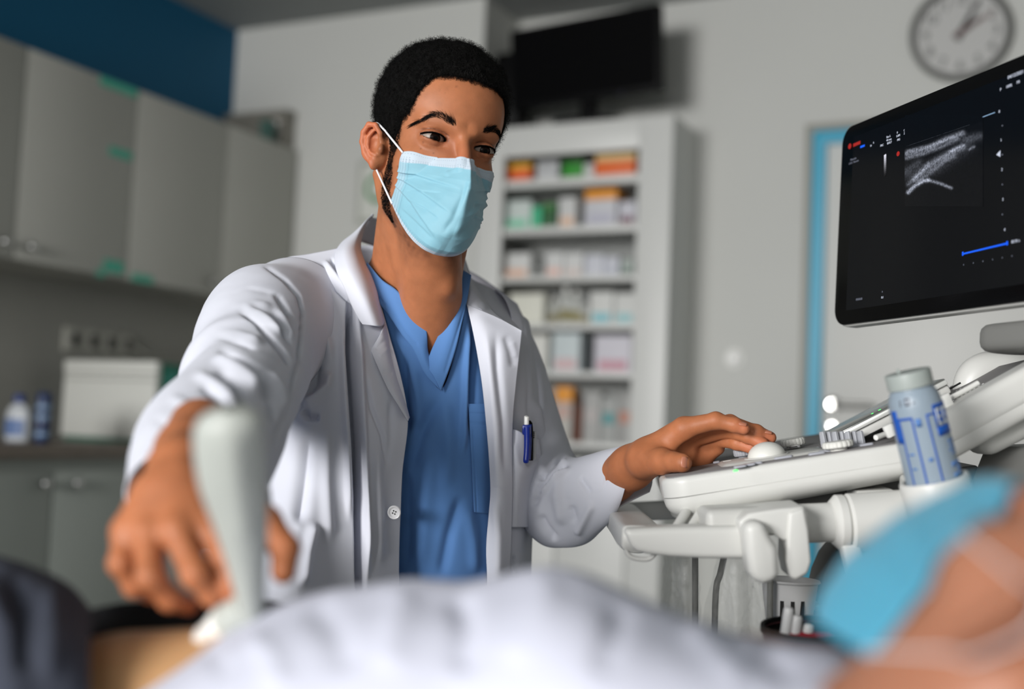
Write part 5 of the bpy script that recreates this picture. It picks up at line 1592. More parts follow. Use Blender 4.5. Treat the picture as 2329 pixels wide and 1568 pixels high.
# short beard stubble and sideburns from the skin surface
def near_faces(mask_fn):
    c = headV[Fh].mean(1); return Fh[mask_fn(c)]
def beard_mask(c):
    x, y, z = np.abs(c[:, 0]), c[:, 1], c[:, 2]
    th = np.degrees(np.arctan2(x, y))
    r = np.random.default_rng(3).random(len(c))
    side = (np.abs(th - (71 + 6 * np.clip((-z - 10) / 50, 0, 1))) < 11) & (z < 8) & (z > -100) & (x > 40)
    jaw = (z < -66) & (z > -128) & (y > 0) & (r < .12)
    return side & (x < 66)
Vs, Fs = curls(headV, near_faces(beard_mask), 9000, np.random.default_rng(6), (1.2, 3.0), .00010, .6, (.05, .5), .8)
o = mobj('beard', fromH(Vs), Fs, m_hair, PER, smooth=False); o['kind'] = 'stuff'
# eyebrows
BR = {-1: [(-14, 15.5), (-22, 19), (-31, 22.5), (-39, 22.5), (-46, 17.5), (-53, 11)], 1: [(20, 17), (27, 20), (34, 23), (41, 23), (47, 20), (53, 12)]}
def front_y(xz):
    """skin depth y along rays in the head frame"""
    xz = np.asarray(xz, float); y = np.full(len(xz), 105.0)
    for _ in range(60):
        p_ = np.stack([xz[:, 0], y, xz[:, 1]], -1).astype(np.float32)
        y = y - np.clip(head_sdf(p_), -2, 4) * .7
    return y
for s_ in (-1, 1):
    r_ = np.random.default_rng(20 + s_)
    ctrl = catmull(np.array(BR[s_], float), 60)
    n = 520
    u = r_.uniform(0, 1, n); i = (u * 59).astype(int)
    wid = np.interp(u, [0, .12, .5, .8, 1], [2.0, 3.6, 3.3, 2.2, .8])
    base = ctrl[i] + np.stack([r_.normal(0, .5, n), r_.uniform(-1, 1, n) * wid], -1)
    dirn = np.gradient(ctrl, axis=0)[i]; dirn /= np.linalg.norm(dirn, axis=1, keepdims=True)
    upw = np.interp(u, [0, .25, .6, 1], [.9, .45, 0.05, -.05])[:, None]
    dirn = dirn + np.stack([np.zeros(n), upw[:, 0]], -1) + r_.normal(0, .18, (n, 2))
    L = r_.uniform(4, 7.5, n)[:, None]
    e1 = base + dirn * L * .5; e2 = base + dirn * L + np.array([0, -.6])
    y0 = front_y(base); y1 = front_y(e1) + .7; y2 = front_y(e2) + .5
    parts = []
    for k in range(n):
        parts.append(tube_arrays(fromH([(base[k, 0], y0[k] - .2, base[k, 1]), (e1[k, 0], y1[k], e1[k, 1]), (e2[k, 0], y2[k], e2[k, 1])]), np.array([.00012, .00011, .00004]), 3, False))
    V, Fc = merge(parts)
    o = mobj('eyebrow', V, Fc, m_hair, PER, smooth=False); o['kind'] = 'stuff'
# fingernails of the hand on the console
m_nail = M('fingernail', (190, 124, 98), .36, coat=.1)
def nail(px, py, d, nx, ny, nz, lx, ly, w, l):
    """small curved plate at a picture point; n = outward direction, l = long direction in camera axes"""
    n_ = CR * nx + CU * ny - CW * nz; n_ /= np.linalg.norm(n_)
    t_ = CR * lx + CU * ly; t_ = t_ - n_ * (t_ @ n_); t_ /= np.linalg.norm(t_)
    s_ = np.cross(n_, t_)
    c = P(px, py, d)
    for _ in range(40):
        c = c - n_ * float(fL(c[None].astype(np.float32))[0]) * .6
    U_, V_ = np.meshgrid(np.linspace(-1, 1, 9), np.linspace(-1, 1, 9))
    sq = np.sqrt(np.clip(1 - .30 * V_ ** 2 * 1.0, 0, 1))
    X = c + n_ * (.0006 - .0012 * U_ ** 2 - .0004 * V_ ** 2)[..., None] + s_ * (U_ * w / 2 * np.sqrt(1 - .35 * V_ ** 2))[..., None] + t_ * (V_ * l / 2 * np.sqrt(1 - .25 * U_ ** 2))[..., None]
    o = mobj('fingernail', X.reshape(-1, 3), grid_faces(9, 9), m_nail, PER)
    add_solid(o, .0005, 0)
nail(1556, 1052, 1.309, .45, .12, .88, .22, .97, .0095, .0125)
nail(1688, 968, 1.339, .15, .9, .45, 1, -.35, .0085, .0095)
nail(1745, 988, 1.362, .2, .9, .4, 1, -.35, .0085, .0095)

# ---- face mask: pleated sheet over nose and chin
def mask_point(u, v):
    """u -1 (image left) .. 1, v 0 top .. 1 bottom; head frame mm"""
    au = np.abs(u)
    xe = np.interp(v, [0, .25, .5, .75, 1], [53, 54, 56, 57, 56])       # half width at the side edge
    ye = np.where(u > 0, np.interp(v, [0, .25, .5, .75, 1], [49, 48, 46, 44, 42]), np.interp(v, [0, .25, .5, .75, 1], [50, 47, 42, 35, 29]))
    zt = np.interp(v, [0, .5, 1], [-25, -52, -79])
    yr = np.interp(v, [0, .12, .30, .45, .65, .82, .93, 1], [111, 121, 128.5, 128.5, 125, 116, 105, 92])
    zr = np.interp(v, [0, .12, .30, .45, .65, .82, .93, 1], [-21, -32, -48, -64, -88, -113, -127, -132])
    x = xe * np.sign(u) * au * np.where(u > 0, np.interp(v, [0, 1], [.98, 1.0]), 1.0) - 8.0 * np.clip((v - .35) / .65, 0, 1) * (1 - au ** 2)
    # ridge profile: tented near the top, rounder lower
    k = np.interp(v, [0, .15, .4, .7, 1], [.92, 1.0, 1.25, 1.9, 2.6])
    y = ye + (yr - ye) * (1 - au ** k)
    y = y + np.interp(v, [0, .2, 1], [0, 1, 2]) * np.sin(np.pi * au)
    kz = np.interp(v, [0, .5, .85, 1], [1.0, 1.4, 2.4, 3.0])
    z = zr + (zt - zr) * au ** kz
    return x, y, z
nu, nv = 190, 210
U_, V_ = np.meshgrid(np.linspace(-1, 1, nu), np.linspace(0, 1, nv))
mx_, my_, mz_ = mask_point(U_.ravel(), V_.ravel())
X = np.stack([mx_, my_, mz_], -1).reshape(nv, nu, 3)
X0 = X.copy()
# keep it outside the face
flat = X.reshape(-1, 3)
for _ in range(6):
    d = head_sdf(flat.astype(np.float32), True, False)
    g = np.stack([head_sdf((flat + np.eye(3)[k] * 1.0).astype(np.float32), True, False) - d for k in range(3)], -1)
    g /= np.linalg.norm(g, axis=1, keepdims=True) + 1e-9
    push = np.clip(3.0 - d, 0, 6)
    flat = flat + g * push[:, None]
X = flat.reshape(nv, nu, 3)
N = grid_normals(X)
if (N[..., 1].mean()) < 0: N = -N
disp = np.zeros((nv, nu))
# three pleats: each a step that is sharp at the sides and opens toward the middle
def sstep(x, w): return 1 / (1 + np.exp(-np.clip(x / w, -40, 40)))
au = np.abs(U_)
for vs, vm, amp in ((.335, .40, 2.6), (.50, .66, 3.0), (.66, .90, 2.6)):
    vc = vm + (vs - vm) * au ** 1.3
    amt = amp * np.clip((au - .12) / .35, 0, 1) ** .8
    dv = V_ - vc
    disp += amt * (sstep(-dv, .006) * np.exp(-np.clip(-dv, 0, 1) / .075) - .25)
# crumple lines and dents
px_m, py_m, _d = px_of(fromH(X.reshape(-1, 3)))
q = np.stack([px_m, py_m], -1)
mf = [([(1064, 400), (1050, 450), (1030, 500), (1005, 535)], 7, -1.6), ([(1068, 400), (1062, 440), (1052, 490), (1030, 545)], 8, 1.8), ([(1000, 540), (1030, 530), (1060, 505), (1090, 470)], 9, 1.0),
      ([(920, 433), (960, 434), (1005, 437)], 4, -1.3, 's'), ([(915, 450), (960, 470), (1000, 500)], 5, -1.5, 's'), ([(905, 470), (945, 505), (985, 545)], 5, -1.4, 's'),
      ([(1075, 470), (1095, 470), (1112, 490)], 5, -1.6), ([(1078, 492), (1098, 500), (1112, 508)], 4, 1.8), ([(1060, 420), (1085, 445), (1110, 450)], 6, .9), ([(1080, 460), (1100, 462), (1115, 472)], 4, 1.4),
      ([(960, 415), (1000, 405), (1040, 385)], 8, -.8), ([(945, 500), (990, 470), (1030, 430)], 10, .7), ([(1090, 525), (1105, 512), (1116, 505)], 5, 1.6)]
disp += fold_field(q, [(f_[0], f_[1], f_[2]) + tuple(f_[3:]) for f_ in mf]).reshape(nv, nu)
disp += .35 * noise3(X.reshape(-1, 3) * .12, 31).reshape(nv, nu)
X = X + N * disp[..., None]
# colour zones: white border bands, blue body
m_mask = bpy.data.materials.new('pleated_blue_mask_fabric'); m_mask.use_nodes = True
nt = m_mask.node_tree; bs = nt.nodes['Principled BSDF']
bs.inputs['Roughness'].default_value = .62; bs.inputs['Subsurface Weight'].default_value = .25; bs.inputs['Subsurface Scale'].default_value = .004; bs.inputs['Subsurface Radius'].default_value = (.6, .9, 1.0)
bs.inputs['Sheen Weight'].default_value = .2
at = nt.nodes.new('ShaderNodeAttribute'); at.attribute_name = 'Col'
uvn = nt.nodes.new('ShaderNodeUVMap'); uvn.uv_map = 'UVMap'
sep = nt.nodes.new('ShaderNodeSeparateXYZ'); nt.links.new(uvn.outputs[0], sep.inputs[0])
def mnode(op, a, b=None, c=None):
    n_ = nt.nodes.new('ShaderNodeMath'); n_.operation = op
    for i, v in enumerate((a, b, c)):
        if v is None: continue
        if isinstance(v, (int, float)): n_.inputs[i].default_value = v
        else: nt.links.new(v, n_.inputs[i])
    return n_.outputs[0]
# stitched weld dots: rows along the top and bottom, columns along the sides (u, v in mm)
uu, vv = sep.outputs[0], sep.outputs[1]
def row_dots(coord_run, coord_across, at_, pitch, size):
    fr = mnode('FRACT', mnode('DIVIDE', coord_run, pitch))
    a = mnode('LESS_THAN', mnode('ABSOLUTE', mnode('SUBTRACT', fr, .5)), size / pitch / 2 * 1.1)
    b = mnode('LESS_THAN', mnode('ABSOLUTE', mnode('SUBTRACT', coord_across, at_)), size / 2)
    return mnode('MULTIPLY', a, b)
tot = None
for at_ in (6.0, 18.0, 21.5, 150.5, 153.0, 155.5):
    r = row_dots(uu, vv, at_, 3.0, 1.05); tot = r if tot is None else mnode('MAXIMUM', tot, r)
for at_ in (2.2, 4.8, 7.4, 10.0, 167.8, 170.4, 173.0, 175.6):
    r = mnode('MULTIPLY', row_dots(vv, uu, at_, 3.0, .95), mnode('GREATER_THAN', vv, 12.0)); tot = mnode('MAXIMUM', tot, r)
mxn = nt.nodes.new('ShaderNodeMix'); mxn.data_type = 'RGBA'
nt.links.new(mnode('MULTIPLY', tot, .55), mxn.inputs[0]); nt.links.new(at.outputs['Color'], mxn.inputs[6]); mxn.inputs[7].default_value = (lin(96), lin(124), lin(150), 1)
nt.links.new(mxn.outputs[2], bs.inputs['Base Color'])
bpn = nt.nodes.new('ShaderNodeBump'); bpn.inputs['Strength'].default_value = .5; bpn.inputs['Distance'].default_value = .0006; bpn.invert = True
nzn = nt.nodes.new('ShaderNodeTexNoise'); nzn.inputs['Scale'].default_value = 700
tcn = nt.nodes.new('ShaderNodeTexCoord'); nt.links.new(tcn.outputs['Object'], nzn.inputs['Vector'])
nt.links.new(mnode('ADD', tot, mnode('MULTIPLY', nzn.outputs[0], .25)), bpn.inputs['Height']); nt.links.new(bpn.outputs[0], bs.inputs['Normal'])
cb = np.array([lin(134), lin(186), lin(204)]); cwt = np.array([lin(190), lin(206), lin(220)])
bandt = np.clip((.15 - V_) / .008, 0, 1) + np.clip((V_ - .965) / .006, 0, 1); bandt = np.clip(bandt, 0, 1).ravel()
side = np.clip((au - .90) / .02, 0, 1).ravel() * .35
w = np.clip(bandt + side, 0, 1)[:, None]
mcols = cb * (1 - w) + cwt * w
mcols = np.concatenate([mcols, np.ones((len(mcols), 1))], 1)
fm = mobj('face_mask', fromH(X.reshape(-1, 3)), grid_faces(nv, nu), m_mask, PER, uv=np.stack([(U_.ravel() + 1) / 2 * 178, V_.ravel() * 158], -1), cols=mcols, label='light blue pleated surgical mask with white stitched border')
add_solid(fm, .0007, 0)
m_elastic = M('white_elastic', (226, 226, 230), .7, bump=(1800, .4, .0006))
for s_ in (-1, 1):
    iu = 2 if s_ < 0 else nu - 3
    tpt = X[6, iu] + N[6, iu] * .6; bpt = X[int(nv * .80) if False else int(nv * .985), iu] + N[-4, iu] * .6
    ks = 1.0 if s_ < 0 else .80
    a = np.array([s_ * 71.5 * ks, 5, 4.0]); b = np.array([s_ * 79 * ks, -8, 11.5]); c_ = np.array([s_ * 80 * ks, -17, 2]); e_ = np.array([s_ * 76 * ks, -14, -28]); g_ = np.array([s_ * 70 * ks, -3, -42])
    def off(p_):
        p_ = np.array(p_, float); d_ = float(head_sdf(p_[None].astype(np.float32), True, False)[0])
        gg = np.array([float(head_sdf((p_ + np.eye(3)[k])[None].astype(np.float32), True, False)[0]) - d_ for k in range(3)])
        return p_ + gg / (np.linalg.norm(gg) + 1e-9) * max(0, 1.6 - d_)
    up_pts = [tpt] + [off(tpt * (1 - t) + a * t) for t in (.3, .6, .85)] + [a, b, c_, e_, g_]
    dn = [off(g_ * (1 - t) + bpt * t) for t in (.25, .5, .75)] + [bpt]
    tube('ear_loop', fromH(catmull(np.array(up_pts + dn), 90)), .0013, m_elastic, fm, 8)

# ================================================================== SCRUBS
m_scrub = M('blue_scrub_cotton', (88, 134, 194), .82, var=.04, vscale=5, bump=(1500, .22, .0005), sheen=.15)
sc_folds = [([(1062, 720), (1060, 800), (1058, 900), (1052, 1050)], 6.3, 0.0070), ([(1075, 720), (1074, 850), (1072, 1000)], 8.1, -0.0084),
            ([(1000, 900), (960, 980), (930, 1080)], 14.4, -0.0056), ([(1010, 900), (1020, 1000), (1015, 1120)], 14.4, 0.0042), ([(940, 830), (950, 900), (955, 980)], 10.8, 0.0042),
            ([(920, 800), (925, 900), (930, 1000)], 8.1, -0.0056), ([(985, 1010), (970, 1150), (960, 1300)], 16.2, 0.0042), ([(1050, 1120), (1020, 1220), (1000, 1320)], 12.6, -0.0056), ([(925, 1060), (930, 1180), (925, 1300)], 10.8, -0.0042), ([(1060, 1150), (1075, 1230), (1080, 1310)], 12.6, 0.0042)]
rows = [[(806, 620, 1.50), (838, 622, 1.470), (882, 706, 1.448), (945, 790, 1.440), (1001, 886, 1.438), (1038, 790, 1.444), (1056, 700, 1.458), (1064, 648, 1.490), (1072, 660, 1.53)],
        [(800, 800, 1.475), (850, 830, 1.448), (890, 880, 1.438), (945, 930, 1.432), (1001, 960, 1.430), (1042, 930, 1.436), (1080, 890, 1.448), (1106, 860, 1.470), (1130, 860, 1.52)],
        [(800, 1000, 1.46), (850, 1010, 1.437), (895, 1020, 1.428), (945, 1030, 1.423), (1001, 1040, 1.421), (1045, 1030, 1.426), (1085, 1020, 1.438), (1120, 1010, 1.455), (1165, 1010, 1.51)],
        [(800, 1180, 1.455), (850, 1180, 1.432), (895, 1180, 1.424), (945, 1190, 1.418), (1001, 1190, 1.416), (1045, 1190, 1.421), (1085, 1180, 1.434), (1120, 1180, 1.450), (1165, 1180, 1.50)],
        [(795, 1390, 1.46), (850, 1390, 1.438), (895, 1390, 1.428), (945, 1390, 1.422), (1001, 1390, 1.420), (1045, 1390, 1.425), (1085, 1390, 1.438), (1120, 1390, 1.455), (1165, 1390, 1.50)],
        [(795, 1550, 1.46), (850, 1550, 1.438), (895, 1550, 1.428), (945, 1550, 1.422), (1001, 1550, 1.420), (1045, 1550, 1.425), (1085, 1550, 1.438), (1120, 1550, 1.455), (1165, 1550, 1.50)]]
shirt = patch('scrub_top', rows, 130, 170, m_scrub, PER, sc_folds, .0012, noise=(14, .0012, 41))
stitch = [([(838, 640), (875, 703), (910, 748), (945, 785), (1001, 888)], 2.0, -.0006, 'n')]
lb = patch('neckband', [[(834, 596, 1.475), (830, 620, 1.473), (828, 644, 1.472)], [(868, 636, 1.452), (860, 658, 1.448), (852, 680, 1.448)], [(904, 662, 1.441), (892, 690, 1.437), (880, 712, 1.438)],
     [(950, 714, 1.434), (930, 740, 1.430), (914, 762, 1.431)], [(970, 752, 1.4315), (954, 776, 1.428), (940, 796, 1.429)], [(974, 800, 1.4325), (970, 826, 1.428), (966, 850, 1.4285)], [(990, 846, 1.4325), (992, 866, 1.429), (1001, 888, 1.430)]], 16, 90, m_scrub, PER, [([(830, 634), (852, 668), (884, 700), (920, 748), (948, 782)], 1.8, -.0012, 'n')], .0012)
rb = patch('neckband', [[(1038, 606, 1.485), (1056, 616, 1.484), (1072, 626, 1.485)], [(1031, 650, 1.460), (1048, 664, 1.455), (1064, 676, 1.457)], [(1020, 703, 1.4445), (1036, 722, 1.439), (1050, 738, 1.441)],
     [(1003, 750, 1.438), (1020, 774, 1.432), (1038, 790, 1.434)], [(981, 797, 1.433), (1002, 822, 1.427), (1022, 840, 1.429)], [(969, 833, 1.430), (986, 856, 1.426), (1003, 890, 1.427)]], 16, 90, m_scrub, PER, [([(1060, 690), (1044, 742), (1030, 790), (1012, 846)], 1.8, -.0012, 'n')], .0012)
pk_ = patch('chest_pocket', [[(1064, 919, 1.4365), (1090, 919, 1.4385), (1122, 919, 1.450)], [(1067, 945, 1.434), (1092, 946, 1.4365), (1122, 947, 1.448)], [(1072, 1040, 1.4285), (1095, 1040, 1.432), (1122, 1040, 1.446)], [(1079, 1166, 1.425), (1100, 1168, 1.4305), (1122, 1170, 1.443)]], 30, 70, m_scrub, shirt,
            [([(1064, 962), (1122, 966)], 2.0, -.0016, 'n'), ([(1064, 940), (1122, 942)], 1.6, -.0008, 'n'), ([(1076, 980), (1081, 1080), (1085, 1160)], 1.6, -.0009, 'n')], .0012)

# ================================================================== LAB COAT
m_coat = M('white_coat_cotton', (214, 216, 226), .85, var=.012, vscale=8, bump=(1700, .18, .0004), sheen=.1)
m_btn = M('coat_button', (206, 206, 208), .3)
pf = [([(659, 613), (688, 660), (702, 710), (706, 780)], 7.0, -0.0120), ([(668, 600), (700, 650), (724, 720), (745, 790), (752, 840)], 10.6, 0.0105), ([(716, 601), (752, 645), (782, 673), (803, 690)], 5.3, -0.0075), ([(735, 590), (770, 640), (800, 680)], 6.2, 0.0045), ([(750, 584), (784, 640), (808, 681)], 3.5, -0.0045),
      ([(800, 676), (797, 740), (796, 800), (803, 898), (811, 1000), (818, 1150), (823, 1340)], 9, -.030, 'd'),
      ([(814, 690), (815, 770), (821, 880), (829, 1000), (834, 1150), (838, 1340)], 7.0, 0.0105), ([(782, 700), (778, 780), (784, 900), (792, 1020), (798, 1200)], 7.9, 0.0075),
      ([(831, 850), (846, 928), (872, 990), (884, 1060)], 5.3, -0.0045), ([(752, 840), (742, 880), (715, 905), (684, 925)], 9.7, 0.0090), ([(686, 930), (698, 948), (730, 950)], 7.9, -0.0105), ([(725, 820), (715, 870), (700, 900)], 10.6, -0.0075),
      ([(700, 980), (690, 1080), (680, 1200)], 19.4, -0.0090), ([(745, 960), (745, 1100), (752, 1250)], 14.1, 0.0060), ([(858, 1000), (862, 1120), (866, 1300)], 12.3, 0.0045), ([(890, 900), (893, 1000), (880, 1080)], 7.9, -0.0030), ([(720, 1180), (700, 1260), (690, 1340)], 12.3, 0.0075)]
prow = [[(625, 660, 1.56), (640, 615, 1.505), (650, 588, 1.495), (705, 578, 1.497), (768, 566, 1.500), (800, 560, 1.505)],
        [(600, 680, 1.50), (640, 650, 1.445), (690, 640, 1.435), (735, 636, 1.440), (790, 630, 1.448), (846, 640, 1.460)],
        [(630, 770, 1.45), (665, 745, 1.405), (712, 740, 1.395), (760, 740, 1.400), (815, 740, 1.412), (880, 742, 1.434)],
        [(610, 890, 1.43), (655, 870, 1.385), (712, 870, 1.366), (775, 870, 1.372), (840, 870, 1.384), (916, 870, 1.408)],
        [(580, 980, 1.43), (630, 965, 1.375), (695, 965, 1.348), (770, 965, 1.356), (850, 965, 1.370), (930, 962, 1.396)],
        [(550, 1090, 1.42), (605, 1085, 1.365), (680, 1085, 1.335), (765, 1085, 1.345), (845, 1085, 1.360), (917, 1085, 1.388)],
        [(540, 1200, 1.39), (600, 1200, 1.320), (675, 1200, 1.300), (765, 1200, 1.330), (845, 1200, 1.352), (912, 1200, 1.384)],
        [(540, 1320, 1.35), (600, 1320, 1.280), (675, 1320, 1.270), (765, 1320, 1.315), (845, 1320, 1.345), (908, 1320, 1.382)],
        [(540, 1460, 1.34), (600, 1460, 1.270), (675, 1460, 1.262), (765, 1460, 1.310), (845, 1460, 1.342), (905, 1460, 1.382)]]
coat = patch('lab_coat', prow, 190, 300, m_coat, PER, pf, .0016, noise=(11, .0016, 51))
# image right front
qf = [([(1180, 640), (1196, 720), (1202, 800), (1206, 930)], 7.2, 0.0045), ([(1196, 760), (1202, 850), (1206, 960)], 5.4, -0.0045), ([(1215, 900), (1230, 980), (1234, 1037), (1222, 1080)], 6.3, 0.0075), ([(1175, 1180), (1190, 1150), (1205, 1130)], 7.2, -0.0060), ([(1165, 1200), (1207, 1199)], 1.8, -0.0018, 'n'), ([(1168, 1260), (1182, 1330)], 5.4, -0.0045)]
qrow = [[(1040, 592, 1.585), (1075, 632, 1.575), (1112, 652, 1.590), (1145, 672, 1.610), (1172, 695, 1.640)],
        [(1075, 690, 1.505), (1110, 705, 1.515), (1145, 718, 1.535), (1180, 730, 1.570), (1205, 750, 1.62)],
        [(1100, 770, 1.472), (1135, 780, 1.480), (1165, 785, 1.497), (1195, 795, 1.535), (1222, 815, 1.60)],
        [(1115, 870, 1.460), (1145, 875, 1.465), (1175, 880, 1.478), (1208, 885, 1.515), (1238, 895, 1.58)],
        [(1120, 970, 1.452), (1150, 972, 1.457), (1180, 975, 1.468), (1215, 975, 1.505), (1245, 980, 1.57)],
        [(1122, 1060, 1.447), (1150, 1060, 1.451), (1178, 1058, 1.461), (1208, 1052, 1.492), (1236, 1045, 1.555)],
        [(1120, 1140, 1.443), (1145, 1140, 1.447), (1168, 1138, 1.456), (1190, 1132, 1.480), (1213, 1124, 1.54)],
        [(1115, 1240, 1.440), (1142, 1240, 1.444), (1163, 1240, 1.452), (1186, 1238, 1.478), (1208, 1235, 1.54)],
        [(1108, 1340, 1.438), (1138, 1340, 1.442), (1160, 1340, 1.450), (1184, 1340, 1.476), (1206, 1340, 1.54)],
        [(1105, 1460, 1.438), (1138, 1460, 1.442), (1160, 1460, 1.450), (1184, 1460, 1.476), (1206, 1460, 1.54)]]
patch('front_panel', qrow, 90, 240, m_coat, coat, qf, .0016, noise=(12, .0012, 52))
# turned back front edge and lapel, image right
rf = [([(1128, 745), (1132, 840), (1146, 960), (1152, 1100)], 8, -.0035), ([(1105, 740), (1116, 850), (1128, 980), (1132, 1100)], 8, .0025), ([(1148, 760), (1162, 800), (1170, 840)], 8, -.0016), ([(1164, 775), (1176, 815)], 7, .0008), ([(1118, 1110), (1142, 1112), (1160, 1118)], 2.5, -.0015), ([(1122, 1130), (1134, 1220), (1132, 1320)], 10, .003)]
rrow = [[(1062, 692, 1.458), (1095, 706, 1.456), (1136, 724, 1.458), (1188, 753, 1.462)],
        [(1072, 738, 1.446), (1104, 745, 1.443), (1144, 756, 1.450), (1187, 768, 1.461)],
        [(1084, 800, 1.442), (1112, 800, 1.438), (1146, 804, 1.443), (1181, 822, 1.455)],
        [(1095, 870, 1.438), (1118, 870, 1.432), (1146, 872, 1.437), (1174, 882, 1.449)],
        [(1104, 950, 1.434), (1124, 950, 1.428), (1146, 951, 1.432), (1167, 955, 1.444)],
        [(1112, 1050, 1.430), (1130, 1050, 1.424), (1148, 1050, 1.428), (1165, 1050, 1.440)],
        [(1115, 1130, 1.428), (1132, 1130, 1.421), (1148, 1130, 1.425), (1165, 1130, 1.437)],
        [(1106, 1240, 1.426), (1126, 1240, 1.419), (1144, 1240, 1.422), (1162, 1240, 1.434)],
        [(1108, 1330, 1.425), (1126, 1330, 1.418), (1143, 1330, 1.421), (1158, 1330, 1.433)],
        [(1108, 1450, 1.425), (1126, 1450, 1.418), (1143, 1450, 1.421), (1156, 1450, 1.433)]]
patch('lapel', rrow, 50, 240, m_coat, coat, rf, .0022, noise=(12, .0006, 53))
patch('collar', [[(1022, 570, 1.590), (1040, 578, 1.596), (1054, 586, 1.600)], [(1037, 604, 1.545), (1054, 606, 1.540), (1068, 622, 1.555)], [(1042, 636, 1.505), (1062, 640, 1.500), (1086, 658, 1.525)], [(1052, 668, 1.475), (1078, 674, 1.472), (1112, 694, 1.500)], [(1062, 694, 1.461), (1090, 702, 1.460), (1128, 714, 1.482)], [(1080, 704, 1.460), (1108, 714, 1.460), (1146, 728, 1.474)]], 24, 70, m_coat, coat, [([(1060, 640), (1085, 680), (1110, 704)], 6, .002)], .0026)
# image left lapel and collar
patch('lapel', [[(877, 738, 1.432), (870, 752, 1.416), (858, 772, 1.409), (843, 797, 1.406)], [(884, 770, 1.427), (876, 786, 1.411), (862, 800, 1.402), (847, 806, 1.400)], [(893, 808, 1.421), (884, 822, 1.404), (873, 832, 1.396), (860, 836, 1.394)], [(908, 862, 1.413), (901, 872, 1.399), (892, 879, 1.391), (882, 884, 1.389)], [(922, 912, 1.405), (918, 916, 1.394), (912, 919, 1.386), (906, 922, 1.384)], [(932, 950, 1.397), (931, 952, 1.390), (930, 954, 1.386), (929, 957, 1.384)]], 40, 110, m_coat, coat,
      [([(852, 797), (878, 772)], 5, -.0010), ([(862, 812), (886, 790)], 5, .0008), ([(870, 845), (895, 850)], 6, -.001)], .0022)
patch('collar', [[(846, 486, 1.585), (846, 488, 1.590), (845, 490, 1.597), (843, 494, 1.603)], [(838, 502, 1.560), (830, 505, 1.548), (818, 516, 1.545), (806, 528, 1.552)], [(826, 534, 1.530), (812, 538, 1.508), (796, 542, 1.505), (776, 552, 1.515)], [(821, 562, 1.505), (806, 564, 1.474), (784, 568, 1.464), (761, 580, 1.478)], [(829, 592, 1.482), (815, 595, 1.448), (792, 604, 1.434), (765, 616, 1.444)], [(843, 626, 1.463), (830, 630, 1.432), (808, 640, 1.418), (782, 654, 1.426)], [(858, 668, 1.447), (848, 674, 1.420), (830, 684, 1.405), (802, 700, 1.410)], [(868, 706, 1.438), (860, 712, 1.413), (844, 720, 1.400), (816, 726, 1.404)], [(875, 732, 1.432), (869, 741, 1.409), (852, 741, 1.398), (824, 738, 1.402)]], 44, 110, m_coat, coat, [([(822, 545), (840, 610), (862, 690)], 4, .0012)], .0026)
patch('collar_stand', [[(843, 494, 1.603), (900, 505, 1.66), (960, 530, 1.672), (1020, 560, 1.65), (1054, 586, 1.600)], [(806, 545, 1.575), (880, 570, 1.66), (950, 590, 1.69), (1010, 600, 1.67), (1066, 622, 1.59)]], 40, 10, m_coat, coat, (), .002)
# back of the coat
patch('back_panel', [[(650, 650, 1.52), (730, 600, 1.60), (830, 560, 1.68), (960, 585, 1.70), (1070, 620, 1.69), (1175, 692, 1.66)], [(620, 770, 1.52), (710, 760, 1.70), (830, 760, 1.78), (960, 780, 1.79), (1090, 790, 1.77), (1215, 800, 1.66)], [(590, 1000, 1.46), (690, 1000, 1.70), (830, 1000, 1.79), (960, 1000, 1.80), (1090, 1000, 1.76), (1225, 1010, 1.60)], [(540, 1250, 1.40), (680, 1260, 1.68), (830, 1260, 1.79), (960, 1260, 1.80), (1090, 1250, 1.76), (1207, 1240, 1.56)], [(540, 1460, 1.36), (680, 1460, 1.66), (830, 1460, 1.78), (960, 1460, 1.79), (1090, 1460, 1.75), (1206, 1460, 1.56)]], 60, 70, m_coat, coat, (), .002)
# sleeves
sf = [([(538, 701), (582, 735), (632, 792), (656, 830)], 5.1, -0.0084), ([(548, 690), (595, 722), (640, 770)], 6.8, 0.0056), ([(585, 743), (612, 770), (641, 802), (657, 838)], 4.2, -0.0084), ([(618, 710), (637, 750), (659, 788)], 4.2, -0.0077), ([(628, 700), (648, 740), (664, 775)], 5.1, 0.0042), ([(626, 663), (645, 695), (660, 726)], 6.0, -0.0056),
      ([(606, 608), (647, 634), (679, 668), (689, 707), (684, 760), (675, 824), (661, 878), (643, 941), (617, 1000)], 3.4, -0.0056, 'n'),
      ([(478, 765), (541, 781), (580, 803)], 6.0, -0.0070), ([(470, 752), (540, 760), (600, 785)], 7.6, 0.0056), ([(492, 795), (562, 840), (596, 866), (622, 922)], 7.6, -0.0098), ([(482, 815), (550, 862), (590, 900)], 10.2, 0.0084), ([(489, 850), (527, 880), (555, 920), (575, 980)], 8.5, -0.0098), ([(440, 850), (510, 900), (545, 960)], 10.2, 0.0056), ([(455, 885), (490, 905), (520, 950)], 7.6, -0.0056),
      ([(509, 674), (565, 652), (630, 662)], 5.1, -0.0056, 's'), ([(520, 700), (580, 690), (620, 700)], 8.5, 0.0042), ([(575, 870), (612, 920), (622, 970)], 6.8, -0.0070), ([(600, 850), (630, 890), (636, 940)], 6.0, 0.0056), ([(380, 900), (430, 930), (470, 990)], 10.2, 0.0056), ([(340, 950), (400, 980), (440, 1010)], 7.6, -0.0042)]
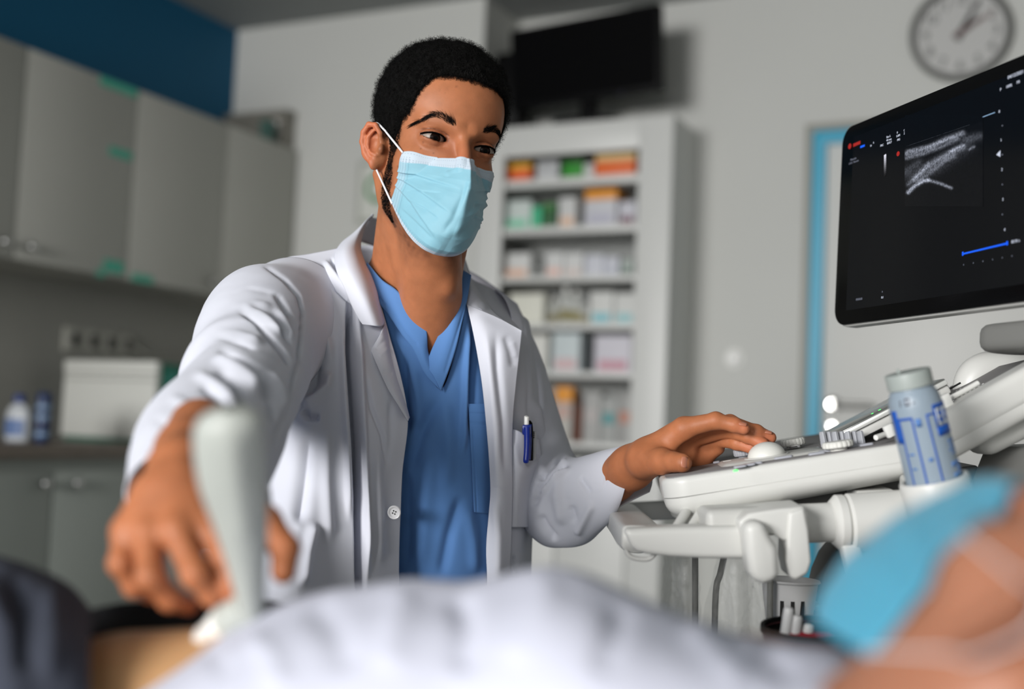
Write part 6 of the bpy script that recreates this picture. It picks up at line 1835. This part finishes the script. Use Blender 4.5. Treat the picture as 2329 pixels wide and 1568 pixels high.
srings = [(640, 590, 690, 850, 1.47, .075), (605, 604, 672, 880, 1.43, .072), (548, 612, 658, 910, 1.37, .070), (511, 660, 648, 935, 1.315, .068), (496, 722, 640, 962, 1.26, .066), (462, 758, 634, 985, 1.215, .064), (470, 795, 628, 1008, 1.175, .060), (424, 838, 622, 1038, 1.125, .058), (380, 888, 618, 1070, 1.07, .056), (326, 945, 614, 1100, 1.015, .053), (302, 1008, 612, 1122, .96, .049), (292, 1075, 616, 1138, .915, .045), (289, 1128, 620, 1146, .885, .043)]
sleeve('sleeve', srings, 120, 200, m_coat, coat, sf, .0018, noise=(16, .0016, 61))
tf = [([(1222, 1094), (1250, 1066), (1288, 1032)], 5.4, -0.0112), ([(1212, 1122), (1252, 1086), (1294, 1052)], 5.4, -0.0098), ([(1230, 1085), (1262, 1056), (1290, 1040)], 4.5, 0.0070), ([(1208, 1150), (1236, 1116)], 7.2, -0.0070), ([(1214, 1138), (1256, 1098), (1300, 1062)], 5.4, 0.0070),
      ([(1236, 1140), (1290, 1128), (1340, 1116), (1388, 1104)], 1.8, 0.0017), ([(1318, 1085), (1334, 1108), (1346, 1124)], 4.5, -0.0042), ([(1225, 820), (1234, 900), (1238, 960)], 6.3, 0.0042), ([(1270, 1060), (1266, 1130), (1282, 1200)], 12.6, 0.0056), ([(1225, 1170), (1240, 1200), (1265, 1232)], 9.0, -0.0056), ([(1392, 1030), (1382, 1080), (1372, 1120)], 2.7, -0.0020), ([(1350, 1140), (1330, 1180), (1310, 1220)], 9.0, 0.0056), ([(1300, 1150), (1310, 1190)], 8.1, -0.0042)]
trings = [(1120, 660, 1120, 850, 1.60, .060), (1166, 698, 1140, 850, 1.61, .060), (1206, 758, 1155, 880, 1.615, .060), (1240, 848, 1172, 925, 1.605, .058), (1270, 938, 1186, 1010, 1.585, .057), (1287, 1002, 1192, 1100, 1.56, .056), (1300, 1036, 1198, 1190, 1.53, .056), (1322, 1044, 1232, 1240, 1.505, .056, 0, .1), (1345, 1036, 1280, 1246, 1.487, .056, 0, .25), (1372, 1026, 1328, 1238, 1.470, .056, 0, .4), (1402, 1018, 1366, 1208, 1.455, .054, 0, .6), (1430, 1012, 1396, 1172, 1.444, .050, 0, .75)]
patch('cuff_lining', [[(1390, 1148, 1.462), (1420, 1122, 1.480), (1455, 1102, 1.490), (1484, 1090, 1.492)], [(1384, 1166, 1.452), (1412, 1140, 1.462), (1450, 1120, 1.472), (1482, 1104, 1.480)], [(1374, 1186, 1.444), (1400, 1158, 1.448), (1440, 1136, 1.458), (1478, 1118, 1.470)]], 24, 12, m_coat, coat, (), .0014)
sleeve('sleeve', trings, 110, 170, m_coat, coat, tf, .0016, noise=(16, .0012, 62))
# coat chest pocket, image right
pkt = patch('coat_pocket', [[(1164, 976, 1.449), (1180, 981, 1.449), (1196, 990, 1.455), (1212, 996, 1.474), (1226, 1000, 1.500)], [(1164, 1060, 1.445), (1180, 1062, 1.446), (1196, 1062, 1.455), (1212, 1056, 1.474), (1231, 1046, 1.505)], [(1164, 1130, 1.442), (1178, 1130, 1.444), (1190, 1128, 1.456), (1202, 1124, 1.474), (1214, 1120, 1.50)], [(1163, 1200, 1.441), (1175, 1200, 1.444), (1187, 1200, 1.455), (1197, 1200, 1.470), (1207, 1199, 1.50)]], 40, 60, m_coat, coat, [([(1196, 1060), (1215, 1045), (1228, 1035)], 6, -.004), ([(1212, 1010), (1206, 1040), (1200, 1062)], 5, -.003), ([(1166, 1000), (1178, 1060), (1200, 1080)], 8, .002)], .0014)
# buttons
def button(px, py, d, r, parent, nrm=None):
    n_ = -CW + CR * -.15 if nrm is None else nrm
    A = axis_rot(n_)
    c = P(px, py, d)
    b = lathe('button', [(0, .0006), (r * .62, .0007), (r * .72, .0017), (r * .9, .0020), (r, .0012), (r * .96, 0), (0, 0)], c, m_btn, parent, A, 32)
    for a in (0, 1, 2, 3):
        lathe('button_hole', [(0, .0003), (r * .11, .0003), (r * .11, .0009), (0, .0009)], c + (A[0] * math.cos(a * 1.571 + .78) + A[1] * math.sin(a * 1.571 + .78)) * r * .25, m_darkseam, b, A, 10)
button(897, 1166, 1.3665, .0080, coat)
# pens in the coat pocket
m_penb = M('blue_pen_plastic', (8, 40, 140), .3)
pen = thing('pen', 'dark blue ballpoint pen with white push button clipped in the coat pocket', 'pen', P(1197, 1056, 1.447))
tube('barrel', [P(1199, 1046, 1.455), P(1201, 990, 1.458), P(1202, 966, 1.460)], [.0045, .0050, .0050], m_penb, pen, 14, n=10)
box('pen_head', P(1197.5, 978, 1.449), (.0105, .008, .0125), m_penb, pen, np.array([CR, CW, CU]), .002)
tube('clip', [P(1198.5, 972, 1.4415), P(1199, 1000, 1.4405), P(1198, 1030, 1.4385), P(1196.5, 1048, 1.4370), P(1196.3, 1053, 1.4372)], [.0040, .0039, .0036, .0036, .0028], m_penb, pen, 12, n=20)
tube('push_button', [P(1197.5, 967, 1.452), P(1197.8, 950, 1.453), P(1198, 947.5, 1.453)], [.0030, .0031, .0026], m_gloss, pen, 14, n=8)
pen2 = thing('pen', 'black pen clip and tip just behind the blue pen', 'pen', P(1206, 1050, 1.462))
tube('barrel', [P(1206, 1048, 1.465), P(1206.5, 985, 1.466), P(1205.5, 962, 1.466)], [.0036, .0036, .0030], m_black, pen2, 12, n=8)
tube('clip', [P(1204, 959, 1.462), P(1207.5, 966, 1.459), P(1208.5, 990, 1.458), P(1208, 1000, 1.459)], [.0018, .0022, .0022, .0014], m_black, pen2, 8, n=12)
rl = thing('pocket_thermometer', 'thin clear plastic stick with dark marks beside the pens in the pocket', 'stick', P(1215, 1050, 1.476))
tube('stick_body', [P(1214, 1045, 1.478), P(1214, 982, 1.478)], .003, M('clear_grey_plastic', (190, 194, 196), .2), rl, 10)
for k in range(4):
    box('dark_mark', P(1213.5, 983 + k * 4.2, 1.4742), (.0025, .001, .0012), m_ink, rl, np.array([CR, CW, CU]))
# trousers of the scrub suit and shoes (hidden behind the couch from here)
def trous(p):
    d = smin(s_cap(p, hipR, hipL, .098, .098), 1e9 * np.ones(len(p), np.float32), .01)
    for a, b, c in ((hipR, knR, anR), (hipL, knL, anL)):
        d = smin(d, s_cap(p, a, b, .090, .072), .04); d = smin(d, s_cap(p, b, c, .068, .058), .02)
    return d
ap_ = np.array([hipR, hipL, knR, knL, anR, anL])
Vt, Ft = surface_nets(trous, ap_.min(0) - .12, ap_.max(0) + .12, .012)
mobj('scrub_trousers', Vt, Ft, m_scrub, PER)
for a in (anR, anL):
    tube('shoe', [a + np.array([0, 0, -.045]) - fwdH * .05, a + np.array([0, 0, -.042]), a + fwdH * .10 + np.array([0, 0, -.05]), a + fwdH * .19 + np.array([0, 0, -.056])], [.038, .045, .043, .030], m_us, PER, 16, n=16)
# stool under the doctor
sxy = (hipR + hipL) / 2
st = thing('stool', 'low round grey stool under the doctor behind the couch', 'stool', (sxy[0], sxy[1], 0))
lathe('seat', [(0, .425), (.17, .425), (.185, .44), (.185, .475), (.17, .492), (0, .497)], (sxy[0], sxy[1], 0), M('stool_vinyl', (70, 74, 80), .5), st, I3, 40)
tube('post', [(sxy[0], sxy[1], .10), (sxy[0], sxy[1], .43)], .025, m_steel, st, 16)
lathe('foot_plate', [(0, .02), (.22, .02), (.22, .04), (.05, .10), (0, .10)], (sxy[0], sxy[1], 0), m_black, st, I3, 40)
# ================================================================== EXAMINATION COUCH
ax0, ax1 = P(330, 1771, .80), P(1750, 1700, .68)
pa = ax1 - ax0; pa[2] = 0; pa /= np.linalg.norm(pa)          # from feet to head
pn = np.array([-pa[1], pa[0], 0.0])                           # away from the camera side
ZK = .60
kc = (ax0 + ax1) / 2 + pn * .02
def kp_(s, t, z): return np.array([kc[0] + pa[0] * s + pn[0] * t, kc[1] + pa[1] * s + pn[1] * t, z])
KF = np.array([pa, pn, (0, 0, 1)])
couch = thing('examination_couch', 'dark upholstered examination couch under the lying patient', 'couch', kp_(-.3, 0, 0))
m_vinyl = M('dark_vinyl', (24, 26, 32), .45)
box('mattress', kp_(-.62, 0, ZK - .045), (1.30, .58, .09), m_vinyl, couch, KF, .025, 4)
bdir = pa * .965 + np.array([0, 0, .262]); bdir /= np.linalg.norm(bdir)
BF = frame(bdir, None, (0, 0, 1))
box('backrest', kp_(.05, 0, ZK - .045) + bdir * .36, (.70, .58, .08), m_vinyl, couch, BF, .025, 4)
box('frame', kp_(-.45, 0, ZK - .12), (1.5, .50, .05), m_us2, couch, KF, .008)
for s_ in (-1.1, .15):
    for t_ in (-.2, .2):
        tube('leg', [kp_(s_, t_, 0), kp_(s_, t_, ZK - .14)], .022, m_steel, couch, 14)

# ================================================================== PATIENT
PS = .93
def pt_axes():
    ua, ub, c = math.radians(44), math.radians(-35), math.radians(60)
    B3 = np.array([CR, CU, CW])
    u = np.array([math.cos(ua) * math.cos(ub), math.sin(ua) * math.cos(ub), math.sin(ub)])
    f0 = np.array([-math.sin(ua), math.cos(ua), 0.0]); f0 = f0 - u * (f0 @ u); f0 /= np.linalg.norm(f0)
    g = np.cross(f0, u); g = -g if g[2] < 0 else g
    f = (f0 * math.cos(c) + g * math.sin(c)) @ B3; u = u @ B3
    return np.array([np.cross(f, u), f, u])
PA_ = pt_axes()
PO = P(2572, 1496, .48)
def toP(p): return (np.asarray(p) - PO) @ PA_.T * (1000 / PS)
def fromP(v): return PO + (np.asarray(v, float) * PS / 1000) @ PA_
def pskin(p):
    h = toP(p).astype(np.float32)
    d = head_sdf(h, False, True) * PS / 1000
    nk0 = fromP([0, -20, -60]); ch = P(1960, 1880, .60)
    d = smin(d, s_cap(p, nk0, ch, .048, .055), .02)
    d = smin(d, s_cap(p, P(1900, 1860, .54), P(1720, 1640, .78), .05, .05), .05)
    t = s_cap(p, P(300, 1815, .80), P(700, 1800, .775), .110, .106)
    t = smin(t, s_cap(p, P(700, 1800, .775), P(1600, 1800, .68), .104, .08), .03)
    t = smin(t, s_cap(p, P(200, 1880, .84), P(-900, 1850, .98), .085, .07), .05)
    d = smin(d, t, .06)
    # arm lying along the far side
    d = smin(d, s_cap(p, P(1700, 1650, .78), P(1000, 1800, .92), .042, .036), .03)
    d = smin(d, s_cap(p, P(1000, 1800, .92), P(450, 1840, .96), .034, .026), .02)
    return d
pts_ = np.array([fromP([0, 0, 130]), fromP([0, 130, 0]), fromP([0, -120, 40]), P(120, 1795, .80), P(-900, 1800, .95), P(450, 1840, .96), P(1900, 1860, .54)])
Vp, Fp = surface_nets(pskin, pts_.min(0) - .13, pts_.max(0) + .13, .0048)
hp_ = toP(Vp)
pc = np.tile(np.array([lin(166), lin(112), lin(86)]), (len(Vp), 1))
pc *= (1 + .03 * noise3(Vp * 30, 71))[:, None]
pc[:, :] = pc
w = np.exp(-(np.linalg.norm(hp_ - np.array([0, 95, -20]), axis=1) / 32) ** 2)[:, None] * .5
pc = pc * (1 - w) + np.array([lin(176), lin(104), lin(76)]) * w
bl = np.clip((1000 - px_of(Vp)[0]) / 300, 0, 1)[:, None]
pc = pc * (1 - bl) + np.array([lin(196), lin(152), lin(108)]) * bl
m_ps = M('pale_skin', (214, 158, 128), .5, attr='Col', sss=.2, ssss=.006, var=.03, vscale=40)
patient = mobj('person', Vp, Fp, m_ps, None, cols=np.concatenate([pc, np.ones((len(pc), 1))], 1))
tag(patient, 'patient lying on the couch in white shirt, jeans and blue mask, head at right', 'person')
# patient's mask
nu2, nv2 = 90, 100
U2, V2 = np.meshgrid(np.linspace(-1, 1, nu2), np.linspace(0, 1, nv2))
a_, b_, c_ = mask_point(U2.ravel(), V2.ravel())
c_ = c_ - 14 * np.clip((V2.ravel() - .55) / .45, 0, 1); b_ = b_ - 5 * np.clip((V2.ravel() - .6) / .4, 0, 1)
Xm = np.stack([a_, b_, c_], -1)
for _ in range(4):
    d = head_sdf(Xm.astype(np.float32), False, False)
    g = np.stack([head_sdf((Xm + np.eye(3)[k]).astype(np.float32), False, False) - d for k in range(3)], -1)
    g /= np.linalg.norm(g, axis=1, keepdims=True) + 1e-9
    Xm = Xm + g * np.clip(2.5 - d, 0, 6)[:, None]
Xm = Xm.reshape(nv2, nu2, 3); Nm = grid_normals(Xm)
if Nm[..., 1].mean() < 0: Nm = -Nm
dsp = np.zeros((nv2, nu2)); au2 = np.abs(U2)
for vs, vm, amp in ((.335, .40, 1.7), (.50, .66, 2.0), (.66, .90, 1.8)):
    dv = V2 - (vm + (vs - vm) * au2 ** 1.3)
    dsp += amp * np.clip((au2 - .1) / .35, 0, 1) * (sstep(-dv, .01) * np.exp(-np.clip(-dv, 0, 1) / .08) - .25)
Xm = Xm + Nm * dsp[..., None]
m_mask2 = M('blue_mask_fabric', (74, 156, 184), .65, sss=.2, ssss=.004, sheen=.2)
pm_ = mobj('face_mask', fromP(Xm.reshape(-1, 3)), grid_faces(nv2, nu2), m_mask2, patient)
add_solid(pm_, .0007, 0)
for s_ in (-1, 1):
    iu = 1 if s_ < 0 else nu2 - 2
    lp = [Xm[4, iu], np.array([s_ * 72, 8, 2.]), np.array([s_ * 79, -8, 11.]), np.array([s_ * 80, -18, 0.]), np.array([s_ * 75, -13, -30.]), np.array([s_ * 69, -2, -44.]), Xm[-3, iu]]
    tube('ear_loop', fromP(catmull(np.array(lp), 50)), .0007, m_elastic, pm_, 8)
# white shirt, rising over the chest
m_shirt = M('white_shirt_cotton', (206, 208, 222), .88, var=.01, bump=(1300, .2, .0004))
sx_ = [395, 470, 545, 640, 740, 830, 930, 1000, 1060, 1130, 1200, 1260, 1330, 1420, 1500, 1600, 1700, 1800, 1900, 1985]
sy_ = [1500, 1462, 1422, 1372, 1343, 1332, 1317, 1319, 1322, 1309, 1292, 1286, 1302, 1343, 1380, 1420, 1450, 1466, 1478, 1512]
def sd_(x): return float(np.interp(x, [395, 1000, 2000], [.80, .735, .60]))
shrows = []
for dx, dy, dd in ((40, 300, .26), (30, 130, .20), (14, 28, .10), (0, 0, 0.0), (-60, 60, -.055), (-140, 150, -.095), (-220, 290, -.125), (-260, 480, -.14)):
    shrows.append([(x + dx * (1 if x < 600 else max(0, (1000 - x) / 400)), y + dy, sd_(x) + dd) for x, y in zip(sx_, sy_)])
shf = [([(560, 1440), (620, 1500), (640, 1580)], 26, .003), ([(700, 1360), (760, 1430), (800, 1540)], 34, -.003), ([(930, 1330), (900, 1420), (880, 1540)], 34, .003), ([(1040, 1340), (1060, 1420), (1050, 1540)], 30, -.004), ([(1260, 1300), (1220, 1400), (1160, 1520)], 36, .003),
       ([(1420, 1370), (1400, 1440), (1360, 1540)], 30, -.003), ([(1560, 1420), (1620, 1480), (1700, 1560)], 30, .003), ([(1720, 1470), (1780, 1520), (1800, 1560)], 26, -.003), ([(480, 1480), (520, 1540)], 20, -.002)]
shirt_p = patch('t_shirt', shrows, 170, 110, m_shirt, patient, shf, .0015, noise=(10, .0016, 81))
# jeans and the dark waistband
m_jeans = M('dark_slate_denim', (52, 56, 68), .9, var=.12, vscale=60, bump=(900, .3, .0006))
jx = [-420, -240, -110, 0, 90, 160, 206]
jy = [1205, 1222, 1242, 1268, 1298, 1334, 1384]
jrows = [[(x, y + dy, .80 + (.03 if x < 0 else 0) + dd) for x, y in zip(jx, jy)] for dy, dd in ((300, .26), (120, .20), (26, .10), (0, 0), (70, -.05), (170, -.09), (330, -.12))]
jeans = patch('jeans', jrows, 60, 60, m_jeans, patient, [([(20, 1290), (60, 1400), (60, 1540)], 24, -.006), ([(110, 1330), (120, 1450), (110, 1560)], 22, .005), ([(-40, 1300), (0, 1420)], 24, .006)], .0016, noise=(16, .002, 91))
m_band = M('black_waistband', (8, 8, 10), .7)
bx = [(176, 1500, .78), (184, 1430, .80), (205, 1392, .835), (260, 1376, .88), (360, 1372, .91), (480, 1370, .925), (590, 1366, .93), (680, 1380, .93)]
bp0 = PA(np.array(bx)); bp1 = PA(np.array([(x + 4, y + 90, d - .01) for x, y, d in bx]))
g0_ = catmull(np.stack([bp0, bp1], 1), 60)
ob = mobj('waistband', g0_.reshape(-1, 3), grid_faces(60, 2), m_band, jeans)
add_solid(ob, .008, 0)

# ================================================================== PROBE in the doctor's right hand
m_probe = M('probe_pale_grey', (176, 180, 174), .45)
prb = thing('ultrasound_probe', 'pale grey ultrasound probe held upright in the doctor\'s right hand on the bare belly', 'probe', P(490, 1455, .785))
prr = [(505, 926, 548, 922, .700, .008), (455, 950, 592, 945, .702, .013), (440, 992, 600, 986, .706, .0155), (450, 1090, 606, 1080, .718, .0160), (484, 1187, 610, 1176, .732, .0150), (512, 1270, 608, 1262, .745, .0130), (534, 1350, 604, 1340, .757, .0110), (546, 1400, 602, 1392, .766, .0105), (556, 1412, 590, 1406, .768, .006)]
sleeve('probe_handle', prr, 40, 70, m_probe, prb, [([(520, 960), (535, 1100), (560, 1250)], 20, .0015), ([(575, 980), (585, 1120)], 14, -.001)], 0)
tube('probe_neck', [P(566, 1385, .768), P(540, 1402, .772), P(515, 1418, .776)], [.0115, .0120, .0125], m_probe, prb, 20, n=10)
tube('probe_head', [P(520, 1414, .776), P(500, 1434, .778), P(482, 1452, .780), P(476, 1460, .781)], [.0130, .0115, .0105, .0085], m_gloss, prb, 24, n=16)
m_gelblob = M('clear_gel', (236, 232, 226), .04, coat=1.0, spec=1.0)
V, Fc = lathe_arrays([(0, -.004)] + [(.0105 * math.cos(a), .0055 * math.sin(a)) for a in np.linspace(-.6, 1.5, 9)] + [(0, .0056)], 24)
gbp = P(476, 1462, .772)
for _ in range(30):
    gbp = gbp - CU * float(pskin(gbp[None].astype(np.float32))[0]) * .5
o = mobj('gel_blob', V @ axis_rot(CU * .8 - CW * .6) + gbp, Fc, m_gelblob, None)
tag(o, 'glossy blob of clear gel on the belly at the probe tip', 'gel')
